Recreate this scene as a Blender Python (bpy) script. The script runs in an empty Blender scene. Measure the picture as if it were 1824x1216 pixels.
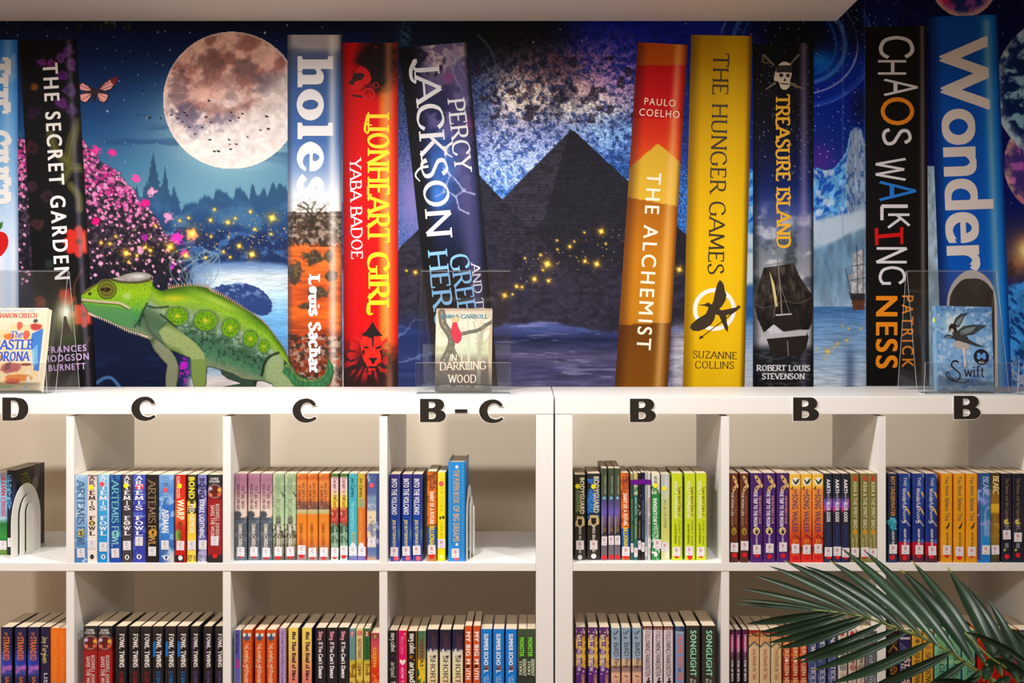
import bpy, bmesh, math, random
import numpy as np

# ---------------------------------------------------------------- camera, world, lights, exposure
SC = bpy.context.scene
COL = SC.collection
F, CX, CY = 2019.0, 947.0, 575.0          # focal length and principal point, in pixels of the 1824 x 1216 frame
DF, DEPTH, GAP = 2.553, 0.39, 0.235        # camera to bookcase front, bookcase depth, gap to the wall
DW = DF + DEPTH + GAP                     # camera to wall
CAMZ = 1.6357
YF = DF - DW                              # y of the bookcase front


def P(px, py, D):
    """point at distance D in front of the camera, on the ray through a photo pixel"""
    return ((px - CX) * D / F, D - DW, CAMZ - (py - CY) * D / F)


def PX(px, D):
    return (px - CX) * D / F


def PZ(py, D):
    return CAMZ - (py - CY) * D / F


cam = bpy.data.cameras.new('camera')
cam.sensor_width = 36.0
cam.lens = F / 1824 * 36.0
cam.shift_x = -(CX - 912) / 1824
cam.shift_y = -(608 - CY) / 1824
cam_ob = bpy.data.objects.new('camera', cam)
cam_ob.location = (0, -DW, CAMZ)
cam_ob.rotation_euler = (math.radians(90), 0, 0)
COL.objects.link(cam_ob)
SC.camera = cam_ob

world = bpy.data.worlds.new('world')
SC.world = world
world.use_nodes = True
world.node_tree.nodes['Background'].inputs[0].default_value = (1.0, 0.93, 0.85, 1)
world.node_tree.nodes['Background'].inputs[1].default_value = 0.25

SC.view_settings.view_transform = 'Standard'
SC.view_settings.look = 'None'
SC.view_settings.gamma = 1.0
SC.view_settings.use_curve_mapping = False
SC.view_settings.exposure = -0.04


def lamp(name, kind, loc, energy, color, aim=None, **kw):
    l = bpy.data.lights.new(name, kind)
    l.energy = energy
    l.color = color
    for k, v in kw.items():
        setattr(l, k, v)
    o = bpy.data.objects.new(name, l)
    o.location = loc
    if aim:
        d = [a - b for a, b in zip(aim, loc)]
        from mathutils import Vector
        o.rotation_euler = Vector(d).to_track_quat('-Z', 'Y').to_euler()
    COL.objects.link(o)
    return o


WARM = (1.0, 0.98, 0.95)
# recessed downlights in the lowered ceiling
for x, e in ((-1.55, 52), (-0.95, 55), (-0.3, 72), (0.42, 52)):
    lamp('downlight', 'SPOT', (x, -1.15, 2.40), e * .62, WARM, (x, -0.5, 0.7), spot_size=math.radians(150), spot_blend=0.7, shadow_soft_size=0.035)
# ceiling panel lamps in the middle of the room
for x, e in ((-2.1, 28), (-0.4, 38), (1.5, 15)):
    lamp('ceiling_panel_lamp', 'AREA', (x, -3.45, 2.66), e, (1.0, 0.97, 0.92), (x, -3.2, 0), shape='RECTANGLE', size=0.9, size_y=0.5)

# ---------------------------------------------------------------- small tools
def lin(c):
    c = np.asarray(c, dtype=np.float64) / 255.0
    return np.where(c <= 0.04045, c / 12.92, ((np.clip(c, 0, None) + 0.055) / 1.055) ** 2.4)


MATS = {}


def mat(rgb, rough=0.5, spec=0.4, noise=0.03, scale=40.0, metal=0.0, bump=0.0, name=None):
    """procedural paint: a colour with a little noise in it"""
    key = (tuple(rgb), rough, spec, noise, scale, metal, bump, name)
    if key in MATS:
        return MATS[key]
    m = bpy.data.materials.new(name or 'paint_%d_%d_%d' % tuple(int(v) for v in rgb))
    m.use_nodes = True
    nt = m.node_tree
    b = nt.nodes['Principled BSDF']
    b.inputs['Roughness'].default_value = rough
    b.inputs['Specular IOR Level'].default_value = spec
    b.inputs['Metallic'].default_value = metal
    c = lin(rgb)
    tc = nt.nodes.new('ShaderNodeTexCoord')
    nz = nt.nodes.new('ShaderNodeTexNoise')
    nz.inputs['Scale'].default_value = scale
    nt.links.new(tc.outputs['Object'], nz.inputs['Vector'])
    mx = nt.nodes.new('ShaderNodeMix')
    mx.data_type = 'RGBA'
    mx.inputs['A'].default_value = (*np.clip(c * (1 - noise), 0, 1), 1)
    mx.inputs['B'].default_value = (*np.clip(c * (1 + noise), 0, 1), 1)
    nt.links.new(nz.outputs['Fac'], mx.inputs['Factor'])
    nt.links.new(mx.outputs['Result'], b.inputs['Base Color'])
    if bump:
        bp = nt.nodes.new('ShaderNodeBump')
        bp.inputs['Strength'].default_value = bump
        bp.inputs['Distance'].default_value = 0.002
        nt.links.new(nz.outputs['Fac'], bp.inputs['Height'])
        nt.links.new(bp.outputs['Normal'], b.inputs['Normal'])
    MATS[key] = m
    return m


def vc_mat(name, rough, spec):
    """print whose inks are stored in the mesh's colour attribute"""
    m = bpy.data.materials.new(name)
    m.use_nodes = True
    nt = m.node_tree
    b = nt.nodes['Principled BSDF']
    b.inputs['Roughness'].default_value = rough
    b.inputs['Specular IOR Level'].default_value = spec
    at = nt.nodes.new('ShaderNodeAttribute')
    at.attribute_name = 'Col'
    nt.links.new(at.outputs['Color'], b.inputs['Base Color'])
    return m


VINYL = vc_mat('printed_vinyl', 0.55, 0.1)
CARD = vc_mat('printed_card', 0.3, 0.4)


def pages_mat():
    m = bpy.data.materials.new('page_edges')
    m.use_nodes = True
    nt = m.node_tree
    b = nt.nodes['Principled BSDF']
    b.inputs['Roughness'].default_value = 0.85
    b.inputs['Specular IOR Level'].default_value = 0.1
    tc = nt.nodes.new('ShaderNodeTexCoord')
    w = nt.nodes.new('ShaderNodeTexWave')
    w.bands_direction = 'X'
    w.inputs['Scale'].default_value = 420
    w.inputs['Distortion'].default_value = 1.5
    nt.links.new(tc.outputs['Object'], w.inputs['Vector'])
    r = nt.nodes.new('ShaderNodeValToRGB')
    r.color_ramp.elements[0].color = (*lin((196, 172, 138)), 1)
    r.color_ramp.elements[1].color = (*lin((240, 226, 202)), 1)
    nt.links.new(w.outputs['Fac'], r.inputs['Fac'])
    nt.links.new(r.outputs['Color'], b.inputs['Base Color'])
    return m


PAGES = pages_mat()


def link(name, me, parent=None, m=None):
    o = bpy.data.objects.new(name, me)
    COL.objects.link(o)
    if m is not None and not me.materials:
        me.materials.append(m)
    if parent is not None:
        o.parent = parent
    return o


def tag(o, label=None, category=None, group=None, kind=None):
    if label:
        o['label'] = label
    if category:
        o['category'] = category
    if group:
        o['group'] = group
    if kind:
        o['kind'] = kind
    return o


def thing(name, label, category, loc=(0, 0, 0), rotz=0.0, group=None):
    o = bpy.data.objects.new(name, None)
    o.empty_display_size = 0.05
    COL.objects.link(o)
    o.location = loc
    o.rotation_euler = (0, 0, rotz)
    return tag(o, label, category, group)


def pyd(name, verts, faces, m, parent=None, smooth=False):
    me = bpy.data.meshes.new(name)
    me.from_pydata([tuple(v) for v in verts], [], [tuple(f) for f in faces])
    me.materials.append(m)
    if smooth:
        me.polygons.foreach_set('use_smooth', [True] * len(me.polygons))
    me.update()
    return link(name, me, parent)


def box_geo(x0, x1, y0, y1, z0, z1):
    v = [(x0, y0, z0), (x1, y0, z0), (x1, y1, z0), (x0, y1, z0), (x0, y0, z1), (x1, y0, z1), (x1, y1, z1), (x0, y1, z1)]
    f = [(0, 3, 2, 1), (4, 5, 6, 7), (0, 1, 5, 4), (1, 2, 6, 5), (2, 3, 7, 6), (3, 0, 4, 7)]
    return v, f


def box(name, x0, x1, y0, y1, z0, z1, m, parent=None, bevel=0.0, seg=2):
    bm = bmesh.new()
    v, f = box_geo(x0, x1, y0, y1, z0, z1)
    vs = [bm.verts.new(p) for p in v]
    for q in f:
        bm.faces.new([vs[i] for i in q])
    if bevel:
        bmesh.ops.bevel(bm, geom=bm.edges[:], offset=bevel, segments=seg, affect='EDGES', profile=0.6)
    me = bpy.data.meshes.new(name)
    bm.to_mesh(me)
    bm.free()
    me.materials.append(m)
    return link(name, me, parent)


def grid_mesh(name, V, C, m, parent=None, mask=None):
    """V (rows, cols, 3) points, C (rows, cols, 3) sRGB inks; mask (rows-1, cols-1) keeps faces"""
    r, c = V.shape[:2]
    idx = np.arange(r * c).reshape(r, c)
    q = np.stack([idx[:-1, :-1], idx[1:, :-1], idx[1:, 1:], idx[:-1, 1:]], -1).reshape(-1, 4)
    if mask is not None:
        q = q[mask.reshape(-1)]
    V = V.reshape(-1, 3)
    C = C.reshape(-1, 3)
    if mask is not None:
        used = np.unique(q)
        remap = np.full(len(V), -1, dtype=np.int64)
        remap[used] = np.arange(len(used))
        V, C, q = V[used], C[used], remap[q]
    me = bpy.data.meshes.new(name)
    n = len(q)
    me.vertices.add(len(V))
    me.vertices.foreach_set('co', V.astype(np.float32).ravel())
    me.loops.add(n * 4)
    me.loops.foreach_set('vertex_index', q.astype(np.int32).ravel())
    me.polygons.add(n)
    me.polygons.foreach_set('loop_start', np.arange(0, n * 4, 4, dtype=np.int32))
    me.update(calc_edges=True)
    a = me.color_attributes.new('Col', 'FLOAT_COLOR', 'POINT')
    rgba = np.ones((len(V), 4), dtype=np.float32)
    rgba[:, :3] = lin(np.clip(C, 0, 255))
    a.data.foreach_set('color', rgba.ravel())
    me.materials.append(m)
    return link(name, me, parent)


# ---------------------------------------------------------------- noise and paint in numpy
def _hash(ix, iy, seed):
    n = (ix.astype(np.int64) * 374761393 + iy.astype(np.int64) * 668265263 + seed * 974634777) & 0xffffffff
    n = ((n ^ (n >> 13)) * 1274126177) & 0xffffffff
    n = ((n ^ (n >> 15)) * 2246822519) & 0xffffffff
    return (n ^ (n >> 16)) / 4294967296.0


def vn(x, y, seed=0):
    ix, iy = np.floor(x), np.floor(y)
    fx, fy = x - ix, y - iy
    fx, fy = fx * fx * (3 - 2 * fx), fy * fy * (3 - 2 * fy)
    a, b = _hash(ix, iy, seed), _hash(ix + 1, iy, seed)
    c, d = _hash(ix, iy + 1, seed), _hash(ix + 1, iy + 1, seed)
    return (a * (1 - fx) + b * fx) * (1 - fy) + (c * (1 - fx) + d * fx) * fy


def fbm(x, y, octv=4, seed=0):
    s, t, k = 0, 0, 1.0
    for i in range(octv):
        s = s + k * vn(x * 2 ** i, y * 2 ** i, seed + 17 * i)
        t += k
        k *= 0.55
    return s / t


def worley(x, y, seed=0):
    """distance to the nearest cell point, and that cell's random number"""
    ix, iy = np.floor(x), np.floor(y)
    best = np.full(x.shape, 9.0)
    rid = np.zeros(x.shape)
    for dx in (-1, 0, 1):
        for dy in (-1, 0, 1):
            cx, cy = ix + dx, iy + dy
            d = np.hypot(cx + _hash(cx, cy, seed) - x, cy + _hash(cx, cy, seed + 5) - y)
            k = d < best
            best = np.where(k, d, best)
            rid = np.where(k, _hash(cx, cy, seed + 9), rid)
    return best, rid


def sm(a, b, x):
    t = np.clip((x - a) / (b - a), 0, 1)
    return t * t * (3 - 2 * t)


def mixc(img, col, a):
    a = np.clip(a, 0, 1)[..., None]
    return img * (1 - a) + np.asarray(col, dtype=np.float64) * a


def ramp(t, stops):
    xs = [s[0] for s in stops]
    return np.stack([np.interp(t, xs, [s[1][k] for s in stops]) for k in range(3)], -1)


def inpoly(X, Y, pts):
    ins = np.zeros(X.shape, dtype=bool)
    n = len(pts)
    for i in range(n):
        x1, y1 = pts[i]
        x2, y2 = pts[(i + 1) % n]
        if y1 == y2:
            continue
        c = ((y1 > Y) != (y2 > Y)) & (X < (x2 - x1) * (Y - y1) / (y2 - y1) + x1)
        ins ^= c
    return ins


def segdist(X, Y, a, b):
    ax, ay = a
    bx, by = b
    L = (bx - ax) ** 2 + (by - ay) ** 2 + 1e-9
    t = np.clip(((X - ax) * (bx - ax) + (Y - ay) * (by - ay)) / L, 0, 1)
    return np.hypot(X - ax - t * (bx - ax), Y - ay - t * (by - ay)), t


def pathdist(X, Y, pts):
    d = np.full(X.shape, 1e9)
    for a, b in zip(pts[:-1], pts[1:]):
        d = np.minimum(d, segdist(X, Y, a, b)[0])
    return d


def catmull(pts, n=8, closed=False):
    P_ = [np.array(p, dtype=float) for p in pts]
    out = []
    N = len(P_)
    rng = range(N) if closed else range(N - 1)
    for i in rng:
        p1, p2 = P_[i % N], P_[(i + 1) % N]
        p0 = P_[(i - 1) % N] if (closed or i > 0) else 2 * p1 - p2
        p3 = P_[(i + 2) % N] if (closed or i < N - 2) else 2 * p2 - p1
        for k in range(n):
            t = k / n
            out.append(0.5 * (2 * p1 + (p2 - p0) * t + (2 * p0 - 5 * p1 + 4 * p2 - p3) * t ** 2 + (3 * p1 - p0 - 3 * p2 + p3) * t ** 3))
    if not closed:
        out.append(P_[-1])
    return [tuple(p) for p in out]


# ---------------------------------------------------------------- lettering
# pen-stroke alphabet.  l/L/M/N straight strokes (serifs: none, both, start, end), T/U strokes with end ticks, c curve, o closed ellipse
GL = {
 'A': (.9, 'M 0,0 .45,1|M .9,0 .45,1|l .17,.34 .73,.34'),
 'B': (.76, 'L .13,0 .13,1|c .13,.98 .42,.98 .6,.88 .6,.63 .42,.53 .13,.53|c .13,.52 .46,.52 .7,.4 .7,.12 .48,.02 .13,.02'),
 'C': (.86, 'c .8,.78 .66,.95 .45,1 .17,.87 .06,.5 .17,.13 .45,0 .68,.05 .82,.24'),
 'D': (.92, 'L .13,0 .13,1|c .13,.98 .42,.98 .74,.83 .85,.5 .74,.17 .42,.02 .13,.02'),
 'E': (.7, 'L .13,0 .13,1|T .13,.98 .6,.98|l .13,.52 .5,.52|T .13,.02 .64,.02'),
 'F': (.66, 'L .13,0 .13,1|T .13,.98 .6,.98|l .13,.5 .5,.5'),
 'G': (.92, 'c .8,.78 .66,.95 .45,1 .17,.87 .06,.5 .17,.13 .45,0 .66,.02 .8,.12|M .8,.44 .8,.06'),
 'H': (.92, 'L .13,0 .13,1|L .79,0 .79,1|l .13,.52 .79,.52'),
 'I': (.28, 'L .14,0 .14,1'),
 'J': (.5, 'M .36,1 .36,.22|c .36,.26 .33,.06 .18,-.03 .06,.02 .04,.14'),
 'K': (.82, 'L .13,0 .13,1|N .15,.42 .68,1|N .32,.58 .78,0'),
 'L': (.68, 'L .13,0 .13,1|T .13,.02 .64,.02'),
 'M': (1.04, 'M .1,0 .16,1|l .16,1 .52,.12|l .52,.12 .88,1|M .94,0 .88,1'),
 'N': (.92, 'M .12,0 .12,1|l .12,1 .8,0|N .8,0 .8,1'),
 'O': (.96, 'o .48,.5 .42,.5'),
 'P': (.72, 'L .13,0 .13,1|c .13,.98 .42,.98 .64,.88 .64,.58 .42,.46 .13,.46'),
 'Q': (.96, 'o .48,.5 .42,.5|l .5,.22 .88,-.14'),
 'R': (.82, 'L .13,0 .13,1|c .13,.98 .42,.98 .62,.88 .62,.6 .42,.48 .13,.48|N .38,.48 .8,0'),
 'S': (.66, 'c .56,.8 .46,.96 .32,1 .12,.9 .12,.68 .34,.52 .56,.36 .58,.12 .34,0 .14,.05 .06,.22'),
 'T': (.8, 'M .4,0 .4,1|U .02,.98 .78,.98'),
 'U': (.9, 'N .13,.34 .13,1|c .13,.36 .17,.1 .43,0 .7,.1 .74,.36|N .74,.34 .74,1'),
 'V': (.86, 'N .43,0 .03,1|N .43,0 .83,1'),
 'W': (1.2, 'N .32,0 .03,1|l .32,0 .6,.95|l .88,0 .6,.95|N .88,0 1.17,1'),
 'X': (.84, 'L .04,0 .78,1|L .8,0 .06,1'),
 'Y': (.82, 'M .41,0 .41,.48|N .41,.46 .03,1|N .41,.46 .79,1'),
 'Z': (.74, 'T .66,.98 .08,.98|l .66,.98 .06,.02|T .06,.02 .68,.02'),
 'a': (.6, 'c .1,.56 .26,.68 .42,.6 .46,.4 .46,.1 .56,.02|c .46,.4 .2,.36 .06,.18 .18,0 .36,.06 .46,.2'),
 'b': (.64, 'N .12,.02 .12,1.02|c .12,.5 .3,.68 .54,.56 .58,.33 .52,.08 .3,0 .12,.14'),
 'c': (.54, 'c .5,.54 .3,.68 .1,.54 .05,.33 .12,.1 .3,0 .52,.12'),
 'd': (.66, 'L .54,.02 .54,1.02|c .54,.5 .36,.68 .12,.56 .06,.33 .12,.08 .34,0 .54,.14'),
 'e': (.58, 'c .08,.36 .3,.36 .52,.38 .46,.62 .28,.68 .1,.56 .05,.33 .12,.1 .3,0 .52,.12'),
 'f': (.42, 'c .44,.94 .3,1.04 .2,.9 .18,.6 .18,.02|M .18,.02 .18,.4|l .02,.62 .38,.62'),
 'g': (.6, 'o .28,.44 .22,.22|c .5,.64 .52,.3 .52,-.1 .36,-.3 .1,-.22'),
 'h': (.68, 'L .13,0 .13,1.02|c .13,.46 .3,.68 .5,.6 .55,.4 .55,.2|M .55,0 .55,.3'),
 'i': (.28, 'L .14,0 .14,.64|l .14,.82 .14,.94'),
 'j': (.28, 'N .16,-.1 .16,.64|c .16,-.05 .1,-.26 -.04,-.22|l .16,.82 .16,.94'),
 'k': (.62, 'L .13,0 .13,1.02|N .15,.28 .5,.64|N .26,.4 .58,0'),
 'l': (.28, 'L .14,0 .14,1.02'),
 'm': (.98, 'L .13,0 .13,.64|c .13,.46 .28,.68 .44,.6 .48,.4 .48,.2|M .48,0 .48,.3|c .48,.46 .64,.68 .8,.6 .84,.4 .84,.2|M .84,0 .84,.3'),
 'n': (.68, 'L .13,0 .13,.64|c .13,.46 .3,.68 .5,.6 .55,.4 .55,.2|M .55,0 .55,.3'),
 'o': (.64, 'o .32,.33 .26,.34'),
 'p': (.64, 'L .12,-.3 .12,.64|c .12,.5 .3,.68 .54,.56 .58,.33 .52,.08 .3,0 .12,.14'),
 'q': (.64, 'L .52,-.3 .52,.64|c .52,.5 .34,.68 .1,.56 .06,.33 .12,.08 .34,0 .52,.14'),
 'r': (.48, 'L .13,0 .13,.64|c .13,.42 .26,.66 .46,.6'),
 's': (.5, 'c .42,.52 .34,.66 .24,.67 .08,.6 .1,.45 .25,.35 .42,.26 .43,.08 .25,0 .1,.03 .05,.16'),
 't': (.42, 'c .18,.88 .18,.5 .18,.14 .28,0 .42,.06|l .02,.62 .38,.62'),
 'u': (.68, 'N .12,.3 .12,.64|c .12,.34 .14,.06 .32,0 .5,.12 .54,.3|L .54,.02 .54,.64'),
 'v': (.6, 'N .3,0 .04,.64|N .3,0 .56,.64'),
 'w': (.86, 'N .24,0 .03,.64|l .24,0 .43,.6|l .62,0 .43,.6|N .62,0 .83,.64'),
 'x': (.6, 'L .04,0 .54,.64|L .54,0 .06,.64'),
 'y': (.6, 'N .3,.02 .04,.64|N .56,.64 .2,-.3'),
 'z': (.54, 'l .06,.63 .48,.63|l .48,.63 .06,.02|l .06,.02 .5,.02'),
 '&': (.84, 'c .8,.4 .6,.05 .3,0 .1,.2 .3,.46 .56,.72 .44,.98 .26,.92 .24,.74 .5,.3 .8,0'),
 "'": (.2, 'l .1,.78 .1,1'), '.': (.24, 'l .12,0 .12,.1'), '-': (.4, 'l .05,.36 .35,.36'), '!': (.24, 'l .12,.3 .12,1|l .12,0 .12,.1'),
 ' ': (.38, ''),
}
STY = {  # thick, thin, serif half-length, letter gap
 'serif': (.15, .06, .09, .06), 'light': (.13, .06, .06, .08), 'serifb': (.22, .1, .11, .07), 'slab': (.3, .16, .16, .12),
 'hand': (.13, .12, 0, .06), 'gothic': (.21, .07, .12, .05), 'fat': (.34, .2, .1, .1), 'thin': (.08, .075, 0, .1)}


def stroke_text(s, sty):
    thick, thin, ser, gap = STY[sty]
    V, Q = [], []
    LAY = []
    cur = [0]

    def ribbon(pts, closed=False):
        cur[0] = (cur[0] + 1) % 14
        pts = [np.array(p) for p in pts]
        n = len(pts)
        if n < 2:
            return
        base = len(V)
        for i, p in enumerate(pts):
            if closed:
                d = pts[(i + 1) % n] - pts[i - 1]
            else:
                d = pts[min(i + 1, n - 1)] - pts[max(i - 1, 0)]
            L = np.hypot(*d) + 1e-9
            d = d / L
            a = math.atan2(d[1], d[0])
            w = thin + (thick - thin) * abs(math.sin(a - math.radians(15)))
            nrm = np.array((-d[1], d[0])) * w / 2
            V.append(p + nrm)
            V.append(p - nrm)
            LAY.extend((cur[0], cur[0]))
        for i in range(n if closed else n - 1):
            a, b = base + 2 * i, base + 2 * ((i + 1) % n)
            Q.append((a, a + 1, b + 1, b))

    def bar(cx, cy, hx, hy):
        b = len(V)
        cur[0] = (cur[0] + 1) % 14
        LAY.extend([cur[0]] * 4)
        for sx, sy in ((-1, -1), (1, -1), (1, 1), (-1, 1)):
            V.append(np.array((cx + sx * hx, cy + sy * hy)))
        Q.append((b, b + 1, b + 2, b + 3))

    x = 0.0
    for ch in s:
        w, spec = GL.get(ch, GL[' '])
        for st in spec.split('|'):
            if not st:
                continue
            k, *rest = st.split()
            if k == 'o':
                cx, cy = map(float, rest[0].split(','))
                rx, ry = map(float, rest[1].split(','))
                ribbon([(x + cx + (rx - thick * .35) * math.cos(t), cy + (ry - thin * .45) * math.sin(t)) for t in np.linspace(0, 2 * math.pi, 21)[:-1]], True)
                continue
            pts = [tuple(map(float, q.split(','))) for q in rest]
            pts = [(x + a, b) for a, b in pts]
            if k == 'c':
                ribbon(catmull(pts, 4))
            else:
                (ax, ay), (bx, by) = pts
                n = 2
                ribbon([(ax + (bx - ax) * t, ay + (by - ay) * t) for t in (0, .5, 1)])
                if ser:
                    for (qx, qy), flag in (((ax, ay), k in 'LM'), ((bx, by), k in 'LN')):
                        if flag:
                            inn = thin / 2 if qy < .3 else -thin / 2
                            bar(qx, qy + inn, thick / 2 + ser, thin / 2)
                    if k == 'T':
                        bar(bx, by + (.08 if by < .3 else -.08), thin / 2, .1)
                    if k == 'U':
                        bar(ax, ay - .08, thin / 2, .1)
                        bar(bx, by - .08, thin / 2, .1)
        x += w + gap
    return [(float(a[0]), float(a[1]), l) for a, l in zip(V, LAY)], Q


FONT_CU = bpy.data.curves.new('lettering', 'FONT')
FONT_OB = bpy.data.objects.new('lettering', FONT_CU)
TCACHE = {}


def text2d(s, font):
    """flat letters: cap height 1, x from 0 to 1, and a layer number that keeps overlapping strokes apart.
    font is a pen style or sans / medium / bold / black, with '+' for finer curves and ':1.3' for wider spacing"""
    key = (s, font)
    if key in TCACHE:
        return TCACHE[key]
    if font in STY:
        V, Q = stroke_text(s, font)
    else:
        base, _, sp = font.partition(':')
        FONT_CU.resolution_u = 8 if '+' in base else 2
        base = base.rstrip('+')
        FONT_CU.body = s
        k = {'sans': 0.0, 'medium': 0.02, 'bold': 0.04, 'black': 0.066}[base]
        FONT_CU.space_character = float(sp) if sp else 1.0 + k * 1.6
        me = bpy.data.meshes.new_from_object(FONT_OB)
        v0 = [(v.co.x / .685, v.co.y / .685) for v in me.vertices]
        q0 = [tuple(p.vertices) for p in me.polygons]
        bpy.data.meshes.remove(me)
        V, Q = [], []
        for l, (dx, dy) in enumerate([(0, 0)] if not k else [(-k, k * .4), (k, k * .4), (-k, -k * .4), (k, -k * .4)]):
            n = len(V)
            V += [(a + dx, b + dy, l) for a, b in v0]
            Q += [tuple(n + i for i in p) for p in q0]
    x0 = min(v[0] for v in V)
    x1 = max(v[0] for v in V)
    V = [((a - x0) / (x1 - x0), b, l * .00002) for a, b, l in V]
    TCACHE[key] = (V, Q)
    return V, Q


def nearer(p, e):
    return (p[0], p[1] - e, p[2])


def flat_text(name, parent, s, p0, p1, h, color, font, to3d, m=None, upfac=None):
    """letters whose baseline runs p0 -> p1 in a flat 2D frame (y down), cap height h"""
    V, Q = text2d(s, font)
    dx, dy = p1[0] - p0[0], p1[1] - p0[1]
    L = math.hypot(dx, dy)
    ux, uy = dy / L * h, -dx / L * h
    pts = [nearer(to3d(p0[0] + a * dx + b * ux, p0[1] + a * dy + b * uy), l) for a, b, l in V]
    return pyd(name, pts, Q, m or mat(color, 0.5, 0.12, 0.0), parent)


def flat_polys(name, parent, polys, color, to3d, m=None, rough=0.45):
    V, Q = [], []
    for i, pl in enumerate(polys):
        b = len(V)
        V += [nearer(to3d(x, y), (i % 6) * .00002) for x, y in pl]
        Q.append(tuple(range(b, b + len(pl)))[::-1])
    return pyd(name, V, Q, m or mat(color, rough, 0.12, 0.0), parent)


def disc(cx, cy, r, n=20, ry=None):
    return [(cx + r * math.cos(t), cy + (ry or r) * math.sin(t)) for t in np.linspace(0, 2 * math.pi, n + 1)[:-1]]


def thick_line(pts, w0, w1=None):
    """a polyline as one polygon, w0 at the start, w1 at the end"""
    w1 = w0 if w1 is None else w1
    a, b = [], []
    n = len(pts)
    for i, p in enumerate(pts):
        q0, q1 = pts[max(i - 1, 0)], pts[min(i + 1, n - 1)]
        dx, dy = q1[0] - q0[0], q1[1] - q0[1]
        L = math.hypot(dx, dy) + 1e-9
        w = (w0 + (w1 - w0) * i / max(n - 1, 1)) / 2
        a.append((p[0] - dy / L * w, p[1] + dx / L * w))
        b.append((p[0] + dy / L * w, p[1] - dx / L * w))
    return a + b[::-1]


def quads_line(pts, w0, w1=None):
    pl = thick_line(pts, w0, w1)
    n = len(pts)
    return [[pl[i], pl[i + 1], pl[2 * n - 2 - i], pl[2 * n - 1 - i]] for i in range(n - 1)]

# ---------------------------------------------------------------- the room
WHITE = mat((238, 236, 233), 0.35, 0.45, 0.008, 8.0, name='white_lacquer')
PAINT = mat((230, 216, 194), 0.7, 0.2, 0.015, 6.0, name='cream_wall_paint')
CEIL = mat((226, 218, 210), 0.8, 0.1, 0.01, 5.0, name='ceiling_paint')


def wood_mat():
    m = bpy.data.materials.new('floor_boards')
    m.use_nodes = True
    nt = m.node_tree
    b = nt.nodes['Principled BSDF']
    b.inputs['Roughness'].default_value = 0.45
    tc = nt.nodes.new('ShaderNodeTexCoord')
    br = nt.nodes.new('ShaderNodeTexBrick')
    br.inputs['Scale'].default_value = 1.0
    br.inputs['Brick Width'].default_value = 1.2
    br.inputs['Row Height'].default_value = 0.14
    br.inputs['Mortar Size'].default_value = 0.004
    br.inputs['Color1'].default_value = (*lin((128, 80, 40)), 1)
    br.inputs['Color2'].default_value = (*lin((112, 68, 34)), 1)
    br.inputs['Mortar'].default_value = (*lin((70, 48, 30)), 1)
    nt.links.new(tc.outputs['Object'], br.inputs['Vector'])
    nt.links.new(br.outputs['Color'], b.inputs['Base Color'])
    return m


def structure(name, *a, **k):
    return tag(box(name, *a, **k), kind='structure')


XL, XR, YB = -3.2, 3.2, -5.2
SOF_Z = PZ(38, DW)                        # underside of the lowered ceiling
SOF_X = PX(1489, DW)                      # its right-hand end
TOP_Z = 2.78
structure('floor', XL, XR, YB, 0, -0.1, 0, wood_mat())
structure('wall_back', XL, XR, 0, 0.1, 0, TOP_Z, PAINT)
structure('wall_left', XL - 0.1, XL, YB, 0.1, 0, TOP_Z, PAINT)
structure('wall_right', XR, XR + 0.1, YB, 0.1, 0, TOP_Z, PAINT)
structure('wall_front', XL, XR, YB - 0.1, YB, 0, TOP_Z, PAINT)
structure('ceiling', XL, XR, YB, 0.1, TOP_Z, TOP_Z + 0.1, CEIL)
structure('ceiling_lowered', XL, SOF_X, -1.6, -0.004, SOF_Z, TOP_Z - 0.001, CEIL)

# ---------------------------------------------------------------- the two bookcases
Z_TOP = 1.47
CELL, DIV, FR = 0.335, 0.018, 0.04
BW = 4 * CELL + 3 * DIV + 2 * FR
Z_SH = [Z_TOP - FR - CELL * (i + 1) - DIV * i for i in range(3)]      # tops of the three inner shelves
YBK = YF + DEPTH


def bookcase(x0, label):
    r = thing('bookcase', label, 'bookcase', (x0, YF, 0))
    B = 0.0012
    box('top_panel', 0, BW, 0, DEPTH, Z_TOP - FR, Z_TOP, WHITE, r, B)
    box('bottom_panel', 0, BW, 0, DEPTH, 0, FR, WHITE, r, B)
    box('side_panel', 0.0004, FR, 0.0006, DEPTH, FR, Z_TOP - FR - 0.0006, WHITE, r, B)
    box('side_panel', BW - FR, BW - 0.0004, 0.0006, DEPTH, FR, Z_TOP - FR - 0.0006, WHITE, r, B)
    for z in Z_SH:
        box('shelf_board', FR + 0.0003, BW - FR - 0.0003, 0.001, DEPTH, z - DIV, z, WHITE, r, 0.0006)
    zs = [Z_TOP - FR] + [z - DIV for z in Z_SH] + [FR]
    lo = Z_SH + [FR]
    for k in range(4):
        for i in range(1, 4):
            x = FR + i * CELL + (i - 1) * DIV
            top = Z_TOP - FR if k == 0 else Z_SH[k - 1] - DIV
            box('divider', x, x + DIV, 0.002, DEPTH, lo[k] + 0.0003, top - (0.0045 if k == 0 else 0.0003), WHITE, r, 0.0006)
    return r


XSEAM = PX(987.4, DF)
bookcase(XSEAM - BW - 0.0014, 'white open cube bookcase on the left, under the chameleon part of the mural')
bookcase(XSEAM + 0.0014, 'white open cube bookcase on the right, behind the palm fronds')


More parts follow.
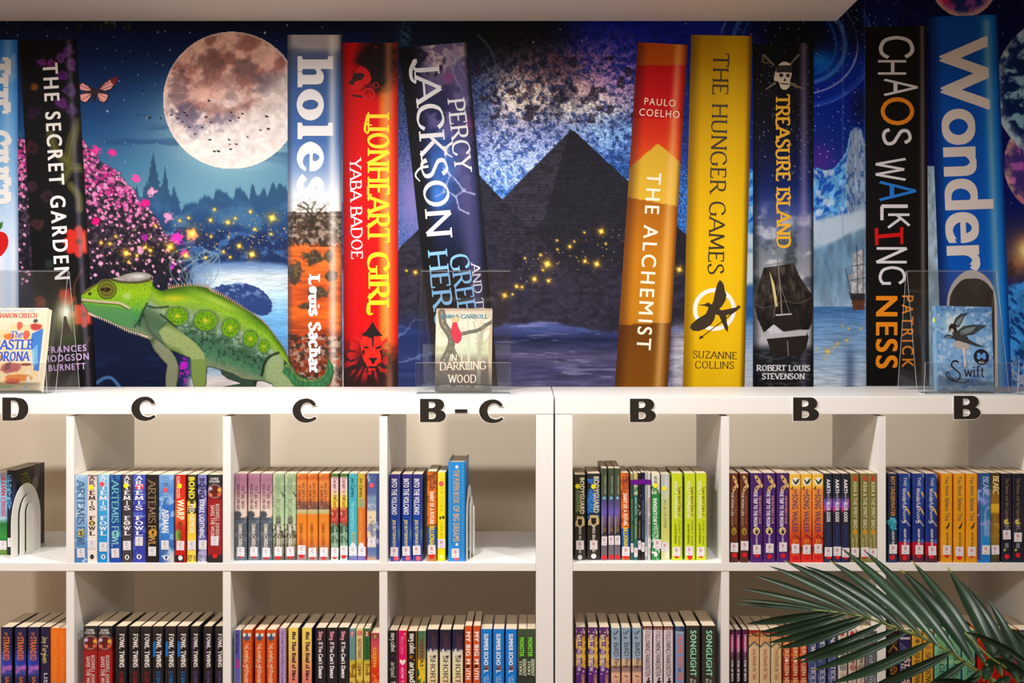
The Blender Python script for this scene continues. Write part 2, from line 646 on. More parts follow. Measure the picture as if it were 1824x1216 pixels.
# ---------------------------------------------------------------- black letters stuck on the top panels
def curve_mesh(name, loops, depth, off, m, parent):
    cu = bpy.data.curves.new(name, 'CURVE')
    cu.dimensions = '2D'
    cu.fill_mode = 'BOTH'
    cu.extrude = depth / 2
    cu.offset = off
    for lp in loops:
        sp = cu.splines.new('POLY')
        sp.points.add(len(lp) - 1)
        for q, (x, y) in zip(sp.points, lp):
            q.co = (x, y, 0, 1)
        sp.use_cyclic_u = True
    ob = bpy.data.objects.new(name, cu)
    me = bpy.data.meshes.new_from_object(ob)
    bpy.data.objects.remove(ob)
    bpy.data.curves.remove(cu)
    me.name = name
    me.materials.clear()
    me.materials.append(m)
    return link(name, me, parent)


def arc(cx, cy, rx, ry, a0, a1, n=14):
    return [(cx + rx * math.cos(math.radians(a)), cy + ry * math.sin(math.radians(a))) for a in np.linspace(a0, a1, n)]


L_B = [[(0, 0)] + [(.62, 0)] + arc(.7, .265, .3, .265, -80, 72) + arc(.67, .745, .265, .255, -63, 85) + [(.6, 1), (0, 1)],
       [(.34, .6)] + [(.34, .88)] + arc(.44, .74, .155, .14, 85, -85) + [],
       [(.34, .12)] + [(.34, .43)] + arc(.44, .275, .175, .155, 85, -85)]
L_C = [catmull([(.97, .72), (.9, .86), (.74, .97), (.53, 1), (.27, .93), (.07, .74), (0, .5), (.08, .24), (.28, .06), (.55, 0), (.8, .05), (1, .16)], 4)
       + [(.93, .25)] + catmull([(.93, .25), (.78, .17), (.62, .16), (.45, .24), (.36, .4), (.34, .55), (.4, .72), (.52, .82), (.63, .84), (.74, .8), (.83, .71)], 4)]
L_D = [[(0, 0), (.5, 0)] + catmull([(.5, 0), (.8, .07), (.96, .28), (1, .5), (.96, .73), (.8, .93), (.5, 1)], 5) + [(0, 1)],
       [(.33, .13), (.33, .87)] + catmull([(.45, .87), (.58, .78), (.64, .5), (.58, .22), (.45, .13)], 4)]
L_DASH = [[(0, 0), (1, 0), (1, 1), (0, 1)]]
INK = mat((34, 31, 28), 0.22, 0.5, 0.1, 30.0, name='black_gloss_vinyl')
RIM = mat((240, 238, 236), 0.5, 0.3, 0.0, name='white_sticker_rim')
BODY = 'black %s with white rim, on the shelf edge '
for loops, x0, x1, y0, y1, word, lab in (
        (L_D, 5, 51, 707.5, 748.5, 'letter D', 'below the castle book at left'),
        (L_C, 234.5, 278, 706, 749, 'letter C', "below the chameleon's front legs"),
        (L_C, 521.4, 564.5, 709.4, 752, 'letter C', 'below the desert book spine'),
        (L_B, 748.4, 794.2, 710, 751, 'letter B', 'left of the dash'),
        (L_DASH, 810.5, 832.5, 728.5, 735, 'dash', 'between B and C'),
        (L_C, 853.5, 897, 711, 753, 'letter C', 'right of the dash'),
        (L_B, 1122, 1168, 709.7, 751, 'letter B', 'below the orange and brown spine'),
        (L_B, 1412.5, 1458.5, 707.5, 749, 'letter B', 'below the ship spine'),
        (L_B, 1698.5, 1746, 704.5, 746, 'letter B', 'below the fairy book')):
    s = DF / F
    w, h = (x1 - x0) * s, (y1 - y0) * s
    lp = [[(a * w, b * h) for a, b in l] for l in loops]
    r = thing('shelf_dash' if word == 'dash' else 'shelf_letter', BODY % word + lab, 'sign', (PX(x0, DF), YF - 0.0011, PZ(y1, DF)), group='black signs along the shelf edge')
    a = curve_mesh('white_rim', lp, 0.001, 0.0017, RIM, r)
    b = curve_mesh('black_face', lp, 0.0006, 0.0, INK, r)
    a.rotation_euler = b.rotation_euler = (math.radians(90), 0, 0)
    b.location = (0, -0.0009, 0)

# ---------------------------------------------------------------- books on the shelves
def spine_paint(grad, marks, U, V, w, h, seed):
    """inks of a spine: gradient down the spine plus marks; w, h in millimetres"""
    C = ramp(V, grad)
    X, Y = U * w, V * h
    for mk in marks or ():
        k = mk[0]
        if k == 'rect':
            _, u0, u1, v0, v1, col = mk
            C = mixc(C, col, ((U >= u0) & (U <= u1) & (V >= v0) & (V <= v1)) * 1.0)
        elif k == 'ell':
            _, cu, cv, rx, ry, col = mk            # radii in mm
            d = np.hypot((X - cu * w) / rx, (Y - cv * h) / ry)
            C = mixc(C, col, 1 - sm(.8, 1.1, d))
        elif k == 'glow':
            _, cu, cv, rx, ry, col, a = mk
            d = np.hypot((X - cu * w) / rx, (Y - cv * h) / ry)
            C = mixc(C, col, a * np.exp(-d * d))
        elif k == 'speck':
            _, v0, v1, size, thr, col = mk
            n = fbm(X / size, Y / size, 3, seed)
            C = mixc(C, col, sm(thr - .04, thr + .04, n) * ((V >= v0) & (V <= v1)))
        elif k == 'below':
            _, v0, amp, size, col = mk
            n = v0 + amp * (fbm(X / size, Y * 0 + 3.3, 3, seed) - .5)
            C = mixc(C, col, sm(-.004, .004, V - n))
        elif k == 'line':
            _, pts, wd, col = mk                    # pts in (u, v)
            d = pathdist(X, Y, [(a * w, b * h) for a, b in pts])
            C = mixc(C, col, 1 - sm(wd * .35, wd * .65, d))
    return C


class Design:
    """one edition: its meshes are made once and shared by its copies"""

    def __init__(self, w, h, d, grad, marks, texts, side, seed, hard=False, decals=()):
        self.w, self.h, self.d = w, h, d
        t = 0.0024 if hard else 0.0007
        r = min(0.0022, w * .2)
        # outer profile, front board (right) -> spine -> back board (left)
        nu = max(7, int(w / .0017))
        us = np.linspace(0, 1, nu)
        prof = [(w / 2, d)] + [(w / 2, d * .5), (w / 2, r)] + [(w / 2 - r + r * math.cos(a), r - r * math.sin(a)) for a in (.5, 1.0)]
        sp = [((.5 - u) * (w - 2 * r), 0.0) for u in us]
        prof += sp + [(-p[0], p[1]) for p in prof[::-1]]
        nv = max(24, int(h / .0022))
        vs = np.linspace(0, 1, nv)
        PXs = np.array([p[0] for p in prof])
        PYs = np.array([p[1] for p in prof])
        V3 = np.zeros((nv, len(prof), 3))
        V3[..., 0] = PXs[None, :]
        V3[..., 1] = PYs[None, :]
        V3[..., 2] = ((1 - vs) * h)[:, None]
        U = np.clip(np.broadcast_to((PXs / w + .5)[None, :], (nv, len(prof))), 0, 1)
        Vv = np.broadcast_to(vs[:, None], U.shape)
        C = spine_paint(grad, marks, U, Vv, w * 1000, h * 1000, seed)
        sd = np.array(side, float)
        far = (PYs > r * 1.01)
        C[:, far] = sd
        # inner face of the boards, a little inside
        ip = [(w / 2 - t, d), (w / 2 - t, r), (-w / 2 + t, r), (-w / 2 + t, d)]
        me_o = grid_mesh('cover', V3, C, CARD)
        me = me_o.data
        bpy.data.objects.remove(me_o)
        bm = bmesh.new()
        bm.from_mesh(me)
        cl = bm.verts.layers.float_color['Col']
        ink = (*lin(sd), 1)

        def nvt(x, y, z, c=ink):
            q = bm.verts.new((x, y, z))
            q[cl] = c
            return q
        for z, up in ((h, 1), (0, 0)):
            o = [nvt(*prof[0], z), nvt(w / 2, r, z), nvt(w / 2 - r, 0, z, (*lin(C[0 if up else -1, nu // 2 + 5]), 1)), nvt(-w / 2 + r, 0, z, (*lin(C[0 if up else -1, nu // 2 + 5]), 1)), nvt(-w / 2, r, z), nvt(*prof[-1], z)]
            i = [nvt(*q, z) for q in ip]
            for f in ((o[0], o[1], i[1], i[0]), (o[1], o[2], i[1]), (o[2], o[3], i[2], i[1]), (o[3], o[4], i[2]), (o[4], o[5], i[3], i[2])):
                bm.faces.new(f)
        for s in (1, -1):
            a = [nvt(s * w / 2, d, 0), nvt(s * (w / 2 - t), d, 0), nvt(s * (w / 2 - t), d, h), nvt(s * w / 2, d, h)]
            bm.faces.new(a)
            b = [nvt(s * (w / 2 - t), r, 0), nvt(s * (w / 2 - t), d, 0), nvt(s * (w / 2 - t), d, h), nvt(s * (w / 2 - t), r, h)]
            bm.faces.new(b)
        bm.to_mesh(me)
        bm.free()
        me.name = 'cover'
        self.cover = me
        ov = 0.003 if hard else 0.0005
        v, f = box_geo(-w / 2 + t, w / 2 - t, r + .0002, d - max(ov, .001), ov, h - ov)
        self.pages = bpy.data.meshes.new('page_block')
        self.pages.from_pydata(v, [], f)
        self.pages.materials.append(PAGES)
        self.texts = []
        # lettering: (name, string, dy0, dy1, u baseline, cap as a share of the width, colour, font, way)
        k = self.k = h  # metres of height; v is a share of it

        def to3(x, y, e=0.00018):
            return ((x - .5) * w, -e, h - y)
        for nm, s, v0, v1, u, cap, col, font, way in texts:
            if way == 'stack':
                n = len(s)
                V, Q = [], []
                for q, ch in enumerate(s):
                    if ch == ' ':
                        continue
                    tv, tq = text2d(ch, font)
                    cell = (v1 - v0) * h / n
                    hh = cell * .78
                    ww = cap * w * (1.25 if ch in 'MW' else .35 if ch == 'I' else 1.0)
                    b = len(V)
                    V += [to3(u + (a - .5) * ww / w, v0 * h + cell * (q + .85) - bb * hh, .00018 + l) for a, bb, l in tv]
                    Q += [tuple(b + i for i in p) for p in tq]
                me2 = bpy.data.meshes.new(nm)
                me2.from_pydata(V, [], Q)
                me2.materials.append(mat(col, .4, .3, 0.0))
            else:
                tv, tq = text2d(s, font)
                V = []
                for a, b, l in tv:
                    if way == 'down':
                        V.append(to3(u + b * cap, (v0 + a * (v1 - v0)) * h, .00018 + l))
                    elif way == 'up':
                        V.append(to3(u - b * cap, (v1 - a * (v1 - v0)) * h, .00018 + l))
                    else:                       # across: u = left end, cap = width share, v0 top, v1 baseline
                        V.append(to3(u + a * cap, v1 * h - b * (v1 - v0) * h, .00018 + l))
                me2 = bpy.data.meshes.new(nm)
                me2.from_pydata(V, [], tq)
                me2.materials.append(mat(col, .4, .3, 0.0))
            self.texts.append(me2)
        # decals: (name, [polygons in (u, v)], colour)
        for nm, polys, col in decals:
            V, Q = [], []
            for pl in polys:
                b = len(V)
                V += [to3(a, q * h, .00012 + .00004 * (nm != 'emblem')) for a, q in pl]
                Q.append(tuple(range(b, b + len(pl)))[::-1])
            me2 = bpy.data.meshes.new(nm)
            me2.from_pydata(V, [], Q)
            me2.materials.append(mat(col, .4, .3, 0.0))
            self.texts.append(me2)


LABEL_M = mat((226, 222, 228), 0.45, 0.4, 0.01, name='white_label_paper')
DOT_M = {'r': mat((222, 28, 36), 0.4, 0.4, 0.0), 'y': mat((240, 232, 40), 0.4, 0.4, 0.0), 'p': mat((228, 84, 104), 0.4, 0.4, 0.0), 'v': mat((104, 14, 140), 0.3, 0.4, 0.0)}
LET_M = {'C': mat((70, 62, 66), 0.5, 0.3, 0.0), 'B': mat((196, 44, 70), 0.5, 0.3, 0.0)}
SHEET = {}


def shared(key, V, Q, m, nm):
    if key not in SHEET:
        me = bpy.data.meshes.new(nm)
        me.from_pydata(V, [], Q)
        me.materials.append(m)
        SHEET[key] = me
    return SHEET[key]


def label_mesh():
    e, a, b, t = .0006, .0086, .0104, .0001
    return shared('label', [(-a, -e, -b), (a, -e, -b), (a, -e, b), (-a, -e, b), (-a, -t, -b), (a, -t, -b), (a, -t, b), (-a, -t, b)],
                  [(0, 1, 2, 3), (0, 4, 5, 1), (3, 2, 6, 7), (0, 3, 7, 4), (1, 5, 6, 2)], LABEL_M, 'spine_label')


def label_letter(ch):
    tv, tq = text2d(ch, 'sans')
    V = [((a - .5) * .005, -.00068, -.0006 + b * .0072) for a, b, l in tv]
    q = [tuple(p) for p in tq]
    tv2, tq2 = text2d('Bar' if ch == 'B' else 'Col', 'sans')
    n = len(V)
    V += [((a - .5) * .0056, -.00068, -.0074 + b * .0022) for a, b, l in tv2]
    q += [tuple(n + i for i in p) for p in tq2]
    return shared('let' + ch, V, q, LET_M[ch], 'label_letter')


def dot_mesh(c):
    if c == 'v':
        return shared('dotv', [(-1, -.00052, -.0058), (1, -.00052, -.0058), (1, -.00052, .0058), (-1, -.00052, .0058)], [(0, 1, 2, 3)], DOT_M['v'], 'purple_tape')
    pts = disc(0, 0, .0056, 24)
    return shared('dot' + c, [(x, -.00054, z) for x, z in pts], [tuple(range(24))], DOT_M[c], 'dot_sticker')


RNG = random.Random(7)
BOOKS = []
ORD = {1: [''], 2: ['left of two ', 'right of two '], 3: ['left of three ', 'middle of three ', 'right of three ']}
SHELF = [Z_SH[0], Z_SH[1]]
CELLS = [(x0 + FR + i * (CELL + DIV), x0 + FR + i * (CELL + DIV) + CELL) for x0 in (XSEAM - BW - .0014, XSEAM + .0014) for i in range(4)]


def books(row, D, spans, top, look, where, grad, marks=(), texts=(), side=(40, 40, 44), label=None, dots=(), depth=.126, group=None, hard=False, decals=(), bot=None, lean=0.0, word='paperback', jit=1.0):
    """spans: pixel columns of each copy's spine, top: pixel row of the spine's top; label (letter, dy of its middle); dots (colour, u, dy)"""
    s = D / F
    zs = SHELF[row]
    h = PZ(top, D) - zs - .0006
    hp = h / s                                  # height in pixels
    ws = [(b - a) * s for a, b in spans]
    w = min(ws) if len(ws) > 1 else ws[0]
    tx = [(nm, st, y0 / hp, y1 / hp, u, c, col, f, way) for nm, st, y0, y1, u, c, col, f, way in texts]
    mk = []
    for m_ in marks:
        m_ = list(m_)
        if m_[0] == 'rect':
            m_[3] /= hp
            m_[4] /= hp
        elif m_[0] in ('ell', 'glow'):
            m_[2] /= hp
            m_[3] *= s * 1000
            m_[4] *= s * 1000
        elif m_[0] == 'speck':
            m_[1] /= hp
            m_[2] /= hp
            m_[3] *= s * 1000
        elif m_[0] == 'below':
            m_[1] /= hp
            m_[2] /= hp
            m_[3] *= s * 1000
        elif m_[0] == 'line':
            m_[1] = [(a, b / hp) for a, b in m_[1]]
            m_[2] *= s * 1000
        mk.append(tuple(m_))
    gr = [(y / hp, c) for y, c in grad]
    dc = [(nm, [[(a, b / hp) for a, b in pl] for pl in pls], col) for nm, pls, col in decals]
    de = Design(w, h, depth, gr, mk, tx, side, len(BOOKS) * 3 + 1, hard, dc)
    n = len(spans)
    for i, (a, b) in enumerate(spans):
        o = ORD[n][i] if n in ORD else ''
        lab = o + (look if not o else look.replace('paperback', 'paperbacks', 1))
        if len((lab + ' ' + where).split()) <= 16:
            lab += ', ' + where
        r = thing('hardback_book' if hard else word, lab, 'book', group=group)
        yy = RNG.uniform(-.0015, .0015) * jit
        xc = PX((a + b) / 2, D)
        for lo, hi in CELLS:
            if lo < xc < hi:
                xc = min(max(xc, lo + w / 2 + .0006), hi - w / 2 - .0006)
        r.location = (xc, D - DW + yy, zs + .0003 + abs(lean) * w / 2)
        r.rotation_euler = (0, lean, 0)
        link('cover', de.cover, r)
        link('page_block', de.pages, r)
        for m_ in de.texts:
            link(m_.name.split('.')[0], m_, r)
        for c, u, dy in dots:
            q = link('purple_tape' if c == 'v' else 'dot_sticker', dot_mesh(c), r)
            q.location = ((u - .5) * w + RNG.uniform(-.0006, .0006) * (c != 'v'), 0, max(.0066, h - (dy + RNG.uniform(-2, 2) * (c != 'v') * jit) * s))
            if c == 'v':
                q.scale = (w / 2 + .0002, 1, 1)
            elif w < .0115:
                q.scale = (w / .0115, 1, 1)
        if label:
            ch, dy = label[0], label[1]
            q = link('spine_label', label_mesh(), r)
            du = label[2] if len(label) > 2 else .5
            q.location = ((du - .5) * w, 0, h - (dy + RNG.uniform(-2.5, 2.5) * jit) * s)
            q.rotation_euler = (0, RNG.uniform(-.04, .04), 0)
            q.scale = (min(1.0, w * .92 / .0172), 1, 1)
            link('label_letter', label_letter(ch), q)
        BOOKS.append(r)
    return de


def G(*stops):
    return list(stops)


def solid(c):
    return [(0, c), (1, c)]


def T(s, y0, y1, u=.28, cap=.44, col=(240, 240, 240), font='bold', way='down', name='title'):
    return (name, s, y0, y1, u, cap, col, font, way)


def A(s, y0, y1, u=.3, cap=.4, col=(240, 240, 240), font='bold', way='down'):
    return ('author', s, y0, y1, u, cap, col, font, way)


def circ(cu, cy, ru, ry, n=18):
    return [(cu + ru * math.cos(t), cy + ry * math.sin(t)) for t in np.linspace(0, 2 * math.pi, n + 1)[:-1]]


def PUF(dy=148, col=(236, 236, 236)):
    """little oval publisher's mark near the foot"""
    return ('emblem', [circ(.5, dy, .2, 4.5)], col)


def BIRDM(dy=148, col=(20, 20, 20)):
    return ('emblem_mark', [[(.44, dy + 3), (.42, dy - 1), (.52, dy - 3.4), (.6, dy - 2), (.55, dy + 3)]], col)


DEEP = (24, 30, 60)
W_ = (236, 236, 238)

# ---- far left cell, spines set back from the edge
cA = 'beside the white bookend'
Da = .5432 * F / (990 - CY)
books(0, Da, [(-1, 12.5)], 837, 'blue and green paperback with red author name', 'cut by the left picture edge', G((0, (214, 190, 150)), (8, (150, 190, 225)), (78, (140, 180, 220)), (86, (170, 200, 220)), (95, (40, 120, 60)), (120, (60, 150, 70)), (125, (40, 110, 60)), (135, (120, 150, 60)), (153, (80, 130, 50))),
      texts=[A('GILLIAN CROSS', 5, 82, .3, .5, (205, 50, 60), 'serifb')], label=('C', 135), side=(90, 130, 110), depth=.155)
SIDE_A = books(0, Da, [(13.5, 28)], 837, 'black paperback with yellow words on its side', 'leaning on the white bookend', G((0, (30, 30, 38)), (60, (36, 50, 90)), (100, (26, 26, 34)), (153, (30, 28, 30))),
      texts=[T('CPORTROY', 8, 70, .26, .5, (110, 180, 235), 'black', 'stack'), ], side=(38, 35, 33), label=('C', 128), depth=.157)

# ---- second cell
D1 = 2.558
c1 = 'first cell from left with a letter C'
books(0, D1, [(131, 153.6)], 845, 'pale blue paperback with dark metallic title', 'against the panel under the first C', G((0, (150, 190, 225)), (20, (120, 165, 210)), (60, (150, 185, 225)), (100, (110, 155, 205)), (156, (70, 125, 190))), [('speck', 0, 156, 9, .62, (185, 210, 235)), ('ell', .5, 104, 6.5, 7.5, (225, 200, 60)), ('ell', .5, 104, 2, 4, (60, 60, 70))],
      [T('ARTEMIS', 8, 88, .2, .58, (66, 92, 128), 'serif'), T('FOWL', 92, 128, .2, .58, (66, 92, 128), 'serif')], (110, 150, 200), ('C', 139))
ST = lambda c, f='black': [T('ARTEMIS FOWL', 1, 109, .5, .62, c, 'serifb', 'stack')]
books(0, D1, [(155, 173)], 845, 'cream paperback with stacked dark letters', 'second under the first C', G((0, (200, 180, 178)), (20, (232, 214, 204)), (156, (238, 228, 218))), [('rect', 0, 1, 0, 2, (150, 130, 130)), ('ell', .5, 86, 5, 5.5, (214, 180, 90))], ST((60, 44, 40)), (235, 225, 215), ('C', 124), [('y', .42, 24)], decals=[PUF(146, (60, 50, 50))])
books(0, D1, [(174.4, 194)], 845, 'sky blue paperback with white stacked letters and pink dot', 'under the first C', G((0, (150, 205, 240)), (30, (70, 170, 225)), (100, (40, 150, 220)), (156, (30, 140, 215))), [('rect', .85, 1, 0, 156, (190, 215, 238))], ST(W_), (30, 40, 60), ('C', 126), [('p', .4, 16)], decals=[PUF(146), BIRDM(146, (40, 130, 210))])
books(0, D1, [(195.4, 215.6)], 845, 'navy blue paperback with turquoise upright title', 'under the first C', G((0, (24, 60, 120)), (80, (26, 76, 150)), (156, (32, 70, 170))), [('speck', 0, 156, 8, .64, (50, 110, 180)), ('ell', .52, 106, 7, 7.5, (120, 205, 200)), ('ell', .5, 106, 2, 5, (30, 60, 80))],
      [T('ARTEMIS', 8, 86, .2, .58, (120, 200, 205), 'serif'), T('FOWL', 91, 128, .2, .58, (150, 210, 215), 'serif')], (24, 50, 120), ('C', 137))
books(0, D1, [(216.6, 235.2)], 845, 'charcoal paperback with white stacked letters and yellow dot', 'under the first C', G((0, (84, 76, 92)), (30, (62, 54, 60)), (156, (74, 66, 72))), [('ell', .5, 85, 5, 5.5, (150, 140, 130))], ST(W_), (80, 74, 80), ('C', 128), [('y', .42, 21)], decals=[PUF(147), BIRDM(147)])
books(0, D1, [(236, 259)], 845, 'violet blue paperback with white stacked letters', 'under the first C', G((0, (70, 90, 190)), (60, (46, 52, 160)), (156, (60, 66, 170))), [('speck', 0, 156, 10, .62, (80, 100, 200)), ('rect', .2, .82, 17, 25, (226, 70, 96))], ST(W_), (50, 60, 150), ('C', 120), decals=[PUF(146), BIRDM(146, (50, 50, 150))])
books(0, D1, [(260, 282)], 845, 'black paperback with bronze title and gold roundel', 'under the first C', solid((36, 31, 28)), [('ell', .55, 104, 7.5, 8, (226, 165, 40)), ('ell', .55, 104, 2.5, 5, (60, 40, 10))],
      [T('ARTEMIS', 8, 86, .2, .58, (150, 120, 92), 'serif'), T('FOWL', 90, 127, .2, .58, (196, 150, 90), 'serif')], (34, 30, 28), ('C', 137))
books(0, D1, [(283, 309.6)], 845, 'blue cloudy paperback with white and navy title', 'left of the red one under the first C', G((0, (120, 170, 225)), (60, (50, 110, 200)), (100, (60, 130, 210)), (156, (40, 80, 160))), [('speck', 0, 156, 12, .6, (140, 185, 235)), ('glow', .9, 150, 12, 14, (225, 220, 215), .95)],
      [A('EOIN COLFER', 4, 54, .3, .36, (100, 130, 170), 'serif'), T('AIRMAN', 60, 104, .24, .42, (236, 240, 246), 'serifb')], (34, 60, 130), ('C', 124, .42), [('p', .46, 28)], decals=[PUF(147), BIRDM(147, (40, 80, 150))])
books(0, D1, [(311.6, 331.4)], 845, 'red paperback with white slanted title and yellow dot', 'under the first C', G((0, (196, 30, 26)), (40, (220, 50, 30)), (70, (240, 110, 40)), (95, (210, 40, 26)), (156, (196, 24, 26))), [('ell', .3, 108, 5, 12, (130, 170, 60)), ('rect', 0, .8, 143, 156, (40, 36, 40)), ('rect', .92, 1, 0, 156, (140, 20, 20))],
      [A('EOIN COLFER', 3, 42, .16, .3, (240, 225, 200), 'medium'), T('WARP', 44, 80, .22, .6, (244, 236, 205), 'black'), A('RELUCTANT', 84, 116, .3, .34, (60, 70, 40), 'bold')], (150, 20, 24), ('C', 127), [('y', .42, 20)], decals=[PUF(148)])
books(0, D1, [(333, 350)], 845, 'yellow and black paperback with dripping title', 'under the first C', G((0, (70, 66, 40)), (44, (50, 48, 40)), (50, (250, 214, 50)), (90, (236, 180, 40)), (110, (248, 206, 70)), (156, (248, 222, 90))), [('speck', 40, 70, 8, .56, (60, 54, 36)), ('rect', .93, 1, 0, 156, (40, 36, 30))],
      [A('BOND', 4, 43, .2, .58, (240, 220, 60), 'black'), T('RED NEMESIS', 52, 104, .26, .5, (252, 246, 220), 'bold'), A('KEY 10', 143, 154, .1, .8, (110, 90, 30), 'bold', 'across')], (60, 50, 30), ('C', 127))
books(0, D1, [(352, 369)], 845, 'lilac and navy paperback with white vertical title', 'under the first C', G((0, (130, 130, 200)), (44, (150, 150, 215)), (60, (80, 76, 150)), (110, (96, 92, 168)), (130, (150, 146, 206)), (156, (220, 214, 236))), [('speck', 0, 156, 10, .6, (60, 56, 130)), ('rect', .93, 1, 0, 156, (20, 20, 60))],
      [A('BOND', 6, 43, .2, .54, (60, 56, 84), 'black'), T('STRIKE LIGHTNING', 44, 112, .2, .5, (240, 240, 250), 'bold'), A('KEY 10', 143, 154, .1, .8, (90, 90, 140), 'bold', 'across')], (26, 24, 70), ('C', 123, .55))


def RED(w=1.0):
    return dict(grad=G((0, (46, 46, 50)), (19, (40, 38, 40)), (22, (120, 40, 36)), (42, (120, 30, 32)), (46, (158, 32, 34)), (130, (160, 34, 38)), (141, (150, 34, 36)), (144, (50, 46, 50)), (156, (40, 40, 46))),
                marks=[('ell', .5, 29, 12.2, 12.8, (232, 222, 214)), ('ell', .5, 29, 11.2, 11.8, (96, 34, 30)), ('ell', .2, 25, 3.5, 3, (190, 190, 225)), ('ell', .82, 27, 3.5, 3.5, (240, 170, 60)), ('ell', .2, 36, 3.5, 3, (225, 130, 110)), ('ell', .8, 35, 4, 3, (220, 90, 60))],
                texts=[A('CHRIS', 5, 9, .2, .56, (226, 222, 220), 'bold', 'across'), A('COLFER', 10, 14, .12, .72, (226, 222, 220), 'bold', 'across'), T('ROSWELL JOHNSON', 52, 118, .56, .26, (206, 190, 184), 'bold'), T('SAVES THE WORLD', 54, 118, .22, .26, (216, 200, 194), 'bold')], side=(36, 34, 38))


books(0, D1, [(370, 395.4)], 845, 'wide black and dark red paperback with round picture', 'last under the first C', label=('C', 118), dots=[('r', .5, 146)], **RED())

# ---- third cell
D2 = 2.583
books(0, D2, [(418, 440), (441.6, 463), (463.8, 484.8)], 843, 'mauve and slate paperback with woman skyline title', 'under the second C', G((0, (176, 126, 150)), (10, (160, 110, 136)), (24, (172, 122, 144)), (45, (206, 172, 170)), (66, (228, 208, 196)), (78, (226, 206, 196)), (80, (84, 94, 106)), (130, (96, 106, 118)), (153, (112, 118, 128))),
      [('ell', .2, 73, 8, 7, (74, 80, 90)), ('below', 80, 10, 9, (86, 96, 108)), ('speck', 84, 153, 9, .6, (110, 120, 132)), ('line', [(0, 80), (.6, 80), (1, 77)], 1.4, (60, 60, 66)), ('line', [(1, 34), (.7, 32)], 1.2, (70, 60, 66))],
      [T('THE GIRL WHO', 20, 62, .56, .24, (90, 66, 80), 'serif'), T('WALKED ON AIR', 18, 64, .18, .24, (90, 66, 80), 'serif'), A('EMMA CARROLL', 90, 138, .32, .3, (232, 216, 204), 'serifb')], (96, 90, 100), ('C', 138), [('r', .5, 147)], group='mauve and slate paperbacks')
books(0, D2, [(485.8, 505.6), (506.4, 527.6)], 843, 'pale green paperback with grey tree trunk', 'under the second C', G((0, (190, 196, 150)), (30, (180, 198, 160)), (60, (170, 200, 160)), (100, (190, 210, 170)), (130, (140, 130, 110)), (153, (110, 104, 96))),
      [('speck', 0, 60, 12, .58, (150, 178, 140)), ('line', [(.5, 80), (.45, 110), (.4, 130)], 9, (104, 104, 92)), ('line', [(1, 40), (.75, 34)], 2, (50, 54, 46)), ('speck', 90, 153, 8, .6, (90, 84, 76))],
      [T('IN DARKLING WOOD', 8, 84, .26, .4, (150, 160, 126), 'serif'), A('EMMA CARROLL', 90, 138, .34, .3, (238, 232, 220), 'serifb')], (60, 84, 64), ('C', 138), [('r', .5, 148)], group='pale green paperbacks')
books(0, D2, [(528, 547), (547.6, 566), (567, 587)], 843, 'orange paperback with brown pyramid band', 'under the second C', G((0, (216, 120, 50)), (8, (196, 96, 44)), (14, (222, 134, 62)), (48, (212, 120, 60)), (53, (120, 84, 80)), (63, (110, 78, 74)), (64.5, (200, 190, 140)), (71, (190, 180, 120)), (72.5, (226, 130, 40)), (110, (232, 140, 46)), (125, (220, 120, 50)), (140, (150, 130, 120)), (153, (140, 128, 124))),
      [('speck', 0, 60, 14, .6, (230, 146, 70)), ('speck', 48, 64, 6, .56, (150, 100, 84))],
      [T('SECRETS OF', 16, 58, .54, .24, (104, 50, 40), 'serif'), T('A SUN KING', 20, 60, .16, .24, (104, 50, 40), 'serif'), A('EMMA CARROLL', 88, 140, .3, .28, (140, 70, 40), 'serif')], (120, 70, 40), ('C', 138), [('r', .5, 148)], group='orange paperbacks with brown band')
books(0, D2, [(588.4, 604.8), (605.6, 620)], 843, 'jungle green and yellow paperback with red parrot', 'under the second C', G((0, (70, 110, 50)), (5, (90, 110, 60)), (8, (226, 190, 196)), (30, (232, 196, 190)), (45, (240, 214, 90)), (58, (240, 200, 80)), (66, (190, 80, 60)), (72, (226, 170, 160)), (84, (200, 70, 60)), (92, (60, 90, 70)), (118, (70, 110, 80)), (135, (150, 190, 170)), (153, (180, 210, 200))),
      [('speck', 60, 92, 7, .5, (190, 60, 56)), ('speck', 88, 140, 6, .55, (130, 170, 140)), ('rect', .9, 1, 0, 153, (30, 44, 34))],
      [T('Escape to the', 8, 46, .34, .42, (90, 60, 70), 'light'), T('River Sea', 44, 76, .3, .5, (150, 70, 40), 'light'), A('Emma Carroll', 94, 130, .4, .32, (220, 230, 220), 'light')], (36, 50, 40), ('C', 138), [('r', .5, 148)], group='jungle paperbacks')
books(0, D2, [(620.8, 636.4)], 843, 'turquoise paperback with dark handwritten name', 'near the right panel under the second C', G((0, (70, 170, 186)), (115, (60, 180, 200)), (140, (60, 160, 190)), (148, (120, 120, 180)), (153, (100, 96, 160))), [('ell', .5, 130, 5, 8, (226, 226, 232))],
      [A('Jen Carney', 7, 42, .3, .4, (40, 50, 60), 'hand'), T('The Accidental Diary of', 50, 106, .3, .36, (170, 232, 236), 'hand'), T('B.U.G.', 106, 124, .3, .5, (210, 180, 60), 'bold')], (40, 100, 120), ('C', 139))
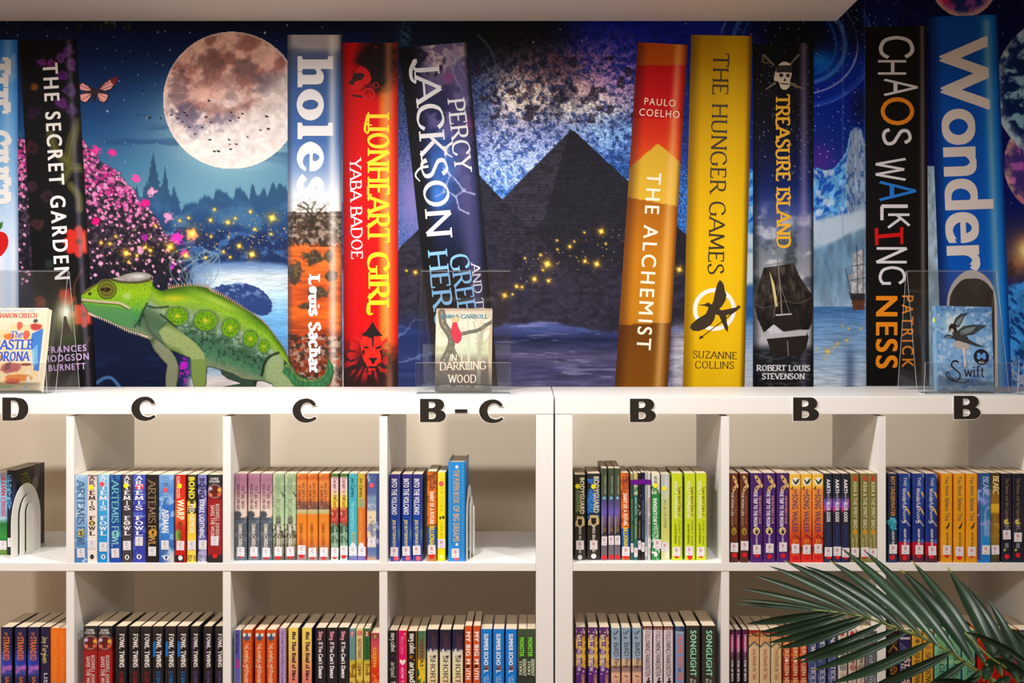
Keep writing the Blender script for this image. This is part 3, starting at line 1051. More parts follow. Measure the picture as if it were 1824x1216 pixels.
books(0, D2, [(637, 652.4)], 843, 'mustard and orange paperback with red side', 'under the second C', G((0, (200, 170, 60)), (58, (196, 166, 70)), (62, (214, 120, 40)), (125, (216, 124, 44)), (146, (120, 110, 170)), (153, (110, 104, 170))), [('rect', .84, 1, 0, 153, (176, 30, 30)), ('ell', .42, 130, 5, 8, (230, 228, 228)), ('rect', .2, .66, 45, 60, (140, 160, 130))],
      [A('Jen Carney', 7, 42, .24, .36, (70, 60, 40), 'hand'), T('Another Diary', 66, 120, .24, .32, (236, 170, 110), 'hand')], (170, 26, 28), ('C', 139))
books(0, D2, [(653.4, 674.6)], 843, 'starry blue and cream paperback with pink dot', 'last under the second C', G((0, (70, 90, 150)), (36, (84, 104, 160)), (42, (120, 150, 180)), (64, (130, 150, 180)), (68, (230, 214, 180)), (128, (228, 214, 190)), (134, (80, 110, 170)), (146, (110, 120, 160)), (153, (200, 150, 120))), [('speck', 0, 62, 7, .64, (170, 190, 210)), ('rect', .78, 1, 0, 153, (60, 80, 130)), ('speck', 60, 130, 12, .6, (150, 160, 190))],
      [A('Emma C', 84, 120, .3, .3, (130, 110, 100), 'light')], (60, 70, 110), ('C', 122, .4), [('p', .4, 21)])

# ---- fourth cell
D3 = 2.574
books(0, D3, [(694, 713.6), (716, 733.6), (735, 752.4)], 844, 'navy paperback with white volcano title and yellow author', 'under the B-C sign', G((0, (56, 46, 120)), (18, (44, 44, 120)), (60, (26, 60, 150)), (130, (24, 76, 170)), (153, (56, 66, 150))), [('rect', .84, 1, 0, 153, (60, 80, 150)), ('glow', .95, 105, 3, 12, (120, 150, 130), .7)],
      [T('INTO THE VOLCANO', 8, 72, .16, .54, (238, 238, 246), 'bold'), A('JESS BUTTERWORTH', 81, 130, .26, .3, (226, 206, 110), 'black')], (90, 56, 74), ('B', 136, .42), [('p', .6, 151)], group='navy paperbacks')
ORB = dict(grad=G((0, (222, 110, 30)), (97, (226, 112, 28)), (99, (26, 90, 170)), (135, (26, 86, 160)), (140, (150, 90, 60)), (156, (180, 120, 60))), marks=[('speck', 0, 97, 5, .6, (150, 80, 20)), ('line', [(0, 100), (1, 94)], 2, (60, 50, 40))],
           texts=[A('PAMELA', 4, 30, .6, .28, (110, 56, 70), 'bold'), A('BUTCHART', 6, 34, .24, .28, (110, 56, 70), 'bold'), T('DIARY OF A FUTURE', 36, 94, .3, .42, (246, 236, 220), 'black'), T('BILLIONAIRE', 97, 140, .26, .5, (245, 210, 40), 'black')], side=(60, 40, 50))
books(0, D3, [(761, 777.6)], 839, 'orange paperback with white diary title', 'left of the yellow one under the B-C sign', label=('B', 140), dots=[('r', .5, 153)], **ORB)
books(0, D3, [(779, 793.8)], 841, 'thin yellow paperback with pink dot', 'beside the tall blue book under the B-C sign', G((0, (238, 222, 60)), (100, (244, 226, 20)), (156, (248, 226, 20))), [('rect', .9, 1, 0, 156, (120, 130, 60))],
      [T('TIGER TIGER', 10, 70, .34, .36, (190, 176, 30), 'thin'), A('LYNNE REID', 88, 118, .36, .28, (150, 140, 40), 'thin')], (120, 130, 50), ('B', 128), [('p', .46, 21)], decals=[('emblem_mark', [circ(.35, 81, .12, 3), circ(.7, 80, .16, 3)], (70, 76, 30)), ('emblem', [circ(.46, 150, .2, 3.5)], (246, 240, 150))])
dots_l = [[(.1 + .012 * math.cos(a), y + .7 * math.sin(a)) for a in np.linspace(0, 6.28, 7)[:-1]] for y in range(5, 170, 4)]
dots_r = [[(x + .76, y) for x, y in pl] for pl in dots_l]


def star(cu, cy, ru, ry, n=8, k=.4):
    return [(cu + ru * (1 if i % 2 == 0 else k) * math.cos(i * math.pi / n), cy + ry * (1 if i % 2 == 0 else k) * math.sin(i * math.pi / n)) for i in range(2 * n)]


books(0, 2.572, [(798.4, 829)], 822, 'tall bright blue hardback with star and dotted border', 'beside the thin bookend', solid((36, 138, 212)), [('rect', .9, 1, 0, 180, (30, 126, 200))],
      [T('THE PUFFIN BOOK', 14, 74, .3, .34, (206, 170, 120), 'bold'), T('OF BIG DREAMS', 78, 142, .3, .34, (214, 180, 140), 'bold')], (44, 120, 190), ('B', 160, .42), hard=True, depth=.15, decals=[('border_dots', dots_l + dots_r, (230, 236, 244)), ('emblem', [star(.5, 9, .13, 4.5), star(.5, 147, .12, 4)], (238, 240, 246))], dots=[('p', .5, 170)])

# ---- first cell of the right bookcase
D4 = 2.585
SHLD = ('emblem', [[(.08, 84), (.2, 80), (.2, 74), (.8, 74), (.92, 80), (.92, 90), (.7, 92), (.5, 97), (.3, 92), (.08, 92)]], (200, 180, 130))
SHLM = ('emblem_mark', [[(.3, 79), (.7, 79), (.68, 88), (.5, 93), (.32, 88)]], (30, 28, 26))
BODYG = lambda b, c: [T('BODYGUARD', 5, 70, .5, .4, (216, 206, 168), 'black'), T(b, 28, 66 if b == 'FUGITIVE' else 70, .14, .3, c, 'black'), A('CHRIS BRADFORD', 90, 140, .4, .22, (216, 210, 200), 'bold')]
books(0, D4, [(1023.6, 1042.6)], 845, 'thick black paperback with green tinged title and shield', 'first in the cell right of the seam', G((0, (44, 42, 38)), (60, (40, 40, 34)), (80, (34, 32, 30)), (153, (56, 52, 48))), [('speck', 0, 153, 8, .62, (62, 58, 50)), ('glow', .2, 50, 8, 30, (90, 110, 70), .5)], BODYG('FUGITIVE', (130, 150, 96)), (36, 32, 28), ('B', 126), [('y', .3, 22)], decals=[SHLD, SHLM, PUF(147)], depth=.13)
books(0, D4, [(1046, 1069)], 843, 'thick black and blue paperback with shield', 'second in the cell right of the seam', G((0, (40, 42, 46)), (25, (34, 40, 60)), (40, (32, 80, 150)), (60, (30, 90, 170)), (75, (28, 40, 60)), (90, (34, 32, 30)), (153, (56, 52, 46))), [('speck', 10, 80, 10, .58, (50, 110, 190))], BODYG('HOSTAGE', (60, 140, 220)), (34, 32, 30), ('B', 125), [('y', .5, 25)], decals=[SHLD, SHLM, PUF(147)], depth=.13)
books(0, D4, [(1069.8, 1082.8), (1083.4, 1094.2), (1094.8, 1105.2)], 833.5, 'slim glossy green and violet paperback with orange lettering', 'beside the black shield books', G((0, (66, 80, 62)), (48, (70, 84, 66)), (58, (80, 76, 120)), (80, (96, 88, 168)), (100, (76, 64, 110)), (112, (40, 32, 46)), (128, (110, 104, 116)), (165, (116, 108, 118))), [('glow', .5, 78, 6, 10, (120, 100, 190), .6), ('rect', .05, .2, 84, 118, (150, 140, 170)), ('rect', .8, .92, 84, 118, (60, 50, 80))],
      [T('DRAGON CHILD', 14, 46, .5, .3, (180, 190, 170), 'sans'), A('GOLD LORE', 86, 114, .3, .44, (190, 160, 80), 'hand')], (70, 70, 76), ('B', 129), [('r', .5, 161)], group='slim violet paperbacks', depth=.15, decals=[('emblem', [circ(.5, 53, .24, 3)], (120, 180, 220))])
books(0, D4, [(1107.8, 1122.4)], 842, 'orange paperback with white diary title', 'right of the slim violet books', label=('B', 138), dots=[('r', .5, 152)], lean=-.016, **{**ORB, 'marks': [('speck', 0, 97, 5, .6, (170, 70, 10))]})
books(0, D4, [(1123.4, 1128.6)], 843, 'very thin green paperback with purple tape', 'right of the orange diary book', G((0, (150, 150, 90)), (12, (140, 140, 80)), (14, (40, 80, 66)), (153, (50, 90, 90))), texts=[T('BATTLE OF BOTS', 46, 84, .3, .4, (150, 170, 120), 'medium'), A('TONY BRADMAN', 90, 120, .3, .36, (170, 160, 70), 'medium')], side=(40, 60, 50), label=('B', 133), dots=[('v', .5, 16)])
books(0, D4, [(1129.2, 1136)], 842, 'thin teal paperback with purple tape and cream top', 'between green and black thin spines', G((0, (200, 190, 130)), (11, (190, 180, 120)), (12, (60, 110, 100)), (30, (90, 130, 100)), (40, (40, 106, 96)), (153, (44, 110, 104))), [('speck', 14, 40, 4, .5, (190, 200, 160))], [T('BAD BOYS', 44, 74, .3, .44, (190, 210, 200), 'medium'), A('TONY BRADMAN', 80, 116, .3, .4, (210, 190, 70), 'medium')], (50, 70, 60), ('B', 140), [('v', .5, 16)])
books(0, D4, [(1136.4, 1142)], 842, 'thin black paperback with purple tape and white sparkles', 'right of the teal spine', solid((32, 30, 30)), [('speck', 34, 80, 3, .66, (190, 180, 160))], [A('TONY BRADMAN', 84, 116, .3, .4, (160, 150, 130), 'medium')], (30, 28, 28), ('B', 126), [('v', .5, 16)])
books(0, D4, [(1142.4, 1148.4)], 841, 'thin navy paperback with purple tape', 'left of the thin white spines', G((0, (24, 22, 60)), (60, (26, 44, 80)), (110, (34, 30, 50)), (153, (40, 36, 40))), [], [T('DRAGON', 50, 84, .3, .44, (90, 110, 140), 'medium'), A('TONY BRADMAN', 88, 118, .3, .36, (90, 120, 170), 'medium')], (24, 24, 40), ('B', 134), [('v', .5, 16)])
books(0, D4, [(1148.8, 1153)], 842, 'very thin grey paperback with purple tape', 'second last before the green inventory book', G((0, (190, 190, 190)), (80, (150, 160, 165)), (120, (160, 190, 200)), (153, (170, 170, 176))), [], [A('TONY BRADMAN', 50, 110, .3, .4, (80, 84, 90), 'medium')], (150, 150, 150), ('B', 139), [('v', .5, 16)])
books(0, D4, [(1153.6, 1159.4)], 842, 'thin white paperback with red words and purple tape', 'left of the green inventory book', G((0, (200, 196, 196)), (153, (196, 192, 194))), [('line', [(1, 0), (1, 153)], 1.4, (50, 44, 44))], [T('DRAGON', 44, 70, .26, .5, (180, 60, 60), 'medium'), A('TONY BRADMAN', 76, 112, .26, .44, (60, 50, 50), 'medium')], (120, 116, 116), ('B', 124), [('v', .5, 16)])
books(0, D4, [(1160.6, 1175.6)], 843, 'green and white ink splashed paperback with yellow dot', 'right of the thin taped spines', G((0, (226, 224, 206)), (34, (214, 214, 196)), (40, (40, 140, 70)), (153, (38, 136, 66))), [('speck', 22, 46, 5, .56, (40, 120, 60)), ('glow', .2, 60, 8, 14, (80, 170, 100), .6), ('speck', 110, 153, 5, .6, (226, 234, 224))],
      [T('INVENTORY', 44, 92, .2, .42, (236, 240, 230), 'black'), A('ANDY BRIGGS', 4, 22, .3, .36, (110, 120, 100), 'medium'), T('WINTER STORM', 92, 124, .2, .6, (190, 220, 190), 'bold')], (60, 90, 66), ('B', 126, .7), [('y', .44, 20)], decals=[('emblem', [star(.5, 144, .3, 6, 5, .5)], (240, 240, 236))])
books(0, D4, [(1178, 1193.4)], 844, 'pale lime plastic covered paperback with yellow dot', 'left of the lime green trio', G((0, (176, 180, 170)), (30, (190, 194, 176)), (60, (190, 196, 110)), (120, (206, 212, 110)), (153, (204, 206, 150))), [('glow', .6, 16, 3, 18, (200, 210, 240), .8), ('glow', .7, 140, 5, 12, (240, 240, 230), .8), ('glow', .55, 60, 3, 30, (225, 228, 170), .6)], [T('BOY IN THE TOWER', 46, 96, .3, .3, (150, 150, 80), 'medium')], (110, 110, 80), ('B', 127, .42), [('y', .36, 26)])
books(0, D4, [(1197, 1216), (1219.4, 1239.4), (1239.8, 1259.4)], 842.5, 'lime green paperback with white title and red brown script', 'near the right panel of the first right cell', solid((196, 214, 34)), [('rect', .93, 1, 0, 154, (150, 170, 40))],
      [T('HOLLY HOPKINSON', 14, 80, .2, .3, (236, 240, 205), 'black'), T('Super-secret Diary of', 24, 76, .58, .26, (130, 66, 40), 'hand'), A('Charlie P. Brooks', 84, 128, .6, .2, (140, 150, 30), 'hand'), A('and KATY RIDDELL', 90, 126, .26, .16, (80, 90, 30), 'bold')], (70, 84, 60), ('B', 137, .42), [('r', .45, 148)], group='lime green paperbacks', depth=.135)

# ---- second cell of the right bookcase
D4 = 2.559
BUT = ('emblem', [[(.28, 4), (.5, 4), (.78, 12), (.86, 20), (.76, 22), (.5, 16), (.36, 10)], [(.76, 17), (.9, 18), (.98, 21), (.98, 24), (.9, 27), (.76, 24)], [(.78, 23), (.6, 30), (.34, 34), (.3, 30), (.36, 25), (.56, 22), (.7, 21)]], (214, 176, 110))
BUM = ('emblem_mark', [circ(.52, 11, .08, 2.2), circ(.48, 27, .07, 2)], (90, 50, 60))
RND = lambda c: ('emblem', [circ(.46, 103, .28, 7)], c)
RNM = lambda c: ('emblem_mark', [[(.3, 100), (.4, 104), (.46, 98), (.54, 103), (.64, 100), (.58, 108), (.4, 108)]], c)
books(0, D4, [(1300.4, 1315.6), (1316.4, 1336)], 842.5, 'brown paperback with gold butterfly and round portrait', 'at the left of the second right cell', G((0, (100, 52, 40)), (100, (96, 50, 36)), (155, (90, 50, 40))), [('rect', .93, 1, 0, 155, (60, 30, 24))],
      [T('THE MONA LISA', 33, 76, .14, .3, (214, 200, 190), 'bold'), T('THE BUTTERFLY CLUB', 39, 90, .56, .2, (170, 100, 60), 'bold'), A('MYSTERY', 78, 94, .16, .2, (170, 140, 120), 'bold')], (120, 50, 24), ('B', 130), [('r', .5, 146)], group='brown butterfly paperbacks', decals=[BUT, BUM, RND((170, 140, 50)), RNM((110, 84, 30))])
books(0, D4, [(1337, 1359.2), (1360, 1382), (1383.8, 1405.6)], 842, 'purple paperback with gold butterfly and round badge', 'in the second right cell', G((0, (74, 40, 108)), (100, (70, 34, 110)), (155, (84, 44, 120))), [('rect', .94, 1, 0, 155, (44, 20, 74))],
      [T('THE TRIP TO THE MOON', 32, 95, .24, .3, (232, 224, 236), 'black'), T('THE BUTTERFLY CLUB', 40, 90, .66, .18, (210, 150, 130), 'bold'), A('M.A.BENNETT', 110, 130, .4, .16, (220, 200, 220), 'bold')], (50, 26, 80), ('B', 134), [('r', .5, 147)], group='purple butterfly paperbacks', decals=[BUT, BUM, RND((226, 200, 130)), RNM((50, 40, 60))])
books(0, D4, [(1406.6, 1426.6), (1427.2, 1446.8), (1447.4, 1467.6)], 844, 'orange and yellow paperback with white disc and dark bird', 'in the second right cell', G((0, (240, 190, 66)), (20, (244, 196, 70)), (30, (232, 140, 60)), (70, (230, 130, 50)), (95, (222, 100, 40)), (120, (206, 60, 36)), (153, (220, 50, 44))), [('speck', 90, 140, 7, .62, (120, 50, 30)), ('line', [(.1, 27), (.25, 23), (.3, 28)], 1.5, (90, 44, 30)), ('line', [(.4, 107), (.7, 112), (1, 116)], 2, (60, 34, 30))],
      [T('the', 26, 36, .4, .26, (80, 50, 100), 'hand'), T('SONG WALKER', 36, 104, .22, .52, (76, 62, 110), 'medium'), A('ZILLAH BETHELL', 116, 146, .3, .4, (240, 170, 60), 'medium')], (120, 60, 40), ('B', 134), [('r', .5, 147)], group='orange bird paperbacks', decals=[('emblem', [circ(.52, 13, .36, 7.4)], (238, 232, 220)), ('emblem_mark', [[(.2, 8), (.4, 11), (.52, 14), (.68, 9), (.86, 8), (.78, 14), (.6, 18), (.44, 18), (.34, 14)]], (36, 66, 50))])
books(0, D4, [(1468.2, 1483.2), (1484, 1498.4), (1499, 1513.6)], 843, 'slim charcoal paperback with white slanted title and violet flash', 'in the second right cell', G((0, (38, 40, 50)), (40, (40, 42, 60)), (50, (100, 90, 190)), (60, (150, 80, 190)), (66, (44, 40, 60)), (110, (40, 40, 60)), (154, (46, 48, 84))), [('glow', .1, 64, 5, 4, (220, 60, 120), .9), ('glow', .9, 49, 4, 4, (220, 90, 160), .8)],
      [T('AARTI', 10, 34, .3, .42, (236, 234, 240), 'black'), T('and the', 35, 50, .4, .26, (210, 206, 220), 'hand'), T('BLUE GODS', 51, 86, .3, .42, (236, 234, 240), 'black'), A('JASBINDER BILAN', 92, 132, .36, .32, (56, 66, 140), 'medium')], (50, 40, 90), ('B', 138), [('r', .55, 148)], group='slim charcoal paperbacks')
books(0, D4, [(1515, 1531.8), (1533, 1549), (1549.6, 1564.4)], 843, 'olive green paperback with white title and red gem', 'at the right of the second right cell', G((0, (118, 116, 60)), (154, (122, 118, 62))), [('glow', .5, 9, 4, 5, (210, 60, 40), 1.0), ('ell', .5, 104, 4.5, 5, (206, 150, 50)), ('speck', 90, 154, 6, .66, (150, 146, 100))],
      [T('ASHA & THE SPIRIT BIRD', 14, 98, .3, .44, (222, 216, 180), 'medium'), A('JASBINDER', 108, 134, .56, .22, (206, 196, 150), 'medium'), A('BILAN', 116, 132, .16, .22, (206, 196, 150), 'medium')], (90, 60, 96), ('B', 140), [('r', .45, 148)], group='olive green paperbacks')

# ---- third cell of the right bookcase
books(0, D4, [(1582.6, 1598.6)], 843, 'narrow navy paperback with orange title and turquoise swirl', 'first in the rightmost cell', G((0, (30, 42, 66)), (80, (28, 44, 70)), (110, (30, 50, 76)), (155, (40, 60, 96))), [('ell', .5, 90, 6, 12, (44, 150, 176)), ('speck', 78, 100, 5, .6, (90, 190, 206)), ('rect', .92, 1, 0, 155, (16, 24, 40))], [T('BOY UNDERWATER', 5, 76, .26, .44, (222, 150, 50), 'medium'), A('ADAM BARON', 102, 140, .36, .3, (226, 228, 232), 'medium')], (24, 34, 56), ('B', 136), [('r', .4, 148)])
books(0, D4, [(1599.8, 1624.4), (1625, 1648.6), (1649.4, 1669.6)], 843, 'royal blue and red paperback with white and yellow script', 'in the rightmost cell', G((0, (36, 56, 126)), (60, (26, 50, 130)), (118, (26, 52, 130)), (121, (40, 60, 140)), (122.5, (190, 16, 36)), (142, (176, 20, 40)), (149, (90, 40, 60)), (155, (80, 40, 60))), [('glow', .7, 30, 6, 30, (50, 110, 200), .6), ('line', [(.75, 33), (1, 43)], 2.4, (236, 190, 60)), ('line', [(.6, 60), (1, 74)], 2.4, (236, 190, 60)), ('line', [(.5, 82), (.8, 90), (1, 94)], 1.4, (216, 206, 190)), ('ell', .9, 121, 5, 4, (60, 110, 200)), ('line', [(.88, 2), (1, 8)], 1.5, (200, 200, 220))],
      [T('THIS', 7, 22, .4, .26, (230, 226, 220), 'hand'), T('Wonderful', 26, 60, .3, .34, (238, 236, 240), 'hand'), T('thing', 58, 88, .34, .3, (238, 236, 240), 'hand'), A('ADAM BARON', 98, 136, .42, .2, (236, 232, 236), 'bold')], (60, 40, 90), ('B', 136, .55), [('r', .5, 148)], group='royal blue paperbacks')
books(0, D4, [(1675, 1698), (1698.8, 1719.4), (1720.4, 1741)], 843, 'amber paperback with dark blue wobbly title', 'in the rightmost cell', G((0, (228, 160, 24)), (100, (226, 156, 20)), (155, (220, 150, 30))), [('rect', 0, .08, 0, 155, (206, 104, 24)), ('glow', .3, 120, 8, 20, (240, 180, 50), .5)],
      [T('You Wont Believe This', 5, 84, .36, .34, (84, 84, 92), 'hand'), A('ADAM BARON', 104, 140, .44, .2, (120, 90, 40), 'bold')], (200, 90, 30), ('B', 137), [('r', .5, 147)], group='amber paperbacks', decals=[('emblem', [[(.4, 96), (.5, 94), (.6, 91), (.7, 86), (.76, 87), (.7, 94), (.6, 97), (.5, 100)]], (60, 50, 40))])
books(0, D4, [(1741.4, 1764.6)], 842, 'cobalt and violet misty paperback with pale title', 'in the rightmost cell', G((0, (30, 80, 130)), (40, (50, 110, 180)), (70, (40, 120, 180)), (110, (50, 140, 210)), (135, (24, 130, 210)), (155, (30, 120, 200))), [('rect', 0, .2, 0, 155, (70, 60, 130)), ('speck', 30, 120, 9, .58, (130, 150, 220)), ('glow', .5, 50, 14, 6, (150, 160, 230), .6)],
      [T('BEARC', 6, 42, .4, .4, (190, 214, 236), 'serif'), A('Dominique Barker', 66, 112, .5, .2, (190, 214, 236), 'light')], (60, 50, 110), ('B', 137, .62), group=None)
books(0, D4, [(1765.2, 1781.2)], 842, 'bronze and gold paperback with yellow title', 'in the rightmost cell', G((0, (70, 54, 26)), (20, (96, 72, 24)), (44, (150, 110, 30)), (54, (150, 110, 30)), (56, (226, 184, 40)), (70, (216, 170, 40)), (73, (130, 96, 30)), (120, (150, 116, 40)), (140, (110, 90, 50)), (155, (70, 62, 44))), [('speck', 90, 140, 8, .58, (180, 140, 50))], [T('BEARC', 5, 38, .26, .6, (240, 220, 150), 'serifb'), A('Dominique Barker', 74, 116, .4, .26, (190, 160, 90), 'light')], (40, 36, 40), ('B', 138))
books(0, D4, [(1784, 1803.6), (1804.2, 1822.6), (1823.4, 1842)], 843, 'midnight blue paperback with dim gold title and moon', 'at the far right end of the upper shelf', G((0, (30, 28, 44)), (60, (36, 30, 48)), (90, (50, 38, 60)), (120, (24, 30, 44)), (155, (28, 36, 56))), [('ell', .5, 86, 5.5, 5.5, (206, 196, 90)), ('ell', .72, 85, 3, 3, (50, 38, 60)), ('ell', .3, 136, 2.4, 2.4, (206, 200, 110)), ('rect', .3, .66, 124, 132, (120, 124, 136))], [T('The Demon and the Captive', 8, 80, .38, .3, (140, 130, 80), 'light'), A('K.', 92, 104, .3, .4, (150, 150, 150), 'serif')], (26, 26, 40), ('B', 111), [('r', .5, 147)], group='midnight blue paperbacks')

# ================= second row
DR = 2.562
STR = G((0, (44, 40, 76)), (36, (40, 38, 84)), (50, (36, 50, 140)), (66, (50, 60, 170)), (74, (90, 70, 150)), (82, (60, 70, 150)), (90, (40, 44, 84)), (110, (36, 40, 80)), (160, (30, 30, 60)))
books(1, DR, [(0.6, 22.6), (26.4, 47.4), (48.4, 70.6)], 1116.5, 'dark blue paperback with orange condensed title and purple storm', 'at the lower left', STR, [('speck', 68, 84, 6, .5, (170, 100, 190)), ('glow', .1, 58, 4, 14, (50, 90, 210), .8), ('rect', .93, 1, 0, 160, (16, 14, 30))],
      [T('THE', 9, 15, .3, .3, (190, 110, 80), 'bold', 'across'), T('STRANDED', 17, 59, .24, .5, (232, 120, 50), 'bold'), A('SARAH DAVIS', 88, 140, .4, .3, (214, 110, 56), 'bold')], (24, 22, 40), group='stranded paperbacks', depth=.13)
books(1, DR, [(71.6, 89.4)], 1116.5, 'dark plum paperback with pale yellow script', 'left of the orange ones at the lower left', solid((42, 36, 70)), [('rect', .93, 1, 0, 160, (20, 16, 30))], [T('Joy Forgiven', 17, 64, .22, .5, (222, 210, 120), 'hand'), A('LISA', 82, 110, .36, .34, (200, 200, 220), 'medium')], (26, 22, 46), depth=.13)
books(1, DR, [(89.8, 105.6), (106.2, 122)], 1118, 'plain orange paperback with faint script', 'at the panel in the lower left cell', G((0, (240, 120, 30)), (160, (232, 104, 20))), [('rect', .95, 1, 0, 160, (150, 60, 10))], [T('Love at', 11, 36, .3, .5, (250, 170, 90), 'thin'), A('Coffee House', 46, 92, .3, .46, (250, 160, 80), 'light')], (170, 70, 20), group='plain orange paperbacks', depth=.13, decals=[('emblem', [circ(.5, 97, .16, 3)], (120, 160, 130))])
RR = RED()
books(1, DR, [(148.4, 173.4), (174.4, 199.6)], 1114.5, 'black and dark red paperback with round picture', 'under the first C in the lower row', **RR, group='dark red round picture paperbacks', depth=.13)
FOWL = lambda c: [T('FOWL TWINS', 13, 73, .4, .42, (236, 228, 222), 'serifb'), A('EOIN COLFER', 80, 140, .4, .34, c, 'serif')]
for sp, c, nm, mk in (([(205.4, 225.4), (230, 249), (250.4, 270)], (164, 30, 40), 'black paperback with white title and red author', []),
                      ([(271.4, 290.6), (293.4, 313.2), (315, 334.4)], (30, 120, 200), 'black paperback with white title and blue bar', [('rect', .06, .28, 27, 54, (24, 110, 196))]),
                      ([(336.4, 357.2), (359.4, 380.6), (385, 400)], (110, 80, 150), 'black paperback with white title and purple words', [('rect', .2, .34, 20, 62, (90, 60, 120))])):
    books(1, DR, sp, 1114.8, nm, 'in the lower row under the first C', G((0, (54, 48, 46)), (12, (40, 36, 38)), (160, (36, 32, 38))), mk, FOWL(c), (24, 18, 34), group=nm.replace('paperback', 'paperbacks'), depth=.13)
books(1, DR, [(416.6, 429.6)], 1121.5, 'slim violet paperback with dark handwriting', 'first under the second C in the lower row', G((0, (90, 74, 160)), (60, (84, 76, 180)), (100, (110, 96, 170)), (155, (90, 84, 160))), [('rect', 0, .14, 0, 155, (110, 140, 150)), ('rect', .86, 1, 0, 155, (110, 150, 160)), ('rect', .3, .76, 52, 68, (170, 50, 150))], [A('Jen Carney', 6, 42, .3, .42, (40, 30, 80), 'hand')], (100, 110, 140), depth=.13)
books(1, DR, [(431.6, 449), (454, 472.4), (474.8, 492.6)], 1121, 'red orange paperback with cream lighthouse script and owl', 'under the second C in the lower row', G((0, (210, 84, 24)), (160, (206, 74, 20))), [('ell', .46, 13, 6, 7, (70, 84, 120)), ('ell', .22, 9, 3.2, 3.4, (232, 226, 224)), ('ell', .72, 9, 3.2, 3.4, (226, 222, 220)), ('ell', .5, 8, 2, 2.4, (50, 100, 60))],
      [T('The', 24, 32, .3, .34, (246, 214, 180), 'hand'), T('Lonely', 32, 56, .26, .48, (248, 220, 190), 'hand'), T('Lighthouse', 56, 94, .26, .48, (248, 220, 190), 'hand')], (130, 20, 16), group='red orange owl paperbacks', depth=.13)
books(1, DR, [(497.4, 510.4)], 1118, 'slim lilac paperback with grey handwriting', 'between red orange and yellow spines', solid((178, 150, 200)), [('rect', .9, 1, 0, 160, (120, 90, 60))], [T('The Great Dream Robbery', 3, 70, .3, .4, (120, 90, 140), 'hand'), A('Greg James', 72, 100, .3, .36, (110, 80, 140), 'hand')], (120, 90, 70), depth=.13)
books(1, DR, [(513.4, 532), (537.2, 556.8)], 1118, 'yellow to coral paperback with dark blackletter title', 'under the second C in the lower row', G((0, (240, 214, 86)), (30, (236, 200, 100)), (70, (232, 160, 100)), (110, (222, 110, 110)), (160, (200, 90, 130))), [('rect', .93, 1, 0, 160, (30, 26, 70))], [T('Not That Kind of Hero', 6, 93, .38, .34, (66, 40, 66), 'slab'), A('AUTHOR', 110, 140, .4, .3, (80, 40, 60), 'serif')][:1], (26, 24, 74), group='yellow to coral paperbacks', depth=.13)
books(1, DR, [(562, 580), (582, 600.4), (602, 620.2)], 1117.5, 'black paperback with pink and white blackletter title', 'under the second C in the lower row', solid((38, 34, 38)), [('rect', .92, 1, 0, 160, (60, 56, 60))], [T('Sing', 6, 22, .34, .36, (222, 150, 170), 'slab'), T("If You", 25, 44, .34, .36, (226, 214, 220), 'slab'), T("Can't Dance", 46, 90, .34, .36, (236, 232, 236), 'slab')], (30, 28, 34), group='black blackletter paperbacks', depth=.13)
for sp, g, tcol, sd, nm, l1 in (((622.4, 633), (100, 150, 160), (120, 150, 120), (60, 90, 110), 'teal', 'F'), ((634, 646.6), (226, 200, 140), (140, 100, 50), (150, 120, 70), 'cream', 'G'), ((648, 658.8), (50, 110, 60), (40, 80, 40), (40, 80, 70), 'green', 'I')):
    books(1, DR, [sp], 1119, 'slim %s paperback with red initial box and gold drip' % nm, 'under the second C in the lower row', G((0, g), (54, g), (58, (206, 180, 60)), (90, (226, 196, 90)), (160, (220, 190, 110))), [('rect', .2, .8, 5, 14, (206, 60, 60)), ('speck', 62, 110, 5, .6, (150, 110, 40))], [T(l1, 6, 13, .34, .36, (240, 220, 210), 'serifb', 'across'), T('NIGHTMARES', 18, 54, .26, .5, tcol, 'bold'), A('TIME', 66, 84, .3, .4, (110, 80, 30), 'bold')], sd, depth=.12)
books(1, DR, [(660.4, 676)], 1127, 'scarlet paperback with gold badge and yellow letters', 'last under the second C in the lower row', G((0, (190, 50, 80)), (22, (204, 80, 90)), (40, (220, 90, 50)), (70, (216, 50, 20)), (150, (200, 60, 30))), [('ell', .5, 6, 5, 5, (90, 70, 40)), ('ell', .5, 6, 3, 3.6, (170, 150, 90)), ('speck', 40, 90, 8, .6, (230, 120, 60))], [T('DAWN', 26, 60, .26, .4, (236, 180, 60), 'bold')], (150, 30, 30), depth=.12)
GREYP = (210, 208, 196)
books(1, DR, [(693, 708)], 1122.5, 'black paperback with white lower case artpad lettering', 'first under the B-C sign in the lower row', solid((36, 32, 32)), [('ell', .4, 46, 2.4, 2.6, (50, 50, 110)), ('rect', .9, 1, 0, 160, (120, 90, 100))], [A('meg cabot', 4, 38, .24, .5, GREYP, 'serifb'), T('artpad', 56, 84, .24, .5, (176, 176, 166), 'serifb'), T('THE', 90, 104, .24, .5, GREYP, 'bold')], (60, 44, 60), depth=.125)
books(1, DR, [(709.8, 724.4)], 1122.5, 'hot pink paperback with white heart', 'under the B-C sign in the lower row', solid((224, 16, 100)), [('rect', .9, 1, 0, 160, (226, 100, 50))], [A('Meg Cabot', 10, 42, .3, .4, (246, 140, 180), 'light'), T('HOW TO BE', 66, 110, .3, .36, (246, 190, 210), 'bold')], (220, 100, 40), depth=.125, decals=[('heart', [[(.5, 62), (.2, 57), (.14, 54), (.2, 51.6), (.36, 51.4), (.5, 54), (.66, 51.4), (.82, 51.6), (.88, 54), (.82, 57)]], (244, 226, 226)), ('emblem_mark', [circ(.75, 6, .08, 1.2)], (250, 220, 230))])
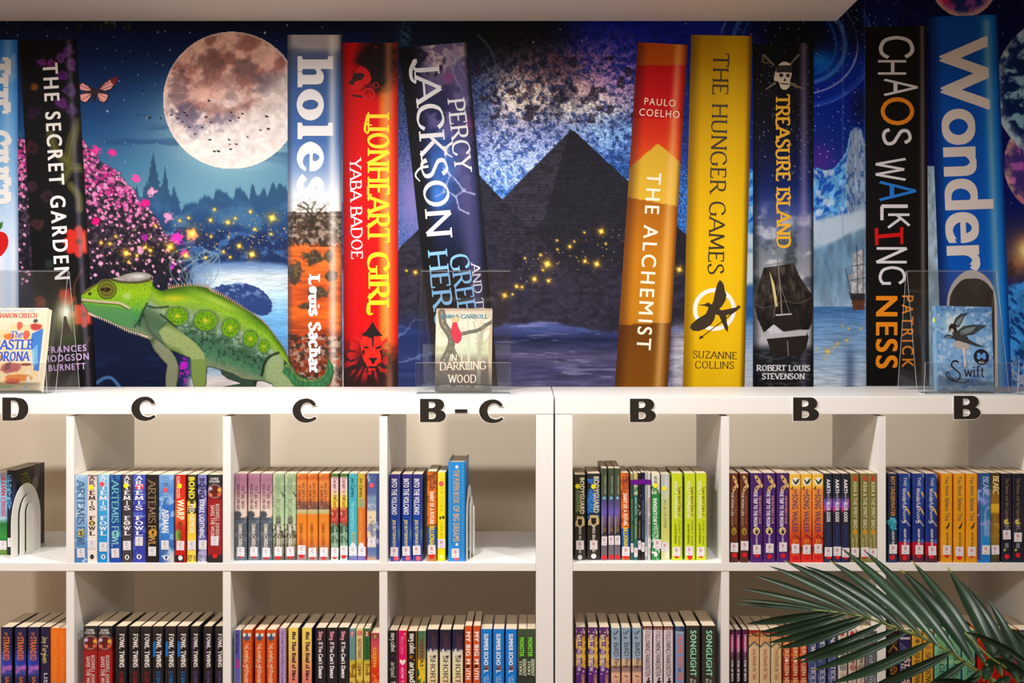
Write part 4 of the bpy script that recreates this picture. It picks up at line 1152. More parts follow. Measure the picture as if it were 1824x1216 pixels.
books(1, DR, [(726.6, 742.6)], 1123.5, 'black paperback with white lower case letters and orange star', 'right of the pink heart book', solid((40, 34, 34)), [('ell', .36, 46, 2.6, 2.8, (210, 130, 30)), ('ell', .36, 46, 1.4, 1.5, (50, 40, 30)), ('ell', .7, 51, 1.4, 1.4, (230, 130, 60)), ('rect', .9, 1, 0, 160, (170, 130, 50))], [A('meg cabot', 4, 40, .22, .56, (240, 236, 226), 'serifb'), T('artpad', 55, 92, .22, .56, (240, 236, 226), 'serifb')], (180, 140, 50), depth=.125)
books(1, DR, [(744.2, 758)], 1123.5, 'green and yellow paperback with brown capitals', 'left of the night sky trio under the B-C sign', G((0, (70, 110, 84)), (20, (90, 120, 80)), (26, (110, 100, 76)), (50, (150, 130, 70)), (52, (236, 200, 40)), (70, (240, 204, 40)), (160, (240, 200, 50))), [('speck', 66, 110, 7, .56, (60, 110, 70)), ('rect', .9, 1, 0, 160, (150, 170, 150))], [T('SAFFIERS', 14, 64, .28, .44, (110, 64, 44), 'bold')], (130, 150, 140), depth=.125)
books(1, DR, [(760, 781.6), (783, 804), (805.6, 825.6)], 1121, 'night sky and cream paperback with dark spaced capitals', 'under the B-C sign in the lower row', G((0, (38, 34, 56)), (34, (44, 42, 80)), (38, (226, 220, 200)), (80, (236, 222, 170)), (110, (226, 180, 140)), (160, (200, 150, 120))), [('speck', 28, 50, 6, .55, (50, 46, 80)), ('rect', .93, 1, 0, 160, (40, 36, 50)), ('ell', .3, 36, 1.6, 1.6, (220, 220, 235))],
      [A('CATHERINE', 6, 34, .36, .2, (110, 66, 56), 'serif'), A('BRUTON', 12, 34, .58, .18, (110, 66, 56), 'serif'), T('SHORT', 46, 96, .3, .42, (60, 50, 60), 'serif')], (30, 28, 40), group='night sky and cream paperbacks', depth=.13)
books(1, DR, [(827, 841.8), (842.8, 856)], 1114.5, 'brick orange paperback with bold white big mouth title', 'under the B-C sign in the lower row', solid((214, 88, 38)), [('rect', .92, 1, 0, 160, (120, 40, 14)), ('ell', .4, 72, 3.6, 4, (80, 40, 30))], [T('MY BIG M', 10, 68, .2, .54, (246, 238, 230), 'black'), T('UTH', 75, 95, .2, .54, (246, 238, 230), 'black')], (110, 50, 30), group='brick orange paperbacks', depth=.135)
books(1, DR, [(856.6, 876.8), (878, 899), (900.4, 921.4)], 1120, 'bright blue paperback with bold white summer title', 'under the B-C sign in the lower row', solid((20, 124, 214)), [('rect', .93, 1, 0, 160, (16, 60, 140)), ('ell', .5, 69, 4, 5, (160, 76, 50)), ('ell', .42, 71, 2, 3, (60, 60, 90))], [T('SUMMER', 8, 38, .28, .36, (244, 244, 248), 'black'), T('SCHO', 40, 64, .28, .36, (244, 244, 248), 'black'), T('L', 73, 78, .28, .36, (244, 244, 248), 'black'), A('CATHERINE', 82, 120, .5, .2, (160, 200, 236), 'bold'), A('WILKINS', 84, 120, .24, .2, (160, 200, 236), 'bold')], (20, 60, 140), group='bright blue paperbacks', depth=.13)
books(1, DR, [(922.8, 939.8), (940.6, 956.6)], 1119.5, 'dark green paperback with neon green monster lettering', 'last under the B-C sign in the lower row', G((0, (66, 84, 62)), (30, (60, 76, 56)), (90, (40, 46, 40)), (160, (44, 44, 46))), [('rect', .92, 1, 0, 160, (90, 100, 86)), ('glow', .4, 94, 6, 8, (70, 80, 70), .6)], [T('MONSTER', 15, 49, .16, .46, (120, 226, 50), 'black'), T('SERPENT', 53, 84, .5, .36, (200, 210, 180), 'black'), T('STRIKE', 57, 82, .12, .28, (200, 206, 184), 'black')], (50, 60, 50), group='neon green monster paperbacks', depth=.13)
books(1, DR, [(1025.8, 1043), (1046.8, 1066), (1067.4, 1085.8)], 1116.5, 'purple paperback with white title and scribbled yellow words', 'in the lower row right of the seam', G((0, (96, 50, 110)), (100, (88, 40, 130)), (160, (90, 44, 130))), [('speck', 0, 12, 5, .62, (226, 200, 170)), ('rect', .62, .94, 16, 72, (206, 160, 50)), ('speck', 14, 74, 4, .56, (230, 190, 60)), ('ell', .56, 9, 1.6, 1.6, (240, 220, 180)), ('ell', .86, 10, 1.4, 1.4, (240, 220, 180)), ('ell', .8, 79, 1.6, 1.6, (240, 210, 170)), ('ell', .2, 83, 1.4, 1.4, (230, 210, 220))],
      [T('HOLLY HOPKINSON', 14, 78, .16, .34, (226, 206, 226), 'serifb'), A('CHARLIE P BROOKS', 84, 140, .6, .28, (226, 170, 70), 'bold')], (24, 40, 60), group='purple and yellow paperbacks', depth=.13)
books(1, DR, [(1087.2, 1106.6), (1107.4, 1123.4), (1124.8, 1145)], 1118, 'pale blue and peach paperback with hand drawn bird title', 'in the lower row right of the seam', G((0, (140, 164, 184)), (36, (150, 172, 196)), (54, (160, 176, 200)), (57, (222, 186, 150)), (68, (214, 180, 140)), (70, (150, 120, 116)), (78, (160, 130, 124)), (80, (232, 184, 150)), (110, (214, 160, 150)), (160, (200, 150, 150))), [('line', [(.2, 9), (.45, 11), (.7, 5)], 1.6, (50, 56, 66)), ('line', [(.3, 16), (.45, 19), (.62, 17)], 1.4, (50, 56, 66)), ('line', [(.1, 68), (.5, 70), (.9, 68)], 2, (70, 56, 56)), ('line', [(.3, 84), (.5, 87), (.7, 86)], 1.6, (70, 50, 50))],
      [T('BiRD', 26, 50, .3, .46, (50, 60, 72), 'hand'), T('Boy', 54, 70, .4, .42, (50, 56, 66), 'hand'), A('CATHERINE', 92, 130, .5, .24, (150, 100, 100), 'hand')], (40, 44, 60), group='pale blue and peach paperbacks', depth=.13)
books(1, DR, [(1145.6, 1162.8), (1164.2, 1181.4), (1182.4, 1199.8)], 1115, 'white paperback with dark hand drawn capitals and plum top', 'in the lower row right of the seam', G((0, (110, 50, 50)), (5, (70, 30, 40)), (6.5, (222, 206, 212)), (160, (220, 204, 212))), [('ell', .5, 3.5, 1.6, 1.6, (244, 200, 170)), ('ell', .2, 3, 1.2, 1.2, (244, 190, 160)), ('ell', .8, 3, 1.2, 1.2, (244, 190, 160)), ('rect', .93, 1, 0, 160, (60, 40, 90))],
      [T('FOLLOWING', 9, 46, .24, .46, (70, 60, 64), 'hand'), T('FRANKENSTEIN', 48, 89, .24, .46, (70, 60, 64), 'hand')], (50, 34, 70), group='white hand drawn paperbacks', depth=.13, decals=[('emblem', [[(.3, 98), (.5, 96), (.42, 93), (.6, 91), (.74, 92), (.6, 94), (.66, 97), (.8, 96), (.7, 100), (.4, 101)]], (40, 34, 36))])
books(1, DR, [(1203.4, 1219.4)], 1115, 'light blue paperback with coral brushed letters', 'left of the black pair in the lower row', G((0, (70, 90, 120)), (8, (80, 100, 130)), (10, (190, 190, 200)), (13, (130, 150, 196)), (160, (126, 146, 190))), [('speck', 0, 10, 4, .6, (40, 56, 80)), ('rect', .94, 1, 0, 160, (80, 90, 120))], [T('ALFIE', 16, 48, .3, .46, (230, 120, 84), 'black'), T('PETS', 54, 74, .3, .46, (230, 120, 84), 'black'), T('Zoe', 72, 80, .3, .4, (60, 66, 130), 'hand'), T('THE', 80, 96, .3, .46, (230, 120, 84), 'black')], (60, 70, 100), depth=.13)
books(1, DR, [(1222.6, 1247), (1250.6, 1275)], 1114, 'charcoal paperback with large mint green capitals', 'at the right panel of the lower row', G((0, (54, 52, 48)), (160, (66, 62, 56))), [('rect', .94, 1, 0, 160, (24, 22, 22))], [T('SONGLIGHT', 8, 90, .3, .42, (150, 226, 190), 'bold'), A('MOIRA', 96, 120, .5, .2, (214, 206, 200), 'sans'), A('BUFFINI', 94, 124, .26, .2, (214, 206, 200), 'sans')], (24, 22, 24), group='charcoal mint title paperbacks', depth=.14, decals=[('emblem_mark', [circ(.5, 19.5, .05, 1.2)], (236, 150, 130))])
books(1, DR, [(1299.6, 1308.8), (1309.6, 1320.6), (1321.6, 1333.8)], 1121, 'slim aubergine paperback with white slanted title', 'behind the palm tips in the lower row', G((0, (70, 40, 66)), (30, (130, 30, 84)), (40, (80, 34, 66)), (60, (48, 36, 48)), (160, (44, 36, 46))), [('glow', .3, 24, 4, 14, (190, 30, 110), .8)], [T('TAMARIND', 8, 40, .3, .4, (226, 210, 222), 'black'), T('and the', 40, 53, .36, .26, (200, 190, 200), 'hand'), T('STAR OF ISHTA', 54, 92, .3, .4, (236, 228, 230), 'black')], (30, 22, 30), group='slim aubergine paperbacks', depth=.13)
ZIG = [(0, 30), (.48, 21), (1, 30)]
books(1, DR, [(1334.6, 1353.4), (1354.2, 1373), (1374, 1392.8)], 1122, 'sand coloured paperback with zigzag line and red script', 'behind the palm leaves in the lower row', G((0, (150, 40, 34)), (5, (150, 40, 34)), (7, (206, 150, 100)), (20, (210, 156, 104)), (32, (216, 190, 146)), (160, (210, 184, 140))), [('line', ZIG, 2.6, (50, 56, 60)), ('line', [(a, b + 1.6) for a, b in ZIG], 1.2, (140, 160, 150)), ('speck', 6, 12, 3, .55, (60, 40, 36)), ('rect', .95, 1, 0, 160, (110, 90, 66))], [T('Song Beneath the Tides', 33, 88, .34, .36, (184, 70, 54), 'light'), A('BEVERLEY', 94, 130, .34, .3, (70, 60, 56), 'light')], (140, 110, 80), group='sand coloured paperbacks', depth=.13)
books(1, DR, [(1394.4, 1409), (1410, 1423.4), (1424.4, 1438.6)], 1124, 'rust red paperback with cream capitals and white disc', 'behind the palm leaves in the lower row', G((0, (214, 110, 40)), (20, (206, 80, 40)), (60, (170, 50, 26)), (160, (150, 60, 30))), [('ell', .5, 52, 3.4, 3.8, (236, 220, 206)), ('speck', 0, 110, 7, .62, (226, 120, 50))], [T('UNDER', 4, 40, .26, .5, (240, 210, 170), 'bold'), T('G', 41, 48, .26, .5, (240, 210, 170), 'bold'), T('LDEN SEA', 57, 96, .26, .5, (240, 214, 180), 'bold')], (90, 26, 20), group='rust red paperbacks', depth=.13)
books(1, DR, [(1440, 1455.6), (1456.6, 1472), (1474.4, 1491.6)], 1123, 'denim blue paperback with white tides capitals', 'behind the palm leaves in the lower row', G((0, (40, 44, 84)), (30, (70, 80, 130)), (160, (76, 84, 140))), [('speck', 30, 120, 6, .6, (110, 120, 170))], [T('NEW', 10, 40, .3, .46, (220, 220, 232), 'serifb'), T('TIDES', 62, 96, .3, .5, (222, 222, 236), 'serif')], (30, 34, 70), group='denim blue paperbacks', depth=.13)
for sp, tcol, nm in (((1493.6, 1509.8), (80, 110, 120), 'teal'), ((1512, 1526), (160, 50, 50), 'red'), ((1526.8, 1541), (110, 90, 60), 'brown')):
    books(1, DR, [sp], 1122, 'cream paperback with %s capitals and round seal' % nm, 'behind the palm leaves in the lower row', solid((216, 200, 190)), [('ell', .4, 6, 4, 5, (200, 46, 56)), ('ell', .5, 66, 6, 6, tcol), ('ell', .5, 66, 4, 4, (206, 196, 186)), ('ell', .5, 66, 2.4, 2.4, tcol), ('rect', .93, 1, 0, 160, (120, 40, 36))], [T('IMPERIUM', 18, 58, .2, .56, tcol, 'bold'), A('BROWN', 78, 110, .3, .4, (180, 160, 150), 'serif')], (130, 40, 36), depth=.13)
books(1, DR, [(1543, 1563)], 1123, 'grey marbled paperback with red dot and pale script', 'left of the white panel behind the palm', G((0, (70, 66, 70)), (12, (100, 100, 110)), (160, (110, 112, 124))), [('speck', 10, 150, 8, .58, (140, 144, 156)), ('rect', .92, 1, 0, 160, (50, 50, 56))], [A('DANGER', 7, 12, .26, .5, (200, 200, 206), 'bold', 'across'), T('Lord Lion', 26, 92, .34, .34, (206, 206, 220), 'light')], (60, 60, 66), dots=[('r', .5, 26)], depth=.13)
books(1, DR, [(1583, 1600)], 1123, 'black paperback with gold rays and orange letters', 'first in the lower right cell', solid((34, 24, 22)), [('line', [(0, 38), (.5, 26), (1, 36)], 1.6, (200, 150, 50)), ('speck', 12, 24, 3, .58, (120, 90, 40))], [T('GILDED', 44, 90, .5, .36, (190, 110, 50), 'bold'), A('KATE', 60, 84, .16, .24, (200, 150, 60), 'bold')], (26, 18, 16), depth=.13)
books(1, DR, [(1601, 1623)], 1121, 'indigo paperback with white stripes', 'second in the lower right cell', solid((38, 34, 78)), [('rect', .1, .9, 13, 16, (196, 190, 210)), ('line', [(.1, 24), (.9, 40)], 1, (140, 136, 170)), ('line', [(.1, 30), (.6, 40)], 1, (140, 136, 170)), ('line', [(.05, 52), (.5, 44), (.95, 54)], 1.4, (180, 176, 200))], [T('STARS', 50, 96, .44, .4, (220, 190, 180), 'slab'), A('KATE MAYHEM', 60, 110, .14, .26, (214, 210, 226), 'bold')], (26, 22, 50), depth=.13)
books(1, DR, [(1624.2, 1643.6), (1644.6, 1663)], 1123, 'mustard gold paperback with dark flourished capitals', 'behind the palm stalk in the lower right cell', solid((206, 156, 50)), [('ell', .5, 18, 4, 4, (110, 84, 40)), ('rect', .94, 1, 0, 160, (90, 60, 20))], [A('LEIGH', 26, 31, .2, .6, (120, 90, 40), 'serif', 'across'), T('SHADOW', 38, 96, .26, .44, (70, 54, 40), 'serif')], (100, 70, 30), group='mustard gold paperbacks', depth=.13)
books(1, DR, [(1665, 1688), (1690.4, 1713), (1715, 1737.8)], 1122, 'mint green paperback with dark capitals', 'behind the palm leaves in the lower right cell', G((0, (80, 140, 110)), (20, (110, 170, 120)), (60, (100, 170, 140)), (160, (80, 150, 120))), [('rect', .88, 1, 0, 160, (60, 100, 130)), ('speck', 4, 60, 8, .6, (140, 190, 140))], [T('SIEGE', 36, 80, .36, .36, (40, 70, 60), 'serif'), A('STORM', 84, 110, .36, .3, (40, 80, 66), 'serif')], (40, 70, 90), group='mint green paperbacks', depth=.13)
books(1, DR, [(1742, 1764), (1766.6, 1788.6), (1790.6, 1813)], 1120, 'crimson and flame paperback', 'behind the palm in the lower right cell', G((0, (196, 60, 30)), (8, (214, 90, 30)), (20, (180, 20, 16)), (160, (150, 16, 20))), [('speck', 0, 20, 6, .5, (230, 120, 40)), ('rect', .92, 1, 0, 160, (226, 90, 30)), ('glow', .6, 70, 6, 30, (214, 50, 20), .5)], [T('RUIN AND RISING', 40, 120, .3, .4, (120, 10, 14), 'serif')], (60, 14, 14), group='crimson and flame paperbacks', depth=.13)
books(1, DR, [(1817, 1840)], 1122, 'black and grey paperback', 'at the far right end of the lower row', G((0, (50, 54, 60)), (14, (150, 154, 160)), (26, (40, 44, 50)), (160, (34, 40, 46))), [('speck', 20, 90, 5, .62, (150, 150, 150))], [T('WOLF', 84, 120, .3, .4, (200, 200, 200), 'bold')], (30, 32, 36), depth=.13)

# words and picture on the side of the black book by the bookend
r = [b for b in BOOKS if b['label'].startswith('black paperback with yellow words')][0]
xs = SIDE_A.w / 2 + .0003
hS = SIDE_A.h


def on_side(a, b):                               # a: metres from the spine, b: metres from the top
    return (xs, a, hS - b)


for i, (s, y) in enumerate((('I need', .018), ('you more', .026), ('than it', .034), ('takes', .041))):
    flat_text('blurb', r, s, (.025 + .004 * i, y), (.062 + .006 * i, y - .002), .0062, (190, 176, 40), 'hand', on_side)
arm = catmull([(.118, 0), (.112, .03), (.098, .05), (.108, .085), (.128, .10), (.135, .13)], 6)
flat_polys('figure_picture', r, quads_line(arm, .034, .014), (108, 102, 98), on_side)
flat_polys('figure_picture', r, [disc(.104, .045, .017, 20)], (128, 122, 116), lambda a, b: (xs + .0001, a, hS - b))


# ---------------------------------------------------------------- white bookends
def bookend(label, loc, rotz, h=.165, w=.122):
    r = thing('bookend', label, 'bookend', loc, rotz, 'white bookends')
    m = mat((232, 230, 222), .35, .45, .01, 20, name='white_enamel')

    def arch(w_, h_, n=14):
        q = h_ - w_ * .75
        pts = [(0, 0)] + [(w_ / 2 - w_ / 2 * math.cos(t), q + w_ * .75 * math.sin(t)) for t in np.linspace(0, math.pi, n)] + [(w_, 0)]
        return pts
    # nested arches pressed out of one another, upright plate in the y-z plane
    for i, (nm, mar) in enumerate((('plate', 0), ('raised_arch', .026), ('raised_arch', .045))):
        ou = [(mar + a, b) for a, b in arch(w - 2 * mar, h - mar * 1.05)]
        if i == 0:
            inn = [(.026 + .001 + a, b) for a, b in arch(w - .054, h - .028)]
        elif i == 1:
            inn = [(.045 + .001 + a, b) for a, b in arch(w - .092, h - .048)]
        else:
            inn = None
        t = .0012
        off = .0055 * i
        bm = bmesh.new()
        sides = []
        for x in (off, off + t):
            sides.append(([bm.verts.new((x, a, b)) for a, b in ou], [bm.verts.new((x, a, b)) for a, b in inn] if inn else None))
        (o0, i0), (o1, i1) = sides
        n = len(o0)
        if inn:
            for k in range(n - 1):
                bm.faces.new((o0[k], o0[k + 1], i0[k + 1], i0[k]))
                bm.faces.new((o1[k + 1], o1[k], i1[k], i1[k + 1]))
                bm.faces.new((i0[k], i0[k + 1], i1[k + 1], i1[k]))
            for o_, i_ in ((0, 0), (n - 1, n - 1)):
                bm.faces.new((o0[o_], i0[i_], i1[i_], o1[o_]))
        else:
            bm.faces.new(o0)
            bm.faces.new(o1[::-1])
            bm.faces.new((o0[0], o0[-1], o1[-1], o1[0]))
        for k in range(n - 1):
            bm.faces.new((o0[k + 1], o0[k], o1[k], o1[k + 1]))
        bmesh.ops.recalc_face_normals(bm, faces=bm.faces[:])
        me = bpy.data.meshes.new(nm)
        bm.to_mesh(me)
        bm.free()
        me.materials.append(m)
        link(nm, me, r)
    box('foot_plate', -.085, .001, .01, w - .01, 0, .00015, m, r)
    return r


bookend('white arched bookend with nested arches, right of the black book at far left', (-1.1965, 2.604 - DW, SHELF[0] + .0001), math.radians(-7))
bookend('white arched bookend seen edge on, right of the tall blue hardback', (PX(830.4, 2.572), 2.572 - DW, SHELF[0] + .0001), math.radians(-3), h=.165, w=.12)

# ---------------------------------------------------------------- the printed mural on the wall above the bookcases
MURAL = thing('wall_mural', 'printed wall mural of night scenes, giant book spines and a green chameleon', 'mural', (0, 0, 0))
OFF = {'base': .0012, 'moon': .0016, 'spine': .002, 'art': .0023, 'ink': .0026, 'animal': .0034, 'fore': .0038}


def wall_pt(layer):
    D = DW - OFF[layer]
    return lambda x, y: P(x, y, D)


def wall_grid(name, X, Y, C, layer, parent=MURAL, mask=None, vivid=1.18):
    D = DW - OFF[layer]
    g = C.mean(-1, keepdims=True)
    C = np.clip(g + (C - g) * vivid, 0, 255)
    C = C * .97 * (np.max(C, -1, keepdims=True) / 255) ** .2
    V = np.stack([(X - CX) * D / F, np.full(X.shape, D - DW), CAMZ - (Y - CY) * D / F], -1)
    return grid_mesh(name, V, C, VINYL, parent, mask)


def star_splat(C, X, Y, pts, col, core=None):
    """pts: (x, y, radius, strength); four-pointed glints"""
    for x, y, r, a in pts:
        m = (np.abs(X - x) < r * 5) & (np.abs(Y - y) < r * 5)
        if not m.any():
            continue
        dx, dy = X[m] - x, Y[m] - y
        d = np.hypot(dx, dy)
        p_, q_ = dx * .92 + dy * .39, -dx * .39 + dy * .92
        k = np.exp(-(d / (r * .42)) ** 2) + .38 * np.exp(-(d / (r * 1.25)) ** 2)
        for u_, v_ in ((p_, q_), (q_, p_)):
            k = k + .9 * np.exp(-np.abs(u_) / (r * .13) - np.abs(v_) / (r * .75))
        k = np.clip(k * a, 0, 1)[..., None]
        c = C[m]
        c = c * (1 - k) + np.array(col) * k
        if core is not None:
            kk = np.exp(-(d / (r * .3)) ** 2)[..., None] * min(1, a)
            c = c * (1 - kk) + np.array(core) * kk
        C[m] = c


def specks(C, X, Y, cell, dens, size, col, region, seed, amp=1.0):
    d, r = worley(X / cell, Y / cell, seed)
    k = (1 - sm(size * .4, size, d * cell)) * (r < dens) * region * amp * (.4 + .6 * r / max(dens, 1e-6))
    return mixc(C, col, k)


GOLD, GLINT = (250, 190, 60), (255, 240, 180)


def paint_backdrop(X, Y):
    C = np.zeros(X.shape + (3,))
    n1 = fbm(X / 60, Y / 60, 4, 1)
    n2 = fbm(X / 18, Y / 18, 4, 2)
    n3 = fbm(X / 5, Y / 5, 3, 3)
    # ---------- garden by moonlight (x < 610)
    G_ = ramp(Y, [(30, (8, 16, 44)), (70, (10, 30, 76)), (150, (14, 50, 106)), (230, (32, 78, 132)), (300, (60, 112, 150)), (350, (92, 138, 164)), (700, (20, 34, 70))])
    dm = np.hypot(X - 412, Y - 178)
    G_ = mixc(G_, (160, 196, 208), np.exp(-np.clip(dm - 118, 0, None) / 62) * sm(60, 300, Y) * .85)
    G_ = mixc(G_, (40, 74, 124), .5 * sm(.5, .75, fbm(X / 90, Y / 14, 3, 4)) * sm(170, 220, Y) * (1 - sm(260, 320, Y)))
    G_ = specks(G_, X, Y, 26, .5, 1.5, (220, 230, 245), (Y < 300) * (dm > 130) * 1.0, 11)
    G_ = specks(G_, X, Y, 60, .5, 2.6, (245, 248, 255), (Y < 260) * (dm > 130) * 1.0, 12)
    # far forest
    tl = 358 - 26 * vn(X / 9, X * 0, 21) - 14 * vn(X / 4, X * 0, 22) + 30 * vn(X / 45, X * 0, 23) - 18 * np.exp(-((X - 500) / 14.0) ** 2)
    for cx_, top, wd in ((273, 272, 14), (294, 296, 12), (262, 320, 22), (310, 330, 20), (494, 335, 10)):
        tl = np.minimum(tl, top + np.abs(X - cx_) * (70.0 / wd) * (.6 + .8 * vn(X / 3, Y / 5, 24)))
    fm = sm(-3, 5, Y - tl)
    fc = ramp(Y, [(280, (50, 84, 112)), (340, (52, 90, 124)), (380, (44, 82, 126)), (420, (32, 60, 108)), (480, (28, 50, 98))])
    fc = mixc(fc, (86, 130, 168), .55 * sm(.45, .75, fbm(X / 40, Y / 28, 3, 25)) * sm(340, 380, Y) * (1 - sm(420, 450, Y)))
    G_ = G_ * (1 - fm[..., None]) + fc * fm[..., None]
    # hedge in front of the lake
    hm = sm(-4, 5, Y - (432 - 26 * vn(X / 34, X * 0, 31) - 6 * vn(X / 8, X * 0, 32)))
    G_ = mixc(G_, (28, 48, 92), hm)
    G_ = mixc(G_, (62, 96, 148), hm * sm(.55, .7, n2) * (1 - sm(455, 480, Y)))
    # lake
    lk = sm(-5, 4, Y - (474 - 8 * np.sin((X - 330) / 60) + 8 * (n2 - .5))) * sm(330, 352, X)
    L_ = ramp(Y, [(460, (70, 100, 150)), (475, (120, 146, 180)), (492, (196, 206, 212)), (515, (190, 208, 220)), (560, (120, 170, 210)), (620, (86, 140, 190)), (660, (150, 170, 190)), (700, (206, 200, 198))])
    L_ = mixc(L_, (60, 92, 150), sm(60, 130, np.abs(X - 445) + (Y < 520) * 10) * (1 - sm(540, 580, Y)) * .7)
    L_ = L_ * (.86 + .3 * fbm(X / 16, Y / 2.2, 3, 33))[..., None]
    G_ = G_ * (1 - lk[..., None]) + L_ * lk[..., None]
    # dark water at the left with a pale bank under the animal
    G_ = mixc(G_, (14, 26, 58), sm(478, 520, Y) * (1 - sm(290, 350, X)))
    G_ = mixc(G_, (30, 50, 96), .5 * sm(.52, .7, fbm(X / 30, Y / 5, 3, 34)) * sm(600, 660, Y) * (X < 340))
    sand = sm(-6, 6, Y - 668 + .05 * (X - 420)) * sm(322, 350, X)
    G_ = mixc(G_, (206, 198, 198), sand)
    G_ = G_ * np.where(sand > .3, .85 + .25 * fbm(X / 30, Y / 2, 3, 35), 1)[..., None]
    for pts in ([(172, 682), (186, 673), (200, 674), (214, 690)],):
        G_ = mixc(G_, (90, 130, 180), (1 - sm(1.5, 4, pathdist(X, Y, catmull(pts, 6)))) * .8)
    # rock in the lake
    rk = [(378, 514), (396, 505), (420, 502), (440, 506), (458, 512), (476, 526), (486, 540), (484, 552), (470, 562), (440, 560), (380, 540)]
    rm = inpoly(X + 6 * (n3 - .5), Y + 9 * (n2 - .5), rk)
    G_ = np.where(rm[..., None], mixc(np.broadcast_to(np.array((46, 66, 118.)), G_.shape), (150, 176, 210), sm(.46, .62, fbm(X / 9, Y / 6, 4, 36)) * (1 - sm(500, 548, Y)) * .85), G_)
    # flowering bush
    bush = sm(-10, 10, np.where(X < 152, 1, 0) * 0 + (Y - (252 + 1.05 * np.clip(X - 150, 0, 100) + 1.25 * np.clip(X - 250, 0, 60) + 2.2 * np.clip(X - 310, 0, 60) + 26 * (n2 - .5)))) * (1 - sm(326, 350, X - 14 * n2)) * (1 - sm(500, 540, Y + 30 * n2))
    bc = mixc(np.broadcast_to(np.array((38, 30, 48.)), X.shape + (3,)), (92, 76, 92), sm(.52, .68, n3))
    bc = mixc(bc, (22, 22, 34), sm(420, 500, Y) * .8)
    G_ = G_ * (1 - bush[..., None]) + bc * bush[..., None]
    for cell, dens, rad, seed in ((8, .85, 4.4, 41), (13, .6, 6.5, 42), (5.5, .7, 3, 43)):
        d, r = worley(X / cell, Y / cell, seed)
        up = 1 - sm(310, 425, Y - .25 * (X - 200))
        keep = r < dens * (.1 + .9 * up)
        col = ramp(r / dens, [(0, (240, 176, 212)), (.3, (226, 128, 186)), (.55, (210, 88, 158)), (.8, (196, 44, 136)), (1, (156, 66, 176))])
        col = col * (.72 + .5 * n3)[..., None]
        k = (1 - sm(.45, .95, d * cell / rad + 1.3 * (n3 - .5))) * keep * sm(.2, .6, bush)
        G_ = G_ * (1 - k[..., None]) + col * k[..., None]
    for x, y, r, c in ((172, 268, 9, (226, 70, 150)), (200, 272, 8, (220, 60, 150)), (243, 318, 9, (236, 90, 170)), (272, 342, 9, (246, 160, 196)), (300, 386, 10, (244, 150, 190)), (316, 424, 14, (210, 60, 180)), (343, 418, 12, (226, 120, 150)), (258, 362, 9, (226, 30, 130)), (330, 452, 10, (190, 50, 170)), (170, 394, 8, (214, 20, 120)), (258, 423, 7, (160, 40, 150)), (306, 476, 5, (170, 50, 180))):
        d = np.hypot(X - x, Y - y) / r + 1.5 * (n3 - .5)
        k = 1 - sm(.6, 1.0, d)
        G_ = G_ * (1 - k[..., None]) + (np.array(c) * (.8 + .4 * n3)[..., None]) * k[..., None]
    # pale stems by the water
    for i in range(14):
        x0 = 322 + (i * 37 % 50)
        pts = catmull([(x0, 512), (x0 + (i % 5 - 2) * 9, 486), (x0 + (i % 7 - 3) * 8 + 10, 452 + 4 * (i % 4)), (x0 + 16 - 6 * (i % 6), 440 + 5 * (i % 6))], 5)
        G_ = mixc(G_, (120, 150, 170), (1 - sm(.6, 2.0, pathdist(X, Y, pts))) * .6)
    # dark leaves hanging at the top
    lv = sm(.50, .6, fbm(X / 14, Y / 16, 4, 51)) * (1 - sm(46, 72, Y + 16 * vn(X / 30, X * 0, 52))) * (X < 235)
    G_ = mixc(G_, (34, 44, 48), lv)
    G_ = mixc(G_, (96, 104, 92), lv * sm(.6, .72, n3))
    # small hummock of purple reflections
    G_ = mixc(G_, (170, 40, 180), (1 - sm(.5, 1, np.hypot((X - 328) / 12, (Y - 662) / 34))) * sm(.45, .6, fbm(X / 6, Y / 2.4, 3, 53)))
    # gold dust over the garden
    dust = np.exp(-((Y - (430 - .12 * (X - 350))) / 44.0) ** 2) * sm(150, 220, X)
    G_ = specks(G_, X, Y, 8, .5, 1.5, (250, 210, 130), dust, 61, .9)
    G_ = specks(G_, X, Y, 16, .4, 2.4, (250, 196, 90), dust, 62, .9)
    star_splat(G_, X, Y, [(485, 388, 9, 1), (342, 416, 11, 1), (225, 451, 8, 1), (449, 453, 8, 1), (426, 438, 6, 1), (406, 396, 6, .9), (375, 392, 5, .9), (382, 373, 4, .9), (303, 440, 9, .9), (331, 455, 7, .9), (446, 377, 4, 1), (180, 432, 5, .8), (196, 434, 5, .8), (206, 421, 4, .8), (259, 440, 5, .9), (268, 446, 5, .9), (244, 455, 4, .9), (229, 467, 4, .8), (336, 388, 4, .9), (320, 393, 4, .8), (277, 402, 4, .8), (454, 408, 4, .9), (483, 417, 4, .8), (398, 448, 4, .8), (410, 458, 4, .8), (366, 459, 4, .8), (376, 421, 4, .8), (419, 389, 4, .8)], GOLD, GLINT)
    # ---------- desert under the milky way
    K_ = ramp(Y, [(30, (16, 24, 44)), (140, (20, 34, 80)), (260, (34, 58, 120)), (340, (44, 92, 160))])
    K_ = mixc(K_, (18, 30, 130), sm(960, 1060, X + 40 * (n1 - .5)) * (1 - sm(70, 260, Y)))
    K_ = mixc(K_, (20, 20, 26), np.exp(-((X - 900) / 95.0) ** 2 - ((Y - 60) / 52.0) ** 2) * 1.1)
    fine = vn(X / 1.7, Y / 1.7, 71)
    grain = fbm(X / 7, Y / 7, 4, 72)
